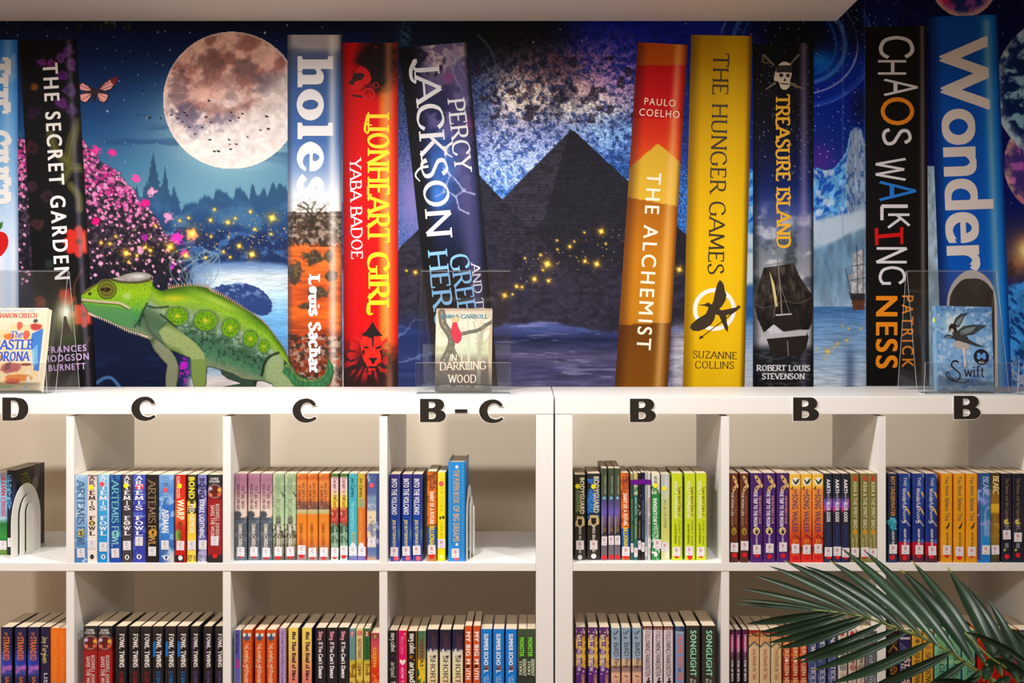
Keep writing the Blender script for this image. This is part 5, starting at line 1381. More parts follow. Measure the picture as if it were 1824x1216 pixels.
    for x, y, rx, ry, c, a in ((925, 175, 62, 52, (255, 232, 206), 1.2), (1058, 160, 70, 46, (250, 206, 184), 1.1), (1045, 195, 62, 30, (255, 238, 210), 1.2), (1090, 128, 60, 52, (150, 120, 190), .85), (880, 250, 55, 50, (210, 206, 246), 1.05), (960, 290, 70, 50, (180, 196, 250), 1.0), (985, 120, 80, 34, (120, 84, 96), .8), (890, 300, 60, 50, (160, 184, 250), 1.0), (1080, 240, 80, 40, (130, 176, 240), 1.0), (860, 200, 30, 70, (60, 80, 130), .7), (1000, 235, 90, 40, (150, 150, 190), .5)):
        k = np.exp(-((X - x) / rx) ** 2 - ((Y - y) / ry) ** 2)
        K_ = mixc(K_, c, np.clip(a * k * (sm(.32, .62, grain) * .9 + .15), 0, 1))
    K_ = mixc(K_, (24, 24, 44), np.exp(-((X - 985) / 48.0) ** 2 - ((Y - 170) / 34.0) ** 2) * .8 * sm(.4, .6, fbm(X / 22, Y / 22, 4, 73)))
    K_ = mixc(K_, (40, 30, 50), .75 * sm(.55, .66, fbm(X / 16, Y / 16, 4, 74)) * (Y > 100) * (Y < 220))
    K_ = K_ * (.6 + .95 * fine)[..., None]
    K_ = specks(K_, X, Y, 4.2, .34, 1.1, (236, 240, 255), sm(90, 160, Y) * .9, 75, .9)
    K_ = specks(K_, X, Y, 40, .4, 1.8, (236, 244, 255), 1.0, 76)
    K_ = mixc(K_, (90, 110, 130), (1 - sm(.5, 3, np.abs(np.hypot((X - 812) / 1.0, (Y - 130) / 1.1) - 72))) * (X > 850) * .6)
    K_ = mixc(K_, (60, 96, 130), np.exp(-((X - 722) / 12.0) ** 2 - ((Y - 60) / 26.0) ** 2) * sm(.35, .6, n3))
    K_ = mixc(K_, (76, 100, 136), sm(.45, .62, fine) * (X < 780) * sm(110, 200, Y) * .8)
    K_ = mixc(K_, (150, 130, 190), np.exp(-((X - 735) / 30.0) ** 2 - ((Y - 350) / 90.0) ** 2) * .8)
    # pyramids: far, near left
    brick = .80 + .34 * vn(X / 5, np.floor(Y / 4) * 3.7, 81) + .22 * (vn(X / 2, Y / 1.6, 82) - .5) - .22 * (np.mod(Y, 4) < 1)
    big = inpoly(X, Y, [(1018, 231), (1012, 236), (820, 430), (700, 520), (700, 600), (1260, 600), (1260, 452), (1118, 322), (1024, 234)])
    lf = inpoly(X, Y, [(1016, 232), (820, 430), (830, 600), (940, 420), (968, 392), (986, 330), (994, 300), (1006, 262)])
    pc = np.where(lf[..., None], np.array((64, 59, 76.)), np.array((42, 40, 54.)))
    pc = pc * np.clip(brick, .5, 1.5)[..., None]
    pc = mixc(pc, (30, 28, 42), .5 * sm(.5, .7, fbm(X / 26, Y / 12, 4, 83)))
    K_ = np.where(big[..., None], pc, K_)
    near = inpoly(X, Y, [(700, 470), (712, 440), (760, 395), (800, 330), (845, 300), (858, 316), (945, 410), (1010, 475), (1040, 600), (700, 600)])
    pn = np.array((54, 51, 68.)) * np.clip(brick, .45, 1.6)[..., None]
    pn = mixc(pn, (24, 22, 36), sm(.5, .72, fbm(X / 20, Y / 8, 4, 84)) * .7)
    K_ = np.where(near[..., None], pn, K_)
    low = sm(440, 520, Y + 40 * (n1 - .5))
    rub = np.array((56, 52, 72.)) * (.5 + .95 * fbm(X / 9, Y / 6, 4, 85))[..., None]
    K_ = K_ * (1 - .8 * low[..., None]) + rub * .8 * low[..., None]
    # dunes
    dn = sm(-4, 4, Y - (583 - 10 * np.sin((X - 880) / 50) + 10 * (n2 - .5)))
    dc = ramp(Y, [(570, (96, 108, 166)), (588, (70, 80, 130)), (604, (36, 42, 78)), (618, (60, 62, 96)), (636, (92, 86, 120)), (660, (74, 72, 110)), (690, (94, 90, 124))])
    dc = dc * (.7 + .6 * fbm(X / 40, Y / 5, 4, 86))[..., None]
    dc = mixc(dc, (150, 146, 178), .6 * sm(.6, .75, fbm(X / 60, Y / 7, 4, 87)))
    K_ = K_ * (1 - dn[..., None]) + dc * dn[..., None]
    K_ = mixc(K_, (34, 52, 104), (X < 800) * sm(540, 600, Y) * .75)
    K_ = mixc(K_, (130, 150, 200), (X < 800) * (1 - sm(.8, 2.4, np.abs(np.mod(X * .4 + Y * .8 + 26 * (n2 - .5), 46) - 23))) * sm(545, 590, Y) * .5)
    # pale water strip toward the next picture
    ws = sm(1186, 1206, X) * sm(560, 620, Y)
    K_ = mixc(K_, (186, 182, 194), ws)
    K_ = K_ * np.where(ws > .3, .72 + .5 * fbm(X / 20, Y / 2, 3, 88), 1)[..., None]
    gd = np.exp(-((Y - (470 - .28 * (X - 980))) / 36.0) ** 2) * sm(860, 920, X) * (1 - sm(1100, 1140, X))
    K_ = specks(K_, X, Y, 9, .4, 1.5, (250, 206, 130), gd, 91, .9)
    star_splat(K_, X, Y, [(1071, 412, 7, 1), (975, 470, 9, 1), (952, 497, 6, 1), (1063, 470, 7, 1), (1042, 465, 5, .9), (1015, 439, 5, .8), (899, 526, 7, 1), (920, 510, 5, .9), (930, 511, 4, .8), (977, 500, 5, .9), (963, 454, 4, .8), (935, 460, 3, .8), (1041, 414, 3, .8), (1079, 434, 3, .8), (992, 428, 3, .8), (993, 444, 3, .8), (1023, 430, 3, .8), (1210, 480, 7, 1), (740, 485, 5, .9), (724, 482, 3, .8), (967, 481, 3, .8), (913, 524, 3, .8)], GOLD, GLINT)
    # ---------- ice under a blue aurora
    I_ = ramp(Y, [(-130, (6, 14, 60)), (40, (8, 24, 96)), (110, (14, 50, 160)), (180, (10, 40, 150)), (250, (14, 44, 136)), (310, (50, 60, 150))])
    I_ = mixc(I_, (10, 10, 26), np.exp(-((X - 1415) / 72.0) ** 2 - ((Y - 66) / 44.0) ** 2) * 1.15)
    I_ = mixc(I_, (16, 120, 210), np.exp(-(((X - 1462) / 24.0) ** 2) - ((Y - 110) / 20.0) ** 2) * .9)
    th = np.arctan2(Y - 70, X - 1405)
    rr = np.hypot((X - 1405) / 1.0, (Y - 70) / .85)
    for R_, wv, a, c in ((100, 6, .5, (120, 180, 250)), (122, 2.2, .75, (190, 196, 250)), (84, 3, .5, (40, 130, 230)), (146, 7, .35, (60, 110, 230)), (150, 2, .45, (130, 160, 250))):
        I_ = mixc(I_, c, a * (1 - sm(.3, 1.0, np.abs(rr - R_ - 5 * np.sin(th * 3)) / wv)) * ((X > 1450) | (Y < 70)))
    I_ = mixc(I_, (6, 12, 44), sm(1496, 1520, X) * (1 - sm(1530, 1552, X)) * (1 - sm(60, 110, Y)) * .7)
    I_ = mixc(I_, (90, 50, 150), np.exp(-((X - 1462) / 22.0) ** 2 - ((Y - 282) / 30.0) ** 2) * .8)
    I_ = mixc(I_, (12, 16, 50), sm(1500, 1535, X) * np.exp(-((Y - 190) / 34.0) ** 2) * .7)
    I_ = specks(I_, X, Y, 12, .5, 1.5, (220, 230, 255), 1.0, 101, .9)
    ice = np.array((110, 176, 236.)) * (.72 + .5 * fbm(X / 7, Y / 14, 4, 102))[..., None]
    ice = mixc(ice, (20, 70, 170), sm(.5, .62, fbm((X + Y) / 9, (Y - X) / 22, 4, 103)) * .8)
    ice = mixc(ice, (214, 226, 240), sm(.56, .72, fbm(X / 10, Y / 18, 4, 104)) * .7)
    pk = inpoly(X, Y, [(1200, 310), (1340, 300), (1452, 298), (1472, 304), (1486, 300), (1500, 282), (1508, 268), (1514, 236), (1522, 226), (1534, 228), (1540, 248), (1552, 300), (1700, 300), (1700, 420), (1200, 460)])
    I_ = np.where(pk[..., None], ice, I_)
    sp_ = inpoly(X, Y, [(1506, 300), (1516, 234), (1524, 228), (1534, 230), (1541, 262), (1544, 400), (1510, 400)])
    I_ = np.where(sp_[..., None], mixc(np.array((150, 170, 200.)) * (.7 + .55 * fbm(X / 4, Y / 22, 4, 105))[..., None], (40, 80, 150), sm(.56, .66, fbm(X / 5, Y / 12, 3, 106)) * .7), I_)
    snow = sm(-6, 6, Y - (392 - .20 * (X - 1450) + 10 * (n2 - .5)))
    I_ = mixc(I_, (190, 206, 222), snow * .95)
    I_ = mixc(I_, (140, 164, 194), snow * sm(.5, .7, n1) * .5)
    cl = sm(-6, 6, Y - (444 - .42 * (X - 1450) * (X > 1440) + 10 * (n2 - .5)))
    cc = ramp(Y, [(360, (150, 176, 200)), (440, (112, 146, 176)), (510, (126, 158, 186)), (545, (150, 176, 200))]) * (.76 + .42 * fbm(X / 8, Y / 26, 4, 107))[..., None]
    I_ = I_ * (1 - cl[..., None]) + cc * cl[..., None]
    wt = sm(-1.5, 1.5, Y - 546)
    wc = ramp(Y, [(546, (66, 110, 164)), (580, (112, 150, 194)), (620, (140, 170, 206)), (650, (166, 190, 216)), (690, (196, 204, 218))])
    wc = wc * (.76 + .46 * fbm(X / 22, Y / 2.0, 4, 108))[..., None]
    wc = mixc(wc, (60, 80, 120), np.exp(-((X - 1514) / 9.0) ** 2) * sm(600, 640, Y) * .6)
    I_ = I_ * (1 - wt[..., None]) + wc * wt[..., None]
    left_i = (X < 1345)
    I_ = mixc(I_, (36, 84, 150), left_i * sm(506, 512, Y) * (1 - sm(560, 580, Y)) * .8)
    I_ = mixc(I_, (206, 212, 220), left_i * sm(445, 455, Y) * (1 - sm(500, 508, Y)) * .8)
    I_ = mixc(I_, (190, 190, 204), left_i * sm(585, 640, Y) * .5)
    # gold glints on the water, the tall ship
    star_splat(I_, X, Y, [(1474, 626, 6, .8), (1492, 612, 4, .7), (1508, 606, 4, .7), (1512, 585, 3, .7), (1533, 585, 3, .7), (1501, 580, 3, .6), (1455, 622, 3, .6), (1470, 640, 3, .6), (1486, 618, 3, .6)], (226, 184, 80), (240, 210, 120))
    for pl, c in (([(1516, 532), (1541, 528), (1540, 552), (1520, 552)], (96, 62, 46)), ([(1512, 520), (1542, 520), (1541, 534), (1516, 534)], (60, 54, 56)),
                  ([(1520, 452), (1536, 444), (1541, 480), (1541, 522), (1514, 522), (1518, 490)], (176, 178, 184)), ([(1510, 490), (1520, 486), (1516, 516)], (160, 166, 176))):
        m_ = inpoly(X, Y, pl)
        I_ = np.where(m_[..., None], np.array(c) * (.75 + .5 * n3)[..., None], I_)
    for a, b in (((1506, 478), (1520, 540)), ((1526, 436), (1528, 530)), ((1537, 444), (1538, 530)), ((1514, 500), (1541, 494)), ((1518, 474), (1540, 470))):
        I_ = mixc(I_, (60, 60, 70), (1 - sm(.4, 1.2, segdist(X, Y, a, b)[0])) * .85)
    # ---------- outer space at the right
    S_ = ramp(Y, [(-130, (4, 8, 40)), (60, (6, 16, 84)), (200, (6, 20, 96)), (330, (8, 24, 110)), (420, (30, 40, 110))])
    S_ = specks(S_, X, Y, 5, .3, 1.2, (190, 180, 235), np.exp(-((Y - 34) / 20.0) ** 2) * (X < 1655), 111, .8)
    S_ = specks(S_, X, Y, 30, .5, 1.6, (200, 210, 250), (X > 1700) * 1.0, 112, .8)
    pd = np.hypot(X - 1717, Y + 28)
    pcx = mixc(np.broadcast_to(np.array((40, 50, 120.)), X.shape + (3,)), (150, 90, 160), sm(.42, .6, fbm(X / 16, Y / 16, 4, 113)))
    pcx = mixc(pcx, (214, 40, 100), sm(10, 44, 1717 - X) * sm(.3, .55, n2))
    pcx = mixc(pcx, (226, 190, 190), sm(44, 57, pd) * .9)
    S_ = np.where((pd < 58)[..., None], pcx, S_)
    for cx_, cy_, R_, base, hi, sd in ((1880, 292, 92, (80, 60, 140), (190, 110, 200), 115), (1906, 160, 136, (14, 40, 100), (150, 196, 220), 114)):
        d = np.hypot(X - cx_, Y - cy_)
        q = mixc(np.broadcast_to(np.array(base, float), X.shape + (3,)), hi, sm(.5, .66, fbm(X / 14, Y / 14, 5, sd)))
        q = mixc(q, (214, 226, 240) if sd == 114 else (246, 206, 170), sm(R_ - 22, R_ - 3, d) * .7 * sm(.3, .6, n2))
        if sd == 115:
            q = mixc(q, (226, 60, 150), sm(338, 380, Y) * .6)
        S_ = np.where((d < R_)[..., None], q, S_)
    S_ = mixc(S_, (236, 160, 80), np.exp(-((X - 1830) / 46.0) ** 2 - ((Y - 450) / 42.0) ** 2) * (.4 + .9 * n1))
    S_ = mixc(S_, (255, 236, 170), np.exp(-((X - 1826) / 14.0) ** 2 - ((Y - 446) / 18.0) ** 2))
    S_ = mixc(S_, (84, 60, 50), sm(.5, .7, n2) * np.exp(-((Y - 482) / 22.0) ** 2) * .8)
    mt = sm(-5, 5, Y - (512 - .25 * (X - 1790) + 18 * (n2 - .5)))
    mc = np.array((74, 150, 224.)) * (.7 + .55 * fbm(X / 14, Y / 14, 4, 116))[..., None]
    mc = mixc(mc, (16, 50, 120), sm(.52, .66, fbm((X + Y) / 20, (X - Y) / 9, 3, 117)) * .8)
    mc = mixc(mc, (176, 186, 214), sm(628, 650, Y) * sm(.4, .6, n3))
    S_ = S_ * (1 - mt[..., None]) + mc * mt[..., None]
    gapm = (X < 1690) & (Y > 296)
    gi = np.array((176, 200, 220.)) * (.72 + .45 * fbm(X / 6, Y / 16, 4, 118))[..., None]
    S_ = np.where(gapm[..., None], gi, S_)
    # ---------- where the pictures meet (always behind a spine)
    C = np.where((X < 660)[..., None], G_, np.where((X < 1285)[..., None], K_, np.where((X < 1600)[..., None], I_, S_)))
    bl = np.exp(-((X - 1260) / 60.0) ** 2) * (Y < 300)
    C = mixc(C, (16, 40, 140), bl * .5)
    seam = np.minimum(np.abs(X - 1501), np.abs(X - 1540))
    C = mixc(C, (130, 150, 190), (1 - sm(.4, 1.6, seam)) * .35)
    return C


def span(a, b, step):
    return np.arange(a, b + step * .5, step)


xs_ = np.concatenate([span(-420, -10, 6), span(-6, 1832, 1.5), span(1838, 2240, 6)])
ys_ = np.concatenate([span(-128, -6, 4), span(-2, 720, 1.5)])
Xg, Yg = np.meshgrid(xs_, ys_)
keep = ~((Xg[:-1, :-1] < 1486) & (Yg[:-1, :-1] < 34))
wall_grid('night_backdrop', Xg, Yg, paint_backdrop(Xg, Yg), 'base', mask=keep)

# ---- the moon with its birds
xs_, ys_ = np.meshgrid(span(286, 538, 1.25), span(50, 306, 1.25))
dm = np.hypot(xs_ - 412, ys_ - 178)
a_ = fbm(xs_ / 34, ys_ / 34, 5, 201)
b_ = fbm(xs_ / 9, ys_ / 9, 4, 202)
M_ = ramp(ys_, [(50, (240, 206, 190)), (130, (236, 190, 178)), (200, (236, 220, 218)), (300, (246, 238, 236))])
M_ = mixc(M_, (150, 96, 92), sm(.46, .66, a_) * (1 - sm(180, 240, ys_)) * .7)
for x, y, rx, ry, c, k in ((372, 110, 32, 22, (126, 86, 86), .9), (438, 122, 24, 20, (128, 96, 96), .95), (318, 160, 18, 50, (110, 74, 84), .8), (336, 206, 28, 26, (96, 84, 122), .85), (352, 236, 24, 16, (110, 104, 150), .85), (398, 218, 26, 20, (130, 118, 150), .8), (484, 150, 40, 24, (126, 110, 124), .9), (396, 146, 40, 18, (150, 100, 100), .6), (410, 170, 14, 12, (150, 124, 130), .7), (370, 190, 24, 10, (170, 110, 104), .6)):
    d = np.hypot((xs_ - x) / rx, (ys_ - y) / ry) + .9 * (b_ - .5)
    M_ = mixc(M_, np.array(c) * .8 + 40, (1 - sm(.55, 1.15, d)) * k * .82)
M_ = mixc(M_, (244, 190, 176), np.exp(-((xs_ - 366) / 26.0) ** 2 - ((ys_ - 165) / 16.0) ** 2) * .8)
M_ = mixc(M_, (250, 242, 238), sm(196, 236, ys_ + .34 * (xs_ - 412) + 30 * (b_ - .5)) * .92)
M_ = mixc(M_, (236, 226, 224), sm(30, 70, xs_ - 400 + .9 * (ys_ - 190)) * .75)
for ang in np.linspace(0, 2 * math.pi, 15)[:-1]:
    M_ = mixc(M_, (246, 206, 196), (1 - sm(.3, 1.4, segdist(xs_, ys_, (366, 165), (366 + 60 * math.cos(ang), 165 + 44 * math.sin(ang)))[0])) * .3)
M_ = M_ * (.88 + .24 * b_)[..., None]
M_ = mixc(M_, (246, 232, 226), sm(116, 122, dm) * .8)
moon = wall_grid('moon', xs_, ys_, M_, 'moon', mask=(dm < 122)[:-1, :-1] & (xs_ < 520)[:-1, :-1])
rb = random.Random(3)
bl = []
for x, y, w in [(256, 163, 6), (244, 205, 4), (250, 206, 4), (257, 206, 4), (266, 210, 9), (286, 211, 5), (305, 205, 6), (329, 201, 6), (333, 206, 5), (367, 209, 6), (376, 218, 6), (410, 215, 6), (412, 200, 6), (425, 210, 6), (432, 203, 6), (475, 208, 7), (464, 232, 5), (478, 230, 7), (441, 244, 5), (374, 249, 7), (408, 249, 6), (409, 257, 5), (421, 257, 6), (411, 266, 6), (382, 270, 6), (389, 270, 7), (372, 180, 6), (326, 217, 5), (337, 227, 5), (347, 239, 5), (360, 227, 5), (316, 211, 5)]:
    t = rb.uniform(-.4, .4)
    up = rb.uniform(.25, .6)
    q = [(-.5, -.1), (-.2, -up), (.02, -.12), (.3, -up * .8), (.5, .02), (.12, .16), (-.1, .22)]
    bl.append([(x + w * (a * math.cos(t) - b * math.sin(t)), y + w * (a * math.sin(t) + b * math.cos(t))) for a, b in q])
tag(flat_polys('bird_flock', MURAL, bl, (24, 24, 34), wall_pt('spine')), kind='stuff')

# ---- butterfly
bf = thing('butterfly', None, None)
bf.parent = MURAL
for nm, pl in (('wing', [(172, 160), (186, 146), (200, 138), (211, 136), (206, 150), (198, 160), (184, 164)]), ('wing', [(172, 164), (184, 165), (194, 168), (193, 176), (186, 184), (178, 182), (172, 172)]),
               ('wing', [(166, 162), (158, 152), (146, 146), (140, 150), (141, 160), (154, 164)]), ('wing', [(166, 166), (150, 164), (141, 168), (142, 180), (152, 184), (160, 178)])):
    c_ = (sum(p[0] for p in pl) / len(pl), sum(p[1] for p in pl) / len(pl))
    wg = flat_polys(nm, bf, [pl], (44, 22, 30), wall_pt('art'))
    inn = [(c_[0] + (x - c_[0]) * .8, c_[1] + (y - c_[1]) * .8) for x, y in pl]
    flat_polys('wing_patch', wg, [inn], (238, 160, 160), wall_pt('ink'))
    flat_polys('wing_vein', wg, sum([quads_line([(169, 164), p], 1.0, .7) for p in pl[1:-1]], []), (60, 30, 36), wall_pt('animal'))
flat_polys('wing_tip', bf, [[(196, 142), (211, 135), (206, 150), (200, 150)]], (120, 24, 40), wall_pt('animal'))
flat_polys('body', bf, [thick_line([(166, 156), (168, 166), (168, 182)], 5, 2)], (30, 20, 26), wall_pt('animal'))


# ---- the giant printed book spines
def printed_book(name, quad, painter, step=2.0):
    (ax, ay), (bx, by), (cx_, cy_), (dx, dy) = quad
    nu = int(max(math.hypot(bx - ax, by - ay), math.hypot(cx_ - dx, cy_ - dy)) / step) + 1
    nv = int(max(math.hypot(dx - ax, dy - ay), math.hypot(cx_ - bx, cy_ - by)) / step) + 1
    U, V = np.meshgrid(np.linspace(0, 1, nu + 1), np.linspace(0, 1, nv + 1))
    X = (ax * (1 - U) + bx * U) * (1 - V) + (dx * (1 - U) + cx_ * U) * V
    Y = (ay * (1 - U) + by * U) * (1 - V) + (dy * (1 - U) + cy_ * U) * V
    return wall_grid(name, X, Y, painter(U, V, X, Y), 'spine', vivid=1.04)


def ink_text(par, s, p0, p1, h, col, font, nm='title_lettering'):
    return flat_text(nm, par, s, p0, p1, h, col, font, wall_pt('ink'), mat(col, .5, .25, 0.0))


def roundness(C, U, hi=(255, 255, 255), pos=.78, wid=.07, a=.55, dark=(0, 0, 0), edge=.5):
    """the rolled-spine look that is part of the print"""
    C = mixc(C, dark, edge * (1 - sm(0, .2, U)) * .8)
    C = mixc(C, dark, edge * sm(.9, 1.0, U))
    return mixc(C, hi, a * np.exp(-((U - pos) / wid) ** 2))


# blue and white spine with an apple
def p_(U, V, X, Y):
    C = ramp(Y, [(70, (30, 110, 200)), (150, (60, 140, 220)), (260, (110, 170, 226)), (380, (170, 200, 234)), (440, (226, 230, 242)), (690, (228, 230, 242))])
    C = mixc(C, (170, 205, 240), np.exp(-((X - 14) / 9.0) ** 2) * .5)
    C = mixc(C, (220, 228, 240), sm(.52, .68, fbm(X / 24, Y / 40, 3, 301)) * .35)
    return mixc(C, (60, 100, 160), sm(24, 34, X) * .5)


b = printed_book('printed_book', [(-78, 70), (31, 71), (34, 690), (-75, 690)], p_)
ink_text(b, 'THE', (-40, 102), (-40, 204), 55, (224, 222, 222), 'slab')
ink_text(b, 'GIVER', (-40, 230), (-39, 374), 55, (224, 222, 222), 'slab')
flat_polys('apple_picture', b, [catmull([(-18, 418), (-4, 412), (10, 416), (15, 430), (10, 446), (-2, 458), (-18, 460)], 5)], (196, 22, 26), wall_pt('ink'))
flat_polys('apple_leaf', b, [[(-8, 412), (-2, 398), (5, 394), (4, 404), (-2, 411)]], (50, 110, 40), wall_pt('ink'))


# black floral spine
def p_(U, V, X, Y):
    C = np.broadcast_to(np.array((17, 15, 20.)), X.shape + (3,)).copy()
    n = fbm(X / 9, Y / 9, 4, 311)
    for x, y, r, c in ((108, 102, 12, (120, 60, 150)), (122, 92, 13, (110, 50, 150)), (94, 114, 11, (150, 50, 150)), (128, 112, 14, (130, 70, 160)), (112, 132, 12, (110, 40, 140)), (124, 160, 14, (100, 60, 130)), (112, 184, 14, (120, 50, 140)), (128, 196, 14, (84, 50, 110)), (74, 112, 9, (120, 50, 140)), (61, 154, 8, (150, 84, 40)), (60, 200, 14, (60, 26, 70)), (54, 262, 16, (70, 34, 44)), (58, 330, 14, (70, 40, 60)), (64, 400, 14, (80, 44, 46)), (84, 350, 12, (60, 40, 56))):
        d = np.hypot(X - x, Y - y) / r + 1.3 * (n - .5)
        C = mixc(C, np.array(c) * 1.0, (1 - sm(.5, 1.05, d)) * .95)
        C = mixc(C, np.array(c) * .45, (1 - sm(.1, .5, d)) * .6)
    for pts, w in (([(142, 218), (128, 250), (122, 290)], 14), ([(122, 290), (100, 270), (90, 240)], 12), ([(148, 300), (126, 300), (112, 320)], 12), ([(126, 330), (140, 350), (142, 372)], 10)):
        d = pathdist(X, Y, catmull(pts, 5)) / w
        C = mixc(C, (104, 104, 50), (1 - sm(.4, 1.0, d)) * .8)
        C = mixc(C, (150, 146, 84), (1 - sm(.02, .12, d)) * .6)
    for x, y, r in ((140, 430, 32), (150, 560, 26)):
        th = np.arctan2(Y - y, X - x)
        d = np.hypot(X - x, Y - y) / (r * (.72 + .28 * np.abs(np.cos(th * 4))))
        C = mixc(C, (206, 44, 34), (1 - sm(.8, 1.0, d)))
        C = mixc(C, (236, 110, 80), (1 - sm(.3, 1.0, d)) * sm(0, 14, X - x) * .8)
        C = mixc(C, (120, 60, 30), 1 - sm(.12, .25, d))
    for x, y, r, c in ((116, 530, 18, (190, 40, 30)), (72, 540, 14, (120, 60, 44)), (88, 470, 9, (40, 56, 50))):
        d = np.hypot(X - x, Y - y) / r + .9 * (n - .5)
        C = mixc(C, c, 1 - sm(.6, 1.05, d))
    d = np.hypot((X - 116) / 24.0, (Y - 572) / 44.0)
    C = mixc(C, (150, 150, 90), np.exp(-d * d) * sm(.3, .6, n + .25) * (Y < 622))
    C = mixc(C, (255, 250, 236), np.exp(-((X - 116) / 13.0) ** 2 - ((Y - 556) / 17.0) ** 2))
    C = mixc(C, (60, 80, 40), np.exp(-((X - 116) / 26.0) ** 2 - ((Y - 606) / 10.0) ** 2) * .8)
    for pts in ([(146, 480), (132, 510), (136, 540)], [(160, 600), (140, 640), (120, 690)], [(100, 690), (110, 650), (126, 620)]):
        C = mixc(C, (120, 70, 50), (1 - sm(.6, 2.2, pathdist(X, Y, catmull(pts, 6)))) * .7)
    hl = .045 + .84
    return mixc(mixc(C, (150, 140, 170), np.exp(-((U - .86) / .05) ** 2) * .5), (8, 8, 12), sm(.93, 1, U) * .8)


b = printed_book('printed_book', [(34, 72), (136, 70), (172, 690), (70, 690)], p_)
ink_text(b, 'THE SECRET GARDEN', (76, 113), (98, 498), 26, (232, 228, 226), 'bold+:1.32')
for s, p0, p1, h in (('FRANCES', (83, 629), (154, 624.5), 11), ('HODGSON', (79, 645), (158.5, 640), 11.5), ('BURNETT', (87, 661), (153, 657), 11)):
    ink_text(b, s, p0, p1, h, (190, 160, 208), 'bold+:1.25', 'author_lettering')
flat_polys('figure_picture', b, [[(114, 563), (118, 563), (122, 578), (128, 594), (118, 596), (117.5, 602), (116, 602), (115.5, 597), (105, 594), (110, 580)]], (66, 50, 44), wall_pt('ink'))


# blue sky and red desert spine
def p_(U, V, X, Y):
    n = fbm(X / 7, Y / 7, 4, 321)
    C = ramp(Y, [(60, (196, 192, 196)), (84, (186, 184, 192)), (96, (96, 112, 150)), (140, (70, 104, 166)), (250, (76, 116, 184)), (300, (130, 160, 206)), (345, (214, 220, 232)), (372, (230, 228, 228))])
    C = mixc(C, (90, 96, 120), sm(.5, .7, fbm(X / 40, Y / 9, 3, 322)) * np.exp(-((Y - 96) / 14.0) ** 2) * .7)
    gr = ramp(Y, [(372, (90, 76, 64)), (430, (104, 78, 60)), (438, (206, 96, 40)), (480, (216, 100, 36)), (520, (190, 76, 34)), (560, (220, 96, 30)), (600, (160, 62, 30)), (690, (140, 60, 34))])
    gr = gr * (.7 + .6 * fbm(X / 26, Y / 4, 4, 323))[..., None]
    C = np.where((Y > 374 + 6 * n)[..., None], gr, C)
    sc = sm(.5, .6, n) * ((Y > 380) * (Y < 436) + (Y > 600)) * 1.0
    C = mixc(C, (176, 156, 140), sc * .8)
    C = mixc(C, (54, 44, 38), sm(.52, .6, fbm(X / 5, Y / 5, 3, 324)) * ((Y > 384) * (Y < 440) + (Y > 596)) * .8)
    for x, y, rx, ry in ((556, 458, 20, 15), (524, 486, 18, 26), (586, 456, 10, 14), (590, 490, 14, 12), (566, 520, 22, 12), (548, 544, 16, 8)):
        d = np.hypot((X - x) / rx, (Y - y) / ry) + 1.2 * (n - .5)
        C = mixc(C, (76, 62, 46), (1 - sm(.6, 1.0, d)))
        C = mixc(C, (130, 110, 84), (1 - sm(.3, .9, d)) * sm(.5, .6, fbm(X / 3, Y / 3, 2, 325)) * .7)
    for pts in ([(552, 410), (556, 390), (545, 372), (530, 366)], [(554, 400), (566, 380), (580, 366)], [(555, 392), (556, 372), (562, 360)], [(552, 398), (540, 388), (526, 384)], [(558, 386), (572, 380), (584, 380)], [(548, 380), (548, 366), (540, 360)]):
        C = mixc(C, (70, 54, 44), 1 - sm(.6, 2.0, pathdist(X, Y, catmull(pts, 5))))
    C = mixc(C, (110, 100, 70), sm(.55, .62, fbm(X / 4, Y / 4, 3, 326)) * np.exp(-((X - 556) / 30.0) ** 2 - ((Y - 368) / 10.0) ** 2))
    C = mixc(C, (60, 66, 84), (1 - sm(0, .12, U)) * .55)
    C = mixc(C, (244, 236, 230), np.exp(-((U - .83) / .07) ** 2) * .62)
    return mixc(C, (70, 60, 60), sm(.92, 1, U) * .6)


b = printed_book('printed_book', [(512, 62), (608, 62), (610, 690), (513, 690)], p_)
HOLES = [
    [[(0, 0), (0, .12), (.08, .15), (.08, .85), (0, .88), (0, 1), (.31, 1), (.31, .64)] + catmull([(.31, .64), (.41, .72), (.53, .74), (.65, .68), (.68, .54)], 4) + [(.68, .15), (.75, .12), (.75, 0), (.38, 0), (.38, .12), (.45, .15)] + catmull([(.45, .46), (.43, .53), (.37, .54), (.31, .48)], 4) + [(.31, .15), (.37, .12), (.37, 0)]],
    [[(.79 + a, b) for a, b in disc(.38, .36, .38, 28, .385)], [(.79 + a, b) for a, b in catmull([(.3, .2), (.42, .14), (.5, .3), (.46, .53), (.34, .58), (.26, .42)], 4, True)]],
    [[(1.6 + a, b) for a, b in [(0, 0), (0, .12), (.08, .15), (.08, .85), (0, .88), (0, 1), (.32, 1), (.32, .15), (.4, .12), (.4, 0)]]],
    [[(2.06 + a, b) for a, b in catmull([(.72, .34), (.7, .52), (.58, .68), (.37, .745), (.13, .64), (0, .36), (.13, .09), (.38, -.02), (.6, .05), (.72, .22)], 5) + catmull([(.64, .25), (.54, .16), (.42, .16), (.32, .24), (.29, .34)], 4)], [(2.06 + a, b) for a, b in catmull([(.29, .44), (.46, .44), (.46, .55), (.38, .62), (.31, .56)], 4, True)]],
    [[(2.84 + a, b) for a, b in thick_line(catmull([(.5, .52), (.4, .64), (.24, .64), (.16, .54), (.24, .44), (.38, .36), (.45, .22), (.36, .09), (.2, .08), (.06, .2)], 5), .19, .19)]]]
tx_ = []
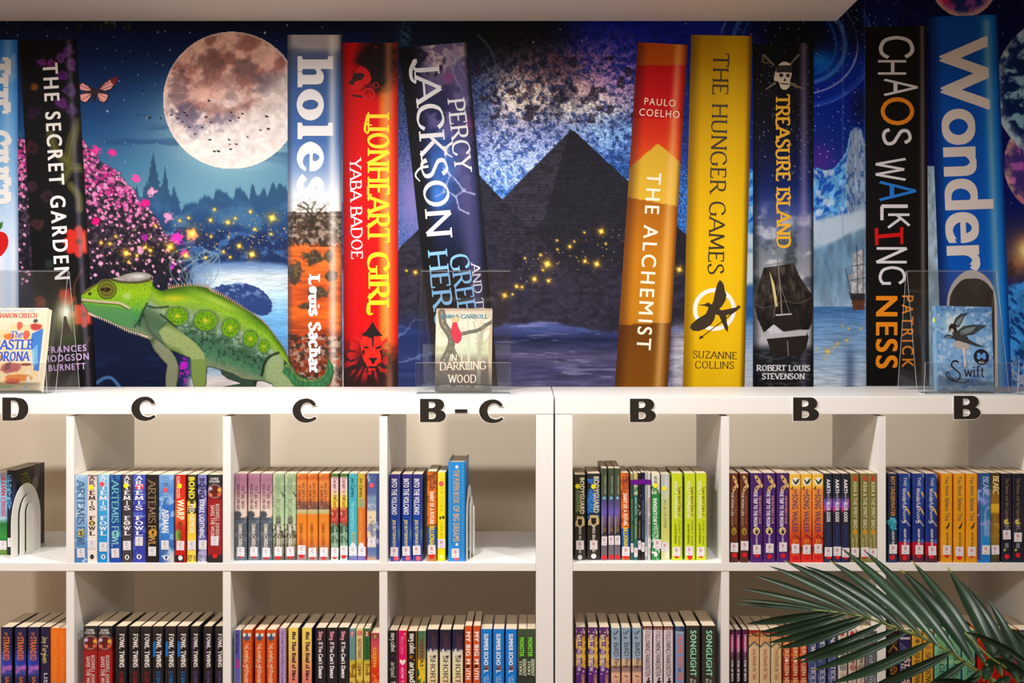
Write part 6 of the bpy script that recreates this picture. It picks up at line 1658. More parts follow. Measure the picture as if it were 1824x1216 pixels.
for lp in HOLES:
    o_ = curve_mesh('letter', lp, 0, 0, PAINT, None)
    tx_.append(([(v.co.x / 3.44, v.co.y) for v in o_.data.vertices], [tuple(p.vertices) for p in o_.data.polygons]))
    bpy.data.objects.remove(o_)
V_, Q_ = [], []
for vv, qq in tx_:
    n_ = len(V_)
    V_ += [(a, b_, 0) for a, b_ in vv]
    Q_ += [tuple(n_ + i for i in q) for q in qq]
TCACHE[('holes', 'cut')] = (V_, Q_)
ink_text(b, 'holes', (530, 100), (530, 354), 63, (232, 231, 234), 'cut')
ink_text(b, 'Louis Sachar', (551, 488), (551, 664), 19, (240, 236, 238), 'slab', 'author_lettering')


# red spine, woman's profile above, lion below
def p_(U, V, X, Y):
    n = fbm(X / 10, Y / 10, 4, 331)
    C = ramp(U, [(0, (140, 8, 12)), (.12, (190, 8, 14)), (.3, (214, 10, 16)), (.62, (216, 16, 16)), (.7, (236, 110, 30)), (.8, (240, 150, 80)), (.9, (230, 70, 20)), (1, (170, 8, 16))])
    dk = sm(.0, 1.0, 1 - np.hypot((X - 672) / 52.0, (Y - 112) / 72.0) + .35 * (n - .5)) * 2.2
    C = mixc(C, (34, 24, 24), np.clip(dk, 0, 1) * (X > 618) * .96)
    C = mixc(C, (190, 20, 30), sm(.5, .66, n) * np.exp(-((X - 668) / 16.0) ** 2 - ((Y - 84) / 9.0) ** 2))
    C = mixc(C, (206, 130, 96), np.exp(-((X - 692) / 7.0) ** 2) * (Y < 210) * .6)
    lo = sm(580, 640, Y + 34 * (n - .5) - 14 * np.abs(X - 655) / 40)
    C = mixc(C, (44, 32, 34), lo * .92)
    th = np.arctan2(Y - 630, X - 660)
    streak = sm(.52, .62, vn(th * 9, np.hypot(X - 660, Y - 630) / 16, 332))
    ring = np.exp(-((np.hypot(X - 658, Y - 632) - 34) / 14.0) ** 2)
    C = mixc(C, (206, 30, 34), streak * ring * .9 * (X < 690))
    C = mixc(C, (226, 150, 110), np.exp(-((X - 694) / 6.0) ** 2) * sm(600, 690, Y) * .55)
    return C


b = printed_book('printed_book', [(610, 76), (709, 76), (709, 690), (612, 690)], p_)
wp = wall_pt('art')
flat_polys('profile_picture', b, [[(641, 117), (650, 120), (658, 128), (662, 142), (655, 150), (648, 152), (644, 158), (636, 160), (628, 160), (624, 158), (627, 148), (630, 142), (632, 128), (637, 122)]], (196, 10, 16), wp)
flat_polys('profile_shade', b, [[(630, 130), (646, 130), (650, 133), (645, 142), (634, 144), (628, 152), (623, 150), (622, 146), (627, 140)], [(624, 168), (645, 170), (647, 174), (630, 172)]], (46, 22, 24), wall_pt('ink'))
flat_polys('hoop_earring', b, quads_line([(657 + 10 * math.cos(t), 168 + 10 * math.sin(t)) for t in np.linspace(0, 2 * math.pi, 22)], 2.0), (206, 30, 30), wall_pt('ink'))
flat_polys('hoop_earring', b, quads_line([(670 + 5 * math.cos(t), 152 + 5 * math.sin(t)) for t in np.linspace(0, 2 * math.pi, 16)], 1.4), (180, 30, 30), wall_pt('ink'))
lion = flat_polys('lion_picture', b, [[(645, 600), (655, 598), (660, 604), (668, 599), (678, 602), (682, 616), (679, 630), (678, 644), (671, 650), (668, 658), (658, 660), (652, 648), (647, 640), (644, 626), (642, 612)]], (222, 36, 24), wp)
flat_polys('lion_shade', b, [[(647, 616), (657, 618), (656, 621), (649, 620)], [(668, 619), (680, 615), (678, 620), (670, 622)], [(656, 637), (673, 637), (668, 643), (666, 648), (663, 648), (661, 643)], [(655, 652), (672, 652), (668, 656), (658, 656)], [(662, 598), (666, 598), (665, 618), (663, 618)], [(644, 596), (652, 590), (658, 582), (664, 572), (669, 582), (676, 592), (682, 598), (668, 598), (660, 602), (650, 598)], [(646, 622), (650, 624), (648, 634), (645, 630)], [(676, 624), (681, 622), (679, 636)]], (32, 24, 26), wall_pt('ink'))
ink_text(b, 'LIONHEART', (655, 200), (655, 432), 38, (250, 214, 20), 'gothic')
ink_text(b, 'GIRL', (656, 449), (657, 560), 36, (250, 214, 20), 'gothic')
flat_polys('title_flourish', b, quads_line(catmull([(656, 204), (652, 218), (650, 232), (656, 238)], 5), 6, 3) + quads_line(catmull([(657, 540), (655, 552), (656, 558), (661, 560)], 5), 6, 3), (250, 214, 20), wall_pt('ink'))
ink_text(b, 'YABA BADOE', (623, 280), (626, 461), 20, (236, 226, 226), 'serif', 'author_lettering')


# storm spine
def p_(U, V, X, Y):
    n = fbm(X / 16, Y / 16, 5, 341)
    C = ramp(V, [(0, (40, 36, 70)), (.12, (44, 40, 84)), (.4, (36, 44, 100)), (.6, (24, 36, 80)), (.75, (20, 26, 50)), (1, (34, 34, 56))])
    C = mixc(C, (226, 204, 206), sm(.35, .55, n + .35 * (U - .3)) * (1 - sm(.05, .13, V)) * sm(.2, .5, U))
    C = mixc(C, (110, 96, 150), sm(.46, .62, n) * (1 - sm(.3, .55, V)) * sm(.2, .4, U) * .9)
    C = mixc(C, (170, 70, 130), np.exp(-((X - 800) / 10.0) ** 2 - ((Y - 138) / 10.0) ** 2) + np.exp(-((X - 838) / 9.0) ** 2 - ((Y - 220) / 16.0) ** 2) * .8)
    C = mixc(C, (60, 120, 210), np.exp(-((X - 790) / 34.0) ** 2 - ((Y - 290) / 50.0) ** 2) * .85 + np.exp(-((X - 776) / 26.0) ** 2 - ((Y - 352) / 26.0) ** 2) * .9)
    C = mixc(C, (110, 100, 150), np.exp(-((U - .78) / .16) ** 2) * .55)
    for i, pts in enumerate(([(800, 262), (790, 290), (802, 312), (790, 340)], [(790, 300), (812, 320), (826, 340), (846, 346)], [(776, 350), (796, 340), (812, 350), (830, 336)], [(812, 350), (818, 372), (834, 380)], [(842, 160), (826, 190), (832, 220)], [(800, 90), (820, 120), (836, 150)], [(812, 100), (806, 130), (822, 160)])):
        C = mixc(C, (190, 200, 240), (1 - sm(.5, 1.8, pathdist(X, Y, pts) + 2 * (fbm(X / 5, Y / 5, 2, 342) - .5))) * (.8 if i < 4 else .35))
    C = mixc(C, (14, 13, 20), (1 - sm(.08, .34, U)) * .96)
    C = mixc(C, (12, 12, 18), sm(.52, .66, V) * (1 - np.exp(-((U - .8) / .16) ** 2)) * .6)
    return mixc(C, (14, 14, 22), sm(.9, 1, U) * .85)


b = printed_book('printed_book', [(711, 85), (833, 75), (887, 690), (776, 690)], p_)
WT = (218, 217, 222)
ink_text(b, 'JACKSON', (736, 105), (761, 426), 45, WT, 'serif')
flat_polys('title_flourish', b, quads_line(catmull([(738, 112), (732, 124), (733, 140), (741, 148)], 5), 8, 4) + quads_line(catmull([(763, 296), (748, 300), (740, 312), (748, 323)], 5), 5, 2), WT, wall_pt('ink'))
ink_text(b, 'PERCY', (797, 176), (811, 309), 30, WT, 'serif')
flat_polys('title_flourish', b, quads_line(catmull([(806, 254), (796, 262), (795, 272), (806, 280)], 5), 5, 2), WT, wall_pt('ink'))
BL = (124, 178, 222)
ink_text(b, 'HEROES', (762, 446), (782, 650), 34, BL, 'serif')
ink_text(b, 'GREEK', (801, 455), (822, 590), 32, BL, 'serif')
ink_text(b, 'AND THE', (839, 467), (850, 578), 15, (206, 200, 214), 'serif')


# orange and gold spine with a paper mountain
def p_(U, V, X, Y):
    C = np.broadcast_to(np.array((196, 84, 10.)), X.shape + (3,)).copy()
    C = np.where((Y > 116)[..., None], np.array((200, 8, 14.)), C)
    C = np.where((Y > 211 - .0 * X)[..., None], mixc(np.broadcast_to(np.array((214, 40, 14.)), X.shape + (3,)), (224, 84, 20), sm(211, 300, Y)), C)
    pk = 255 + np.where(X < 1172, (1172 - X), (X - 1172) * 1.0) * .86
    pk = np.maximum(pk, 258)
    C = np.where((Y > pk)[..., None], np.array((222, 176, 50.)), C)
    C = np.where((Y > 351 + (X - 1117) * .18)[..., None], ramp(Y, [(350, (176, 98, 12)), (450, (196, 122, 16)), (560, (196, 128, 24)), (580, (190, 120, 24))]), C)
    C = np.where((Y > 579 - (X - 1100) * .05)[..., None], ramp(Y, [(575, (118, 66, 10)), (690, (142, 84, 14))]), C)
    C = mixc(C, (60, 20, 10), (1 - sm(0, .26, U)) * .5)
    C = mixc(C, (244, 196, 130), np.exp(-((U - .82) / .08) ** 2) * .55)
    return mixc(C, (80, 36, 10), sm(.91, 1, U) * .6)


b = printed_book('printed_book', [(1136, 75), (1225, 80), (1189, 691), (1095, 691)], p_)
CRM = (240, 224, 196)
ink_text(b, 'PAULO', (1147.5, 186), (1203, 190), 12, CRM, 'sans+:1.2', 'author_lettering')
ink_text(b, 'COELHO', (1138.5, 205.5), (1210, 210.5), 12.5, CRM, 'sans+:1.2', 'author_lettering')
ink_text(b, 'THE ALCHEMIST', (1153, 307), (1134, 622), 25, (244, 230, 208), 'medium+:1.3')


# plain yellow spine with a bird in a ring
def p_(U, V, X, Y):
    C = ramp(V, [(0, (196, 150, 8)), (.3, (222, 172, 4)), (.6, (232, 184, 4)), (1, (228, 180, 10))])
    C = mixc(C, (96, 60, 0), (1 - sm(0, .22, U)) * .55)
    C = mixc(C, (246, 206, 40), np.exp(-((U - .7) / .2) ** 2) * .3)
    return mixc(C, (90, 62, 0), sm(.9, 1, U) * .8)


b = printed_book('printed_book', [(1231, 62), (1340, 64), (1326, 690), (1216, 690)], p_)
DK = (52, 40, 14)
ink_text(b, 'THE HUNGER GAMES', (1271, 95), (1261, 488), 27.5, DK, 'light')
ink_text(b, 'SUZANNE', (1234, 637), (1312, 639.5), 12.5, DK, 'light', 'author_lettering')
ink_text(b, 'COLLINS', (1238, 655.5), (1307, 656.5), 12.5, DK, 'light', 'author_lettering')
rg = flat_polys('ring_emblem', b, quads_line([(1272.5 + 34.5 * math.cos(t), 551 + 34.5 * math.sin(t)) for t in np.linspace(0, 2 * math.pi, 49)], 7.4), (238, 232, 222), wall_pt('art'))


def q_(pl, k=5.2857, ox=1210, oy=470):
    return [(ox + x / k, oy + y / k) for x, y in pl]


flat_polys('bird_emblem', b, [q_([(176, 386), (240, 378), (255, 368), (290, 360), (280, 372), (308, 380), (322, 340), (340, 250), (360, 180), (380, 150), (402, 165), (420, 200), (428, 250), (444, 290), (436, 340), (410, 385), (375, 425), (400, 436), (536, 408), (560, 386), (580, 404), (540, 440), (500, 470), (440, 482), (446, 540), (460, 600), (456, 640), (430, 612), (398, 540), (372, 482), (340, 474), (330, 520), (300, 570), (240, 610), (180, 632), (130, 628), (98, 600), (110, 570), (165, 520), (250, 470), (276, 410), (250, 396)])], (58, 46, 34), wall_pt('ink'))
flat_polys('arrow_emblem', b, quads_line([q_([(190, 702)])[0], q_([(490, 472)])[0]], 1.3) + [q_([(184, 708), (230, 690), (200, 672)])], (50, 40, 24), wall_pt('animal'))


# night sea spine with a ship
def p_(U, V, X, Y):
    n = fbm(X / 26, Y / 18, 5, 361)
    C = ramp(Y, [(76, (14, 14, 22)), (200, (18, 18, 34)), (260, (14, 22, 66)), (330, (20, 40, 110)), (370, (60, 76, 150)), (410, (110, 122, 160)), (450, (130, 140, 152)), (500, (160, 162, 170)), (560, (190, 188, 196)), (612, (170, 168, 178)), (625, (40, 42, 50)), (690, (26, 28, 34))])
    C = mixc(C, (220, 222, 232), sm(.5, .72, n) * sm(350, 400, Y) * (1 - sm(590, 620, Y)) * .7)
    C = mixc(C, (60, 74, 84), sm(.5, .7, fbm(X / 30, Y / 24, 4, 362)) * sm(380, 430, Y) * (1 - sm(500, 560, Y)) * .75)
    C = specks(C, X, Y, 7, .4, 1.2, (190, 200, 226), (Y < 330) * 1.0, 363, .8)
    C = mixc(C, (90, 94, 104), sm(.56, .68, fbm(X / 14, Y / 3, 4, 364)) * (Y > 622) * .7)
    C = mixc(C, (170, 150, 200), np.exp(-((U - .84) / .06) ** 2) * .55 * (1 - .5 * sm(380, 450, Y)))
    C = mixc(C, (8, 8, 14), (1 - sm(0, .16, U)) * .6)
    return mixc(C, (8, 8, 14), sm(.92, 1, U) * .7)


b = printed_book('printed_book', [(1341, 78), (1449, 76), (1449, 689), (1341, 689)], p_)
YL = (228, 172, 36)
ink_text(b, 'TREASURE ISLAND', (1382, 168), (1384, 442), 24, YL, 'serifb')
ink_text(b, 'ROBERT LOUIS', (1347, 660), (1443, 660.5), 10, (214, 212, 216), 'serifb', 'author_lettering')
ink_text(b, 'STEVENSON', (1357, 675), (1434, 675), 10, (214, 212, 216), 'serifb', 'author_lettering')


def k1(pl, k=3.578, ox=1200, oy=20):
    return [(ox + x / k, oy + y / k) for x, y in pl]


flat_polys('sword_picture', b, [thick_line(k1([(570, 275), (640, 345)]), 4, 3.4), thick_line(k1([(740, 460), (830, 495)]), 6, 2.5), thick_line(k1([(800, 275), (745, 335)]), 4.2, 3), thick_line(k1([(650, 455), (585, 500)]), 5, 2)] + quads_line(catmull(k1([(566, 278), (575, 325), (610, 328)]), 4), 2.2), (104, 96, 82), wall_pt('art'))
flat_polys('skull_picture', b, [catmull(k1([(660, 350), (690, 325), (720, 324), (750, 345), (752, 400), (742, 440), (738, 480), (712, 500), (684, 490), (668, 450), (640, 440), (644, 400)]), 4)], (206, 194, 176), wall_pt('ink'))
flat_polys('skull_shade', b, [k1([(652, 362), (664, 345), (750, 344), (758, 360), (752, 392), (700, 388), (656, 392)]), disc(1391.5, 134, 4, 12, 3.6), disc(1403.5, 134.5, 3.6, 12, 3.4), k1([(698, 445), (710, 424), (718, 445)]), k1([(678, 456), (738, 462), (730, 468), (684, 464)])], (44, 38, 36), wall_pt('animal'))


def k2(pl, k=3.3778, ox=1200, oy=340):
    return [(ox + x / k, oy + y / k) for x, y in pl]


sail_pl = k2([(540, 460), (722, 434), (760, 520), (836, 632), (836, 700), (830, 790), (812, 832), (770, 832), (700, 780), (640, 740), (600, 800), (540, 850), (500, 760), (484, 680), (500, 600)])
xs_, ys_ = np.meshgrid(span(1342, 1450, 1), span(464, 594, 1))
n_ = fbm(xs_ / 9, ys_ / 16, 4, 365)
sc_ = ramp(n_, [(.25, (34, 29, 28)), (.5, (56, 48, 45)), (.75, (92, 82, 76))])
sc_ = mixc(sc_, (30, 26, 26), (1 - sm(.4, 1.4, np.abs(np.mod(xs_ - 1341 + .14 * (ys_ - 470) * np.sign(1388 - xs_), 13) - 6.5))) * .55)
sc_ = mixc(sc_, (24, 21, 22), sm(530, 580, ys_) * .5)
sc_ = mixc(sc_, (120, 110, 104), (1 - sm(.6, 2, pathdist(xs_, ys_, catmull([(1344, 541), (1360, 548), (1378, 544), (1400, 536), (1422, 540), (1446, 530)], 6)))) * .5)
wall_grid('ship_picture', xs_, ys_, sc_, 'art', b, inpoly(xs_, ys_, sail_pl)[:-1, :-1])
flat_polys('ship_shade', b, [k2([(556, 880), (800, 845), (812, 880), (796, 950), (760, 990), (620, 996), (580, 950)]), k2([(600, 800), (640, 740), (740, 740), (780, 830), (660, 846)])], (34, 28, 26), wall_pt('ink'))
flat_polys('ship_lit_parts', b, [k2([(556, 862), (800, 836), (800, 868), (556, 890)]), k2([(612, 742), (712, 736), (712, 744), (612, 752)])], (176, 172, 176), wall_pt('animal'))
flat_polys('ship_lit_sail', b, [k2([(576, 480), (606, 560), (626, 690), (612, 700), (596, 600)])], (206, 184, 130), wall_pt('animal'))
flat_polys('ship_mast', b, quads_line(k2([(616, 336), (640, 560), (650, 740)]), 1.6, 2.2) + quads_line(k2([(556, 446), (730, 420)]), 1) + quads_line(k2([(600, 760), (640, 560)]), .8) + quads_line(k2([(700, 740), (640, 560)]), .8) + quads_line(k2([(684, 900), (690, 990)]), 1.6), (130, 120, 112), wall_pt('animal'))


# black spine with chalked letters
def p_(U, V, X, Y):
    C = np.broadcast_to(np.array((25, 23, 22.)), X.shape + (3,)).copy()
    C = mixc(C, (150, 138, 136), np.exp(-((U - .93 + .02 * V) / .035) ** 2) * .75)
    return mixc(C, (14, 12, 16), sm(.97, 1, U) * .7)


b = printed_book('printed_book', [(1541, 48), (1650, 46), (1655, 687), (1543, 687)], p_)
OR = (232, 136, 14)
for ch, x0, x1, y0, y1, c in (('C', 1566, 1628, 64, 105, WT), ('H', 1561, 1617, 107, 133, WT), ('A', 1572, 1637, 140, 171, WT), ('O', 1566, 1631, 173, 223, OR), ('S', 1571, 1624, 228, 259, WT), ('W', 1557, 1616, 281, 322, WT), ('A', 1564, 1634, 322, 358, (30, 120, 220)), ('L', 1567, 1620, 364, 392, WT), ('K', 1579, 1623, 380, 407, WT), ('I', 1558, 1609, 405, 437, (206, 22, 22)), ('N', 1558.5, 1618, 440, 469, WT), ('G', 1565, 1614, 474, 507, WT)):
    if ch == 'I':
        flat_polys('title_lettering', b, [[(x0, 412), (x1, 408), (x1, 416), (x0, 419)][0:0] or [(1558, 407), (1564, 405), (1565, 436), (1559, 437)], [(1603, 405), (1609, 404), (1609, 434), (1604, 435)], [(1562, 418), (1606, 414), (1606, 421), (1562, 425)]], c, wall_pt('ink'))
    else:
        ink_text(b, ch, (x0 + 3, y0), (x0 + 3, y1), x1 - x0 - 6, c, 'hand')
ink_text(b, 'NESS', (1561, 527), (1561, 656), 37, OR, 'bold+:1.2', 'author_lettering')
ink_text(b, 'PATRICK', (1607, 526), (1607, 654), 20, OR, 'medium+:1.4', 'author_lettering')


# bright blue spine with a pale oval
def p_(U, V, X, Y):
    C = ramp(V, [(0, (10, 84, 190)), (.3, (12, 90, 204)), (.7, (14, 96, 206)), (1, (20, 100, 206))])
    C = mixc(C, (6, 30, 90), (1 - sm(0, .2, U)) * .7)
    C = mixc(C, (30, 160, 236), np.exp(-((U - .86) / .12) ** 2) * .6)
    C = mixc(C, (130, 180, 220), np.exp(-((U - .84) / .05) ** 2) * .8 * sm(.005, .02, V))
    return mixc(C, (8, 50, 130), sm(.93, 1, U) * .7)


b = printed_book('printed_book', [(1654, 30), (1776, 26), (1802, 690), (1679, 690)], p_)
ink_text(b, 'Wonder', (1674, 67), (1689, 484), 84, (226, 218, 214), 'bold+:0.98')
ov = flat_polys('oval_picture', b, [catmull([(1684, 690), (1686, 560), (1690, 520), (1704, 495), (1726, 481), (1748, 486), (1766, 504), (1774, 530), (1776, 560), (1778, 690)], 5)], (214, 204, 200), wall_pt('ink'))
flat_polys('oval_shade', b, [catmull([(1690, 690), (1691, 560), (1694, 524), (1712, 500), (1730, 496), (1748, 498), (1764, 512), (1771, 540), (1772, 690)], 5)], (52, 46, 44), wall_pt('animal'))

# ---- the chameleon
CH = [(144.8, 523), (149.7, 517), (161.6, 509), (172.4, 503.4), (179.3, 496.5), (195, 495.5), (209, 492.6), (222.7, 487.6), (240.5, 483.7), (256.3, 483.7), (268, 487.6), (270.5, 492.6), (271.7, 505.4), (277, 513.3), (287.9, 517.2), (301.7, 512.3), (319.4, 509.3), (345, 507.4), (366.8, 511.5), (378, 518), (396, 526), (414, 536), (432.4, 547), (450.5, 557.8), (465, 568.7), (477.6, 581.3), (488.5, 595.8), (499.3, 610.3), (508.4, 624.7), (513.8, 642.8), (522.8, 658.2), (537.3, 670), (555.4, 675.4), (569.9, 672.7), (579, 662.7), (583.4, 650), (581.6, 639.2), (574.4, 632.9), (584.4, 637.4), (592.5, 650), (594.3, 662.7), (589.8, 679), (580.7, 690), (524.6, 690), (486.6, 690), (484.8, 683.5), (468.6, 678), (457.7, 677.2), (454, 690), (385, 690), (430, 682), (404, 673), (393.5, 664), (392.6, 658), (370.9, 652), (368, 655), (367, 682.6), (363.6, 690), (345, 690), (340, 667), (338.8, 637.6), (319.4, 629.7), (303.6, 622.8), (313.5, 637.6), (319.4, 655.3), (316.5, 677), (313.5, 690), (294.8, 690), (294, 671), (297.7, 649.4), (287.9, 639.6), (274, 623.8), (266, 606), (260, 597), (248.4, 594), (228.7, 588.3), (209, 578.4), (189.2, 569.5), (169.5, 561.6), (155.7, 554.7), (148.7, 542.9), (144.2, 535), (144.2, 528)]
X, Y = np.meshgrid(span(140, 598, .9), span(480, 691, .9))
msk = inpoly(X, Y, CH)
back = np.interp(X, [144, 180, 270, 290, 345, 380, 432, 478, 510, 540], [520, 500, 500, 517, 507, 518, 547, 581, 628, 668])
belly = np.interp(X, [144, 200, 260, 330, 390, 460, 500, 540], [545, 575, 597, 640, 657, 678, 690, 690])
t = np.clip((Y - back) / (belly - back), 0, 1)
C = ramp(t, [(0, (70, 110, 16)), (.08, (104, 160, 20)), (.2, (150, 200, 40)), (.32, (140, 180, 76)), (.4, (156, 186, 146)), (.5, (112, 150, 104)), (.65, (62, 112, 78)), (.85, (84, 146, 104)), (1, (150, 160, 124))])
nz = fbm(X / 7, Y / 7, 4, 401)
d_, r_ = worley(X / 4.2, Y / 4.2, 402)
C = C * (1.08 - .16 * d_)[..., None]
C = mixc(C, (180, 206, 190), sm(.5, .62, fbm(X / 10, Y / 8, 4, 403)) * np.exp(-((t - .48) / .16) ** 2) * .75 * (X > 290))
C = mixc(C, (40, 70, 50), sm(.56, .66, fbm(X / 5, Y / 5, 3, 404)) * np.exp(-((t - .68) / .2) ** 2) * .7 * (X > 300) * (X < 480))
C = mixc(C, (236, 220, 30), np.exp(-((X - 310) / 24.0) ** 2 - ((Y - 531) / 6.0) ** 2) * .7)
C = mixc(C, (210, 236, 90), np.exp(-((X - 390) / 40.0) ** 2 - ((Y - 538 - .42 * (X - 390)) / 7.0) ** 2) * .6)
# flank spots
for x, y, rx, ry in ((316, 563, 19, 15), (366, 571, 20, 17), (410, 584, 15, 16), (446, 603, 12.5, 14), (470, 617, 9.5, 11)):
    d = np.hypot((X - x) / rx, (Y - y) / ry)
    C = mixc(C, (60, 90, 60), (1 - sm(.9, 1.4, d)) * .6)
    C = np.where((d < 1.02)[..., None], mixc(np.array((112, 172, 14.)) * (1.3 - .7 * worley(X / 2.6, Y / 2.6, 405)[0])[..., None], (226, 216, 40), np.exp(-(d / .28) ** 2)), C)
# head
hd = inpoly(X, Y, [(140, 480), (275, 480), (272, 505), (262, 540), (250, 566), (236, 585), (200, 575), (140, 545)])
hc = ramp(Y, [(490, (140, 180, 30)), (520, (166, 214, 20)), (545, (130, 200, 50)), (560, (80, 170, 90)), (590, (96, 150, 100))]) * (1.12 - .32 * worley(X / 2.8, Y / 2.8, 406)[0])[..., None]
C = np.where(hd[..., None], hc, C)
C = mixc(C, (96, 168, 96), hd * sm(-2, 4, Y - (538 + .14 * (X - 150))) * (X < 236) * .8)
cas = inpoly(X, Y, [(198, 497), (222, 489), (241, 484), (257, 483), (269, 487), (271, 493), (262, 499), (240, 502), (214, 501)])
C = np.where(cas[..., None], mixc(np.array((176, 166, 160.)) * (.8 + .4 * nz)[..., None], (236, 230, 226), np.exp(-((X - 246) / 16.0) ** 2 - ((Y - 492) / 4.0) ** 2)), C)
C = mixc(C, (84, 68, 50), (1 - sm(1, 3, pathdist(X, Y, catmull([(200, 498), (216, 502), (240, 503), (262, 500), (271, 494)], 5)))) * .8)
C = mixc(C, (120, 90, 66), (1 - sm(1.5, 4.5, pathdist(X, Y, [(147, 522), (162, 511), (180, 499), (198, 496)]))) * .85)
C = mixc(C, (226, 204, 170), 1 - sm(1.2, 2.8, pathdist(X, Y, catmull([(144, 533), (170, 536), (196, 538), (214, 540), (230, 548)], 5))))
C = mixc(C, (110, 80, 60), (1 - sm(.4, 1.2, pathdist(X, Y, catmull([(144, 536), (170, 539), (196, 541), (212, 543), (228, 551)], 5)))) * .8)
ed = np.hypot((X - 190.5) / 17.5, (Y - 516) / 17)
C = np.where((ed < 1)[..., None], ramp(ed, [(0, (70, 60, 20)), (.45, (150, 140, 40)), (.62, (100, 96, 30)), (.75, (150, 160, 40)), (.92, (110, 120, 30)), (1, (60, 70, 30))]), C)
C = mixc(C, (30, 20, 14), 1 - sm(.8, 1.1, np.hypot((X - 188) / 10.0, (Y - 515.5) / (3.6 - .12 * np.abs(X - 188)))))
C = mixc(C, (110, 70, 40), (1 - sm(.7, 1.1, np.hypot((X - 187.5) / 3.4, (Y - 515.5) / 2.6))) * .9)
C = mixc(C, (90, 76, 54), 1 - sm(2, 4, np.hypot(X - 160, Y - 523)))
C = mixc(C, (30, 24, 20), 1 - sm(1, 2, np.hypot(X - 159.5, Y - 523.5)))
C = mixc(C, (190, 226, 120), (1 - sm(4, 9, np.hypot((X - 226) / 1.2, Y - 527))) * .8)
# neck folds and shoulder
for pts, w in (([(262, 540), (252, 560), (248, 580)], 3), ([(256, 560), (268, 590), (296, 618)], 4), ([(264, 545), (278, 548), (300, 546)], 3), ([(286, 560), (306, 576), (322, 596)], 3), ([(250, 566), (240, 582)], 2)):
    C = mixc(C, (44, 60, 40), (1 - sm(.5, w, pathdist(X, Y, catmull(pts, 5)))) * .75)
C = mixc(C, (110, 130, 100), inpoly(X, Y, [(262, 550), (284, 560), (300, 600), (300, 622), (270, 600), (250, 582)]) * .6)
# legs
scl = (1.06 - .2 * worley(X / 2.6, Y / 2.6, 407)[0])[..., None]


def limb(C, pl, spine, c0, c1, w):
    m = inpoly(X, Y, pl)
    d = pathdist(X, Y, spine) / w
    q = ramp(d, [(0, c0), (.6, c0), (1.2, c1)]) * scl
    return np.where(m[..., None], q, C)


C = limb(C, [(274, 600), (300, 622), (313.5, 637.6), (320, 655), (317, 677), (314, 691), (294, 691), (293, 671), (298, 649), (287, 640), (272, 622), (266, 606)], [(285, 615), (306, 645), (305, 690)], (160, 166, 130), (96, 110, 84), 14)
C = limb(C, [(282, 590), (300, 574), (322, 590), (350, 612), (364, 630), (369, 655), (368, 682), (364, 691), (344, 691), (339, 667), (338.5, 638), (319, 630), (300, 622)], [(296, 596), (330, 612), (352, 636), (355, 690)], (176, 196, 120), (110, 140, 70), 18)
C = mixc(C, (124, 160, 60), inpoly(X, Y, [(338, 640), (369, 640), (369, 691), (338, 691)]) * .6)
C = limb(C, [(384, 691), (456, 691), (458, 677), (432, 674), (414, 664), (392, 657), (393, 664), (404, 674), (430, 682)], [(396, 662), (440, 686)], (66, 96, 74), (40, 54, 44), 16)
C = limb(C, [(472, 650), (480, 636), (492, 630), (504, 636), (506, 652), (503, 664), (514, 672), (526, 691), (486, 691), (484, 684), (470, 676)], [(490, 645), (488, 668), (508, 688)], (176, 200, 140), (110, 140, 90), 20)
C = mixc(C, (30, 44, 34), (1 - sm(.6, 3.5, pathdist(X, Y, catmull([(466, 668), (472, 646), (482, 634), (496, 628)], 5)))) * .85)
tl = inpoly(X, Y, [(506, 640), (523, 658), (537, 670), (555, 675), (570, 673), (579, 663), (583, 650), (574, 632), (586, 637), (594, 650), (595, 664), (590, 680), (581, 691), (526, 691), (512, 672), (504, 664)])
td = pathdist(X, Y, catmull([(510, 660), (530, 682), (556, 686), (578, 680), (588, 664), (588, 648), (576, 634)], 6))
C = np.where(tl[..., None], ramp(td, [(0, (70, 150, 96)), (5, (70, 140, 80)), (9, (130, 170, 90)), (13, (60, 100, 60))]) * (.85 + .3 * vn(X / 3, Y / 9, 408))[..., None], C)
C = mixc(C, (30, 50, 24), (1 - sm(0, 2.0, np.where(msk, np.minimum(pathdist(X, Y, CH + CH[:1]), 9), 0))) * .45)
cham = wall_grid('chameleon', X, Y, C * .86, 'animal', mask=msk[:-1, :-1], vivid=.98)
bk = [(301, 513), (319.4, 510), (345, 508), (366.8, 511), (378, 518.5), (396, 526.5), (414, 536.5), (432.4, 547.5), (450.5, 558.4), (465, 569.4), (477.6, 582), (488.5, 596.6), (499.3, 611), (508.4, 625.4), (513.8, 643)]
pts = catmull(bk, 5)
sp = []
for i in range(0, len(pts) - 1):
    (x, y), (x2, y2) = pts[i], pts[i + 1]
    L = math.hypot(x2 - x, y2 - y)
    nx, ny = (y2 - y) / L, -(x2 - x) / L
    hgt = 6.5 if x < 430 else 4
    sp.append([(x - 1.5 * (x2 - x) / L, y + 1), (x + 1.6 * (x2 - x) / L, y + 1.5), (x + nx * hgt - 1.2, y + ny * hgt)][::-1])
flat_polys('back_crest', cham, sp, (158, 128, 96), wall_pt('fore'))
th_ = catmull([(158, 557), (169.5, 562), (189.2, 570), (209, 579), (228.7, 588.6), (248.4, 594.4), (262, 599)], 5)
flat_polys('throat_crest', cham, [[(x - 1.5, y - 1), (x + 2, y - .6), (x + 1.2, y + 5)] for x, y in th_], (186, 170, 150), wall_pt('fore'))

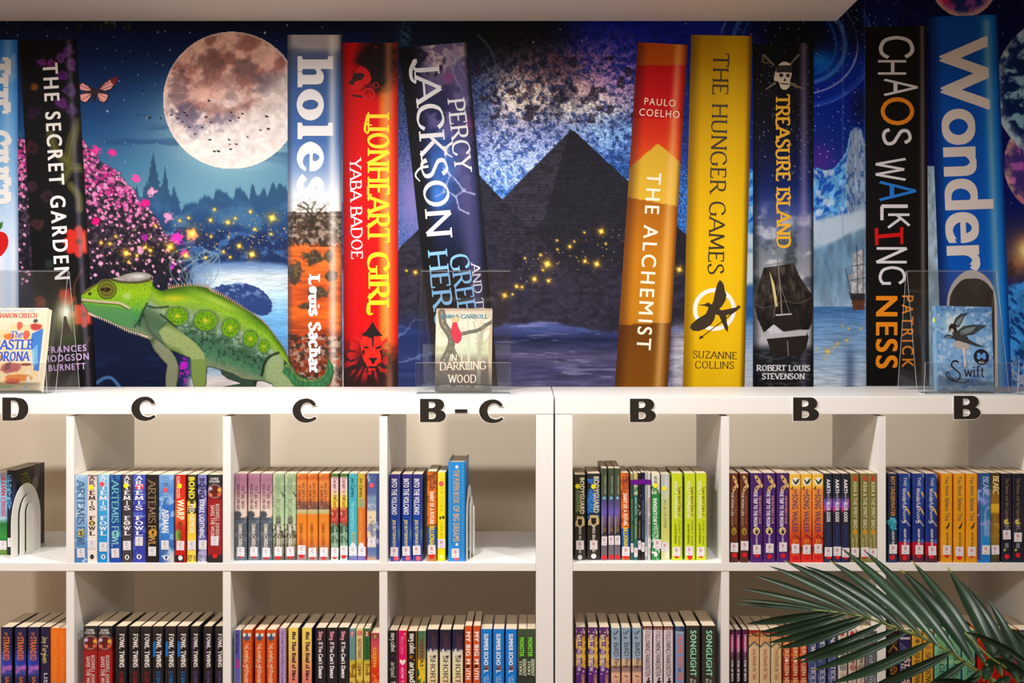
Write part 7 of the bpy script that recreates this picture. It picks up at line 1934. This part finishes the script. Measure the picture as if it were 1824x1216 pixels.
# ---------------------------------------------------------------- clear display stands with a book on each
def clear_mat(name, tint, gloss_rough):
    m = bpy.data.materials.new(name)
    m.use_nodes = True
    nt = m.node_tree
    nt.nodes.remove(nt.nodes['Principled BSDF'])
    out = nt.nodes['Material Output']
    tr = nt.nodes.new('ShaderNodeBsdfTransparent')
    tr.inputs['Color'].default_value = (*tint, 1)
    gl = nt.nodes.new('ShaderNodeBsdfGlossy')
    gl.inputs['Roughness'].default_value = gloss_rough
    fr = nt.nodes.new('ShaderNodeFresnel')
    fr.inputs['IOR'].default_value = 1.49
    mx = nt.nodes.new('ShaderNodeMixShader')
    nt.links.new(fr.outputs['Fac'], mx.inputs[0])
    nt.links.new(tr.outputs[0], mx.inputs[1])
    nt.links.new(gl.outputs[0], mx.inputs[2])
    nt.links.new(mx.outputs[0], out.inputs['Surface'])
    return m


ACR = clear_mat('clear_acrylic', (.93, .94, .945), .03)
EDGE = mat((206, 210, 212), .2, .8, 0.0, name='acrylic_cut_edge')


def sheet(name, a, b, x0, x1, t, parent, r=.004):
    """clear plate from profile point a to b (y, z), from x0 to x1, thickness t, with its cut edges"""
    (ya, za), (yb, zb) = a, b
    L = math.hypot(yb - ya, zb - za)
    ny, nz = -(zb - za) / L * t, (yb - ya) / L * t
    V, Fc = [], []
    for oy, oz in ((0, 0), (ny, nz)):
        for x, (y, z) in ((x0, a), (x1, a), (x1, b), (x0, b)):
            V.append((x, y + oy, z + oz))
    Fc = [(0, 1, 2, 3), (7, 6, 5, 4), (0, 4, 5, 1), (1, 5, 6, 2), (2, 6, 7, 3), (3, 7, 4, 0)]
    me = bpy.data.meshes.new(name)
    me.from_pydata(V, [], Fc)
    me.materials.append(ACR)
    me.materials.append(EDGE)
    for p in me.polygons:
        p.material_index = 0 if p.index < 2 else 1
    me.update()
    return link(name, me, parent)


def stand(xc, label):
    r = thing('display_stand', label, 'display stand', (xc, 0, Z_TOP + .0002), group='clear acrylic display stands')
    w = .2165 / 2
    y = lambda D: D - DW
    sheet('front_panel', (y(2.672), .0025), (y(2.745), .292), -w, w, .0025, r)
    sheet('rear_strut', (y(2.748), .29), (y(2.812), 0), -w, w, .0025, r)
    sheet('base_plate', (y(2.626), .0001), (y(2.669), .0001), -w, w, .0025, r)
    sheet('front_lip', (y(2.6255), .0027), (y(2.617), .074), -w, w, .0025, r)
    return r


stand(-1.2300, 'clear acrylic easel holding the castle book, cut by the left edge')
stand(-.1597, 'clear acrylic easel holding the woodland book, in front of the storm spine')
stand(.908 + .1085, 'clear acrylic easel holding the fairy book, at the right')
TILT = math.atan2(2.745 - 2.672, .29)


def display_book(label, px0, px1, yt, yb, thick, front, side, yaw=0.0, step=1.0, tilt=TILT, roll=0.0, tone=.8):
    w = (px1 - px0) * 2.65 / F
    D = 2.6675 - thick / math.cos(TILT) - abs(math.sin(yaw)) * w / 2
    h = (Z_H := .199)
    r = thing('display_book', label, 'book', (PX((px0 + px1) / 2, D), D - DW, Z_TOP + .0032 + thick * math.sin(tilt) + abs(roll) * w / 2), group='books on the clear stands')
    r.rotation_euler = (-tilt, roll, yaw)
    r.rotation_mode = 'XYZ'
    nx, nz = int((px1 - px0) / step) + 1, int((yb - yt) / step) + 1
    U, V = np.meshgrid(np.linspace(0, 1, nx), np.linspace(0, 1, nz))
    X, Y = px0 + U * (px1 - px0), yt + V * (yb - yt)
    grid_mesh('front_cover', np.stack([(U - .5) * w, np.full(U.shape, -.0003), (1 - V) * h], -1), front(U, V, X, Y) * tone, CARD, r)
    t = .0005
    v, f = [], []
    for bx in ((-w / 2, w / 2, 0, t, 0, h), (-w / 2, w / 2, thick - t, thick, 0, h), (-w / 2, -w / 2 + t, 0, thick, 0, h)):
        q, g = box_geo(*bx)
        f += [tuple(len(v) + i for i in k) for k in g]
        v += q
    pyd('cover', v, f, mat(side, .3, .4, .02, 60), r)
    box('page_block', -w / 2 + .0008, w / 2 - .0008, .0007, thick - .0007, .0006, h - .0006, PAGES, r)

    def to3(x, y, e=.0006):
        return (((x - px0) / (px1 - px0) - .5) * w, -e, (1 - (y - yt) / (yb - yt)) * h)
    return r, to3, w, h


# ---- woodland cover
def p_(U, V, X, Y):
    n = fbm(X / 12, Y / 12, 4, 501)
    C = ramp(Y, [(550, (150, 120, 96)), (556, (206, 192, 172)), (575, (222, 220, 196)), (600, (228, 236, 210)), (630, (206, 214, 176)), (642, (150, 140, 112)), (652, (110, 92, 78)), (698, (74, 62, 58))])
    C = mixc(C, (190, 168, 130), sm(.5, .7, n) * .5)
    for pts, w, c in (([(852, 690), (853, 640), (856, 600), (862, 580)], 8, (176, 176, 146)), ([(856, 610), (846, 590), (842, 575)], 3, (186, 186, 158)), ([(834, 660), (834, 600), (830, 560)], 5, (206, 208, 182)), ([(856, 620), (868, 606), (874, 590)], 3, (190, 190, 160)), ([(874, 690), (872, 620), (876, 570)], 7, (200, 176, 140)), ([(822, 650), (820, 600), (824, 560)], 3, (212, 214, 190))):
        C = mixc(C, c, 1 - sm(w * .3, w * .6, pathdist(X, Y, catmull(pts, 5))))
    for pts, w in (([(784, 558), (787, 578), (796, 592), (803, 606), (800, 624), (790, 644)], 14), ([(800, 612), (812, 600), (832, 594), (850, 590), (866, 580), (882, 571)], 7), ([(802, 616), (810, 634), (818, 650)], 7), ([(796, 628), (806, 622), (812, 640)], 4)):
        d = pathdist(X, Y, catmull(pts, 5)) / w
        C = mixc(C, (92, 82, 66), 1 - sm(.4, .55, d))
        C = mixc(C, (164, 150, 116), (1 - sm(.02, .22, d)) * sm(.4, .6, fbm(X / 4, Y / 4, 3, 502)))
    C = mixc(C, (60, 50, 48), sm(655, 690, Y + 10 * n) * .6)
    return C


r, t3, w_, h_ = display_book('woodland paperback with a girl in red on a branch, on the middle stand', 774, 875.5, 550, 698, .018, p_, (196, 176, 150))
flat_polys('coat_picture', r, [catmull([(804, 577), (811, 575), (815, 586), (821, 598), (819, 609), (812, 614), (805, 606), (801, 592)], 4)], (170, 40, 56), t3)
flat_polys('hair_picture', r, [catmull([(803, 570), (808, 565), (815, 568), (814, 574), (807, 576), (802, 578)], 4)], (190, 150, 110), lambda x, y: t3(x, y, .0009))
TC = (234, 206, 184)
for s, p0, p1, hh, c, fnt, nm in (('EMMA CARROLL', (784, 568.5), (868, 568.5), 7, (50, 104, 120), 'serifb', 'author'), ('IN', (800, 645), (813, 645), 11, TC, 'light', 'title'), ('DARKLING', (782, 662), (866, 660), 14, TC, 'serif', 'title'), ('WOOD', (797, 684), (848, 684), 14, TC, 'serif', 'title'),
                                  ('Compelling', (783, 690), (802, 690), 3, (236, 230, 222), 'medium', 'quote'), ('A modern classic', (812, 691), (838, 691), 3, (236, 230, 222), 'medium', 'quote'), ('Magical', (845, 692), (858, 692), 3, (236, 230, 222), 'medium', 'quote'),
                                  ('School Librarian', (783, 694.5), (802, 694.5), 2.2, (206, 180, 90), 'medium', 'quote'), ('Book Trust', (816, 695), (834, 695), 2.2, (206, 180, 90), 'medium', 'quote'), ('Independent', (843, 696), (859, 696), 2.2, (206, 180, 90), 'medium', 'quote')):
    flat_text(nm, r, s, p0, p1, hh, c, fnt, t3)


# ---- fairy cover
def p_(U, V, X, Y):
    n = fbm(X / 12, Y / 12, 5, 511)
    C = ramp(Y, [(546, (84, 130, 184)), (575, (110, 160, 206)), (620, (116, 164, 214)), (660, (130, 172, 214)), (697, (140, 176, 212))])
    C = mixc(C, (60, 110, 176), sm(.5, .68, n) * .55)
    C = mixc(C, (196, 214, 230), sm(.52, .7, fbm(X / 9, Y / 7, 4, 512)) * .6)
    C = mixc(C, (240, 236, 222), np.exp(-((X - 1704) / 18.0) ** 2 - ((Y - 578) / 17.0) ** 2) * (.5 + .5 * n))
    return C


r, t3, w_, h_ = display_book('light blue paperback with a dark winged fairy, on the right stand', 1669.5, 1773, 546, 697, .021, p_, (120, 164, 206), math.radians(5), tilt=math.radians(6.5), roll=math.radians(1.2), tone=1.0)


def k3(pl, k=4.344, ox=1600, oy=440):
    return [(ox + x / k, oy + y / k) for x, y in pl]


flat_polys('wing_picture', r, [k3([(435, 600), (460, 550), (500, 520), (572, 506), (530, 540), (512, 580), (482, 625), (455, 625)]), k3([(466, 655), (520, 615), (600, 600), (712, 605), (655, 640), (600, 680), (530, 690)]), k3([(358, 702), (388, 680), (425, 688), (442, 715), (410, 716)]), k3([(556, 716), (600, 738), (692, 777), (620, 772), (562, 752)])], (56, 66, 70), t3)
flat_polys('wing_sheen', r, [k3([(455, 600), (480, 560), (520, 535), (505, 575), (478, 612)]), k3([(490, 658), (540, 630), (620, 615), (590, 655), (530, 678)]), k3([(372, 704), (392, 692), (418, 700), (428, 714)])], (112, 126, 132), lambda x, y: t3(x, y, .0009))
flat_polys('fairy_picture', r, [k3([(428, 655), (462, 645), (500, 680), (545, 692), (566, 730), (556, 765), (500, 745), (452, 728), (430, 700)])], (60, 58, 60), lambda x, y: t3(x, y, .001))
flat_polys('skirt_picture', r, [k3([(430, 742), (470, 728), (556, 752), (566, 790), (530, 800), (480, 790), (440, 775)])], (176, 168, 164), lambda x, y: t3(x, y, .0011))
flat_polys('leg_picture', r, [k3([(500, 780), (524, 785), (526, 850), (536, 920), (520, 938), (508, 925), (514, 860)])], (206, 196, 186), lambda x, y: t3(x, y, .0012))
flat_polys('hair_picture', r, [k3([(402, 620), (420, 598), (452, 602), (466, 640), (450, 668), (438, 640), (420, 632), (410, 650), (400, 660)])], (44, 32, 30), lambda x, y: t3(x, y, .0012))
flat_polys('face_picture', r, [k3([(418, 636), (436, 638), (440, 658), (428, 668), (416, 656)])], (196, 168, 152), lambda x, y: t3(x, y, .0014))
flat_polys('round_seal', r, [disc(1751, 636, 14.3, 28)], (32, 34, 40), t3)
flat_polys('seal_flower', r, [disc(1751 + 5.6 * math.cos(a), 634.5 + 5 * math.sin(a), 3.6, 10) for a in (.5, 2.64, 3.7, 5.72)] + [disc(1751, 635, 2.6, 10)], (96, 150, 220), lambda x, y: t3(x, y, .0009))
flat_text('seal_letters', r, 'KC', (1746.5, 647.5), (1755, 647.5), 4, (214, 220, 230), 'medium', lambda x, y: t3(x, y, .0009))
INKB = (36, 40, 56)
flat_text('title', r, 'wift', (1716, 671.5), (1756, 671.5), 19, INKB, 'serif', t3)
flat_polys('title_initial', r, quads_line(catmull(k3([(472, 900), (455, 886), (425, 892), (414, 920), (440, 950), (478, 985), (470, 1025), (430, 1040), (385, 1020), (368, 985), (385, 970)]), 5), 3.6, 2.0) + quads_line(catmull(k3([(385, 972), (400, 1005), (450, 1045), (510, 1053), (550, 1028)]), 5), 1.6, 1.4), INKB, lambda x, y: t3(x, y, .0008))
flat_text('author', r, 'R J ANDERSON', (1680, 555), (1764, 555), 4.5, (56, 92, 146), 'sans:1.6', t3)
side = lambda a, b: (-w_ / 2 - .0004, a, h_ - b)
flat_polys('dot_sticker', r, [disc(.011, .033, .006, 18)], (226, 232, 60), side)
flat_text('spine_lettering', r, 'SWIFT', (.013, .008), (.013, .026), .006, (50, 70, 110), 'serif', side)
flat_text('spine_lettering', r, 'KC', (.018, .05), (.008, .05), .008, (50, 60, 80), 'hand', side)


# ---- castle cover
def p_(U, V, X, Y):
    n = fbm(X / 9, Y / 9, 4, 521)
    C = np.broadcast_to(np.array((244, 226, 196.)), X.shape + (3,)).copy()
    C = mixc(C, (190, 206, 226), (1 - sm(550, 558, Y)) * sm(.4, .6, n) * .6)
    pic = (X < 66) & (Y > 576)
    C = mixc(C, (250, 214, 160), pic * sm(.4, .6, n))
    C = mixc(C, (40, 120, 206), inpoly(X, Y, [(46, 596), (66, 586), (66, 664), (56, 662), (54, 630), (46, 620)]) * 1.0)
    C = mixc(C, (120, 190, 230), inpoly(X, Y, [(48, 626), (58, 616), (62, 650), (54, 656)]) * .8)
    for x, y, rx, ry, c in ((52, 584, 13, 7, (196, 40, 40)), (22, 582, 6, 8, (220, 90, 60)), (36, 598, 7, 10, (226, 90, 70)), (4, 601, 12, 6, (230, 120, 40)), (50, 573, 5, 4, (70, 60, 70)), (14, 658, 22, 11, (186, 86, 90)), (-10, 640, 14, 8, (196, 140, 80)), (40, 652, 12, 3, (150, 40, 40)), (30, 676, 26, 8, (226, 130, 40)), (20, 682, 18, 5, (206, 80, 40)), (48, 680, 4, 8, (236, 220, 200)), (10, 692, 16, 3, (150, 180, 80)), (46, 692, 6, 3, (190, 200, 226)), (-14, 676, 12, 14, (206, 170, 110))):
        d = np.hypot((X - x) / rx, (Y - y) / ry) + .7 * (n - .5)
        C = mixc(C, c, (1 - sm(.75, 1.05, d)))
    for i in range(3):
        C = mixc(C, (40, 34, 40), 1 - sm(.5, 1.6, segdist(X, Y, (5, 653 + i * 4), (13, 649 + i * 4))[0]))
    return C


r, t3, w_, h_ = display_book('cream paperback with blue castle title and feast picture, on the left stand', -30, 70, 549, 698, .022, p_, (236, 220, 196))
for s, p0, p1, hh, c, fnt, nm in (('SHARON CREECH', (-19, 567), (52, 567), 8, (206, 44, 44), 'gothic', 'author'), ('The', (8, 604), (30, 603), 12, (36, 70, 170), 'serif', 'title'), ('CASTLE', (-22, 625), (50, 624), 17, (34, 70, 176), 'serifb', 'title'), ('CORONA', (-24, 646), (48, 645), 16.5, (34, 70, 176), 'serifb', 'title'), ('a marvellous tale', (-16, 556), (46, 555.5), 4, (130, 160, 206), 'medium', 'quote')):
    flat_text(nm, r, s, p0, p1, hh, c, fnt, t3)

# ---------------------------------------------------------------- the palm in front of the right-hand bookcase
LEAF = bpy.data.materials.new('palm_leaf')
LEAF.use_nodes = True
_nt = LEAF.node_tree
_b = _nt.nodes['Principled BSDF']
_b.inputs['Roughness'].default_value = .34
_b.inputs['Specular IOR Level'].default_value = .5
_at = _nt.nodes.new('ShaderNodeAttribute')
_at.attribute_name = 'Col'
_tc = _nt.nodes.new('ShaderNodeTexCoord')
_nz = _nt.nodes.new('ShaderNodeTexNoise')
_nz.inputs['Scale'].default_value = 30
_bp = _nt.nodes.new('ShaderNodeBump')
_bp.inputs['Strength'].default_value = .12
_nt.links.new(_tc.outputs['Object'], _nz.inputs['Vector'])
_nt.links.new(_nz.outputs['Fac'], _bp.inputs['Height'])
_nt.links.new(_bp.outputs['Normal'], _b.inputs['Normal'])
_nt.links.new(_at.outputs['Color'], _b.inputs['Base Color'])

POT = (PX(1905, 2.02), 2.02 - DW, 0.0)
PALM = thing('potted_palm', 'dark green palm in a floor pot, its feathered fronds reaching in at lower right', 'plant', POT)


def rel(p):
    return (p[0] - POT[0], p[1] - POT[1], p[2] - POT[2])


def blade_geo(base, tip, bow, W, D0, D1, V, Q, C, rng, curl=0.0):
    n = 14
    bx, by = base
    tx, ty = tip
    L = math.hypot(tx - bx, ty - by)
    px_, py_ = -(ty - by) / L, (tx - bx) / L
    mx, my = (bx + tx) / 2 + px_ * bow, (by + ty) / 2 + py_ * bow
    b0 = len(V)
    shade = rng.uniform(.85, 1.15)
    yel = rng.random() < .4
    for i in range(n + 1):
        t = i / n
        x = (1 - t) ** 2 * bx + 2 * t * (1 - t) * mx + t * t * tx
        y = (1 - t) ** 2 * by + 2 * t * (1 - t) * my + t * t * ty
        dx = 2 * (1 - t) * (mx - bx) + 2 * t * (tx - mx)
        dy = 2 * (1 - t) * (my - by) + 2 * t * (ty - my)
        l = math.hypot(dx, dy)
        nx, ny = -dy / l, dx / l
        w = W * (float(np.interp(t, [0, .08, .25, .45, .65, .8, .92, 1], [.22, .5, .86, 1, .88, .62, .3, .0])))
        w = max(w, .35)
        D = D0 + (D1 - D0) * t + .02 * math.sin(t * 3.1)
        for k, dd in ((-.5, .010), (-.25, .003), (0, 0.0), (.25, .003), (.5, .010)):
            V.append(rel(P(x + nx * w * k, y + ny * w * k, D - dd * w / 26 + k * w * .0004)))
            c = np.array((30, 52, 36.)) * shade * (1.25 if k == 0 else 1.0)
            if t > .95 and yel:
                c = np.array((190, 176, 50.))
            if t < .04:
                c = np.array((62, 80, 40.))
            C.append(c)
    for i in range(n):
        for k in range(4):
            a = b0 + i * 5 + k
            Q.append((a, a + 1, a + 6, a + 5))


def tube_geo(pts, rads, n=8):
    V, Q = [], []
    m = len(pts)
    from mathutils import Vector
    ps = [Vector(p) for p in pts]
    for i, p in enumerate(ps):
        d = (ps[min(i + 1, m - 1)] - ps[max(i - 1, 0)]).normalized()
        a = d.cross(Vector((0, 1, .13))).normalized()
        b = d.cross(a)
        for k in range(n):
            t = 2 * math.pi * k / n
            V.append(tuple(p + (a * math.cos(t) + b * math.sin(t)) * rads[i]))
    for i in range(m - 1):
        for k in range(n):
            Q.append((i * n + k, i * n + (k + 1) % n, (i + 1) * n + (k + 1) % n, (i + 1) * n + k))
    Q.append(tuple(range(n))[::-1])
    Q.append(tuple(range((m - 1) * n, m * n)))
    return V, Q


def k4(x, y):
    return (1290 + x / 3.416, 950 + y / 3.416)


STALK = mat((112, 128, 62), .45, .4, .15, 60, name='palm_stalk')
UP = [((560, 468), (62, 424), -10, 24), ((640, 470), (68, 398), -14, 22), ((720, 482), (78, 328), -22, 30), ((800, 496), (168, 250), -30, 36), ((890, 515), (274, 197), -44, 44), ((990, 548), (362, 164), -50, 50), ((1090, 582), (490, 196), -66, 60),
      ((1200, 622), (640, 164), -52, 56), ((1310, 690), (713, 90), -60, 60), ((1420, 745), (850, 100), -54, 60), ((1520, 790), (1064, 210), -60, 72), ((1600, 806), (1138, 162), -44, 62), ((1690, 860), (1354, 198), -40, 74), ((1790, 905), (1442, 290), -44, 74), ((1870, 940), (1604, 400), -36, 60), ((1930, 960), (1724, 555), -26, 44)]
LO = [((650, 478), (136, 548), 10, 46), ((700, 486), (196, 602), 26, 40), ((745, 492), (246, 626), 28, 44), ((830, 505), (262, 664), 34, 50), ((870, 518), (316, 700), 34, 56), ((960, 545), (408, 772), 40, 48), ((1050, 578), (448, 786), 30, 50), ((1110, 600), (526, 832), 34, 52),
      ((1250, 660), (640, 912), 40, 60), ((1380, 720), (890, 930), 30, 60), ((1470, 776), (1140, 1010), 26, 64), ((1560, 830), (1330, 1060), 20, 60)]
rng = random.Random(11)
V, Q, C = [], [], []
for i, (b, t, bow, w) in enumerate(UP):
    blade_geo(k4(*b), k4(*t), -bow / 3.416, w * 1.12 / 3.416, 2.05 - .012 * i, 2.18 - .006 * i, V, Q, C, rng)
for i, (b, t, bow, w) in enumerate(LO):
    blade_geo(k4(*b), k4(*t), -bow / 3.416, w * 1.12 / 3.416, 2.045 - .012 * i, 1.97 - .01 * i, V, Q, C, rng)


def leaf_mesh(name, V, Q, C, parent):
    me = bpy.data.meshes.new(name)
    me.from_pydata(V, [], Q)
    a = me.color_attributes.new('Col', 'FLOAT_COLOR', 'POINT')
    rgba = np.ones((len(V), 4), dtype=np.float32)
    rgba[:, :3] = lin(np.clip(np.array(C), 0, 255))
    a.data.foreach_set('color', rgba.ravel())
    me.polygons.foreach_set('use_smooth', [True] * len(me.polygons))
    me.materials.append(LEAF)
    me.update()
    return link(name, me, parent)


f1 = leaf_mesh('frond', V, Q, C, PALM)
RA = [k4(*p) for p in ((540, 464), (650, 475), (800, 497), (900, 522), (1050, 575), (1250, 650), (1400, 738), (1560, 850), (1700, 930), (1850, 1010))]
pts = [rel(P(x, y, 2.055 - .016 * i)) for i, (x, y) in enumerate(RA)]
pts += [(pts[-1][0] + .06, pts[-1][1] - .0, pts[-1][2] - .12), (.03, -.01, .46), (0.012, 0, .36)]
rad = [.0012, .0015, .0018, .0022, .0026, .003, .0034, .0038, .0044, .005, .006, .008, .009]
tv, tq = tube_geo(catmull(pts, 4), np.interp(np.linspace(0, 12, len(catmull(pts, 4))), range(13), rad))
pyd('frond_stalk', tv, tq, STALK, f1, True)
# second frond, mostly outside the picture at the right
V, Q, C = [], [], []
for b, t, bow, w, d0, d1 in (((1764, 1172), (1850, 1232), -16, 20, 1.93, 1.88), ((1764, 1173), (1752, 1212), -3, 22, 1.92, 1.90), ((1722, 1126), (1862, 1214), -24, 12, 1.95, 1.92), ((1800, 1205), (1764, 1238), 6, 20, 1.9, 1.88), ((1660, 1214), (1760, 1228), -8, 16, 1.9, 1.88), ((1746, 1206), (1640, 1240), -10, 18, 1.9, 1.88), ((1850, 1180), (1800, 1118), 6, 18, 1.95, 1.99), ((1880, 1190), (1836, 1100), 8, 18, 1.95, 1.99)):
    blade_geo(b, t, bow, w, d0, d1, V, Q, C, rng)
f2 = leaf_mesh('frond', V, Q, C, PALM)
pts = [rel(P(x, y, D)) for x, y, D in ((1718, 1126, 1.95), (1766, 1172, 1.93), (1830, 1215, 1.94), (1880, 1290, 1.97))] + [(.0, -.012, .5), (.0, -.006, .36)]
tv, tq = tube_geo(catmull(pts, 4), np.interp(np.linspace(0, 5, len(catmull(pts, 4))), range(6), [.001, .0022, .003, .004, .007, .009]))
pyd('frond_stalk', tv, tq, STALK, f2, True)


def lathe(name, prof, m, parent, n=32):
    V, Q = [], []
    for r_, z in prof:
        V += [(r_ * math.cos(2 * math.pi * k / n), r_ * math.sin(2 * math.pi * k / n), z) for k in range(n)]
    for i in range(len(prof) - 1):
        for k in range(n):
            Q.append((i * n + k, i * n + (k + 1) % n, (i + 1) * n + (k + 1) % n, (i + 1) * n + k))
    return pyd(name, V, Q, m, parent, True)


lathe('pot', [(0.0, 0.0005), (.13, .0005), (.135, .01), (.165, .32), (.172, .325), (.172, .35), (.158, .35), (.15, .30), (0, .30)], mat((120, 118, 114), .6, .3, .05, 30), PALM)
lathe('soil', [(.149, .301), (.1, .318), (0, .325)], mat((60, 44, 34), .95, .1, .3, 80, bump=.5), PALM)
pyd('stem', *tube_geo([(0, 0, .3), (.004, -.002, .42), (.01, -.006, .52)], [.016, .013, .009]), mat((110, 116, 70), .6, .3, .15, 50), PALM, True)
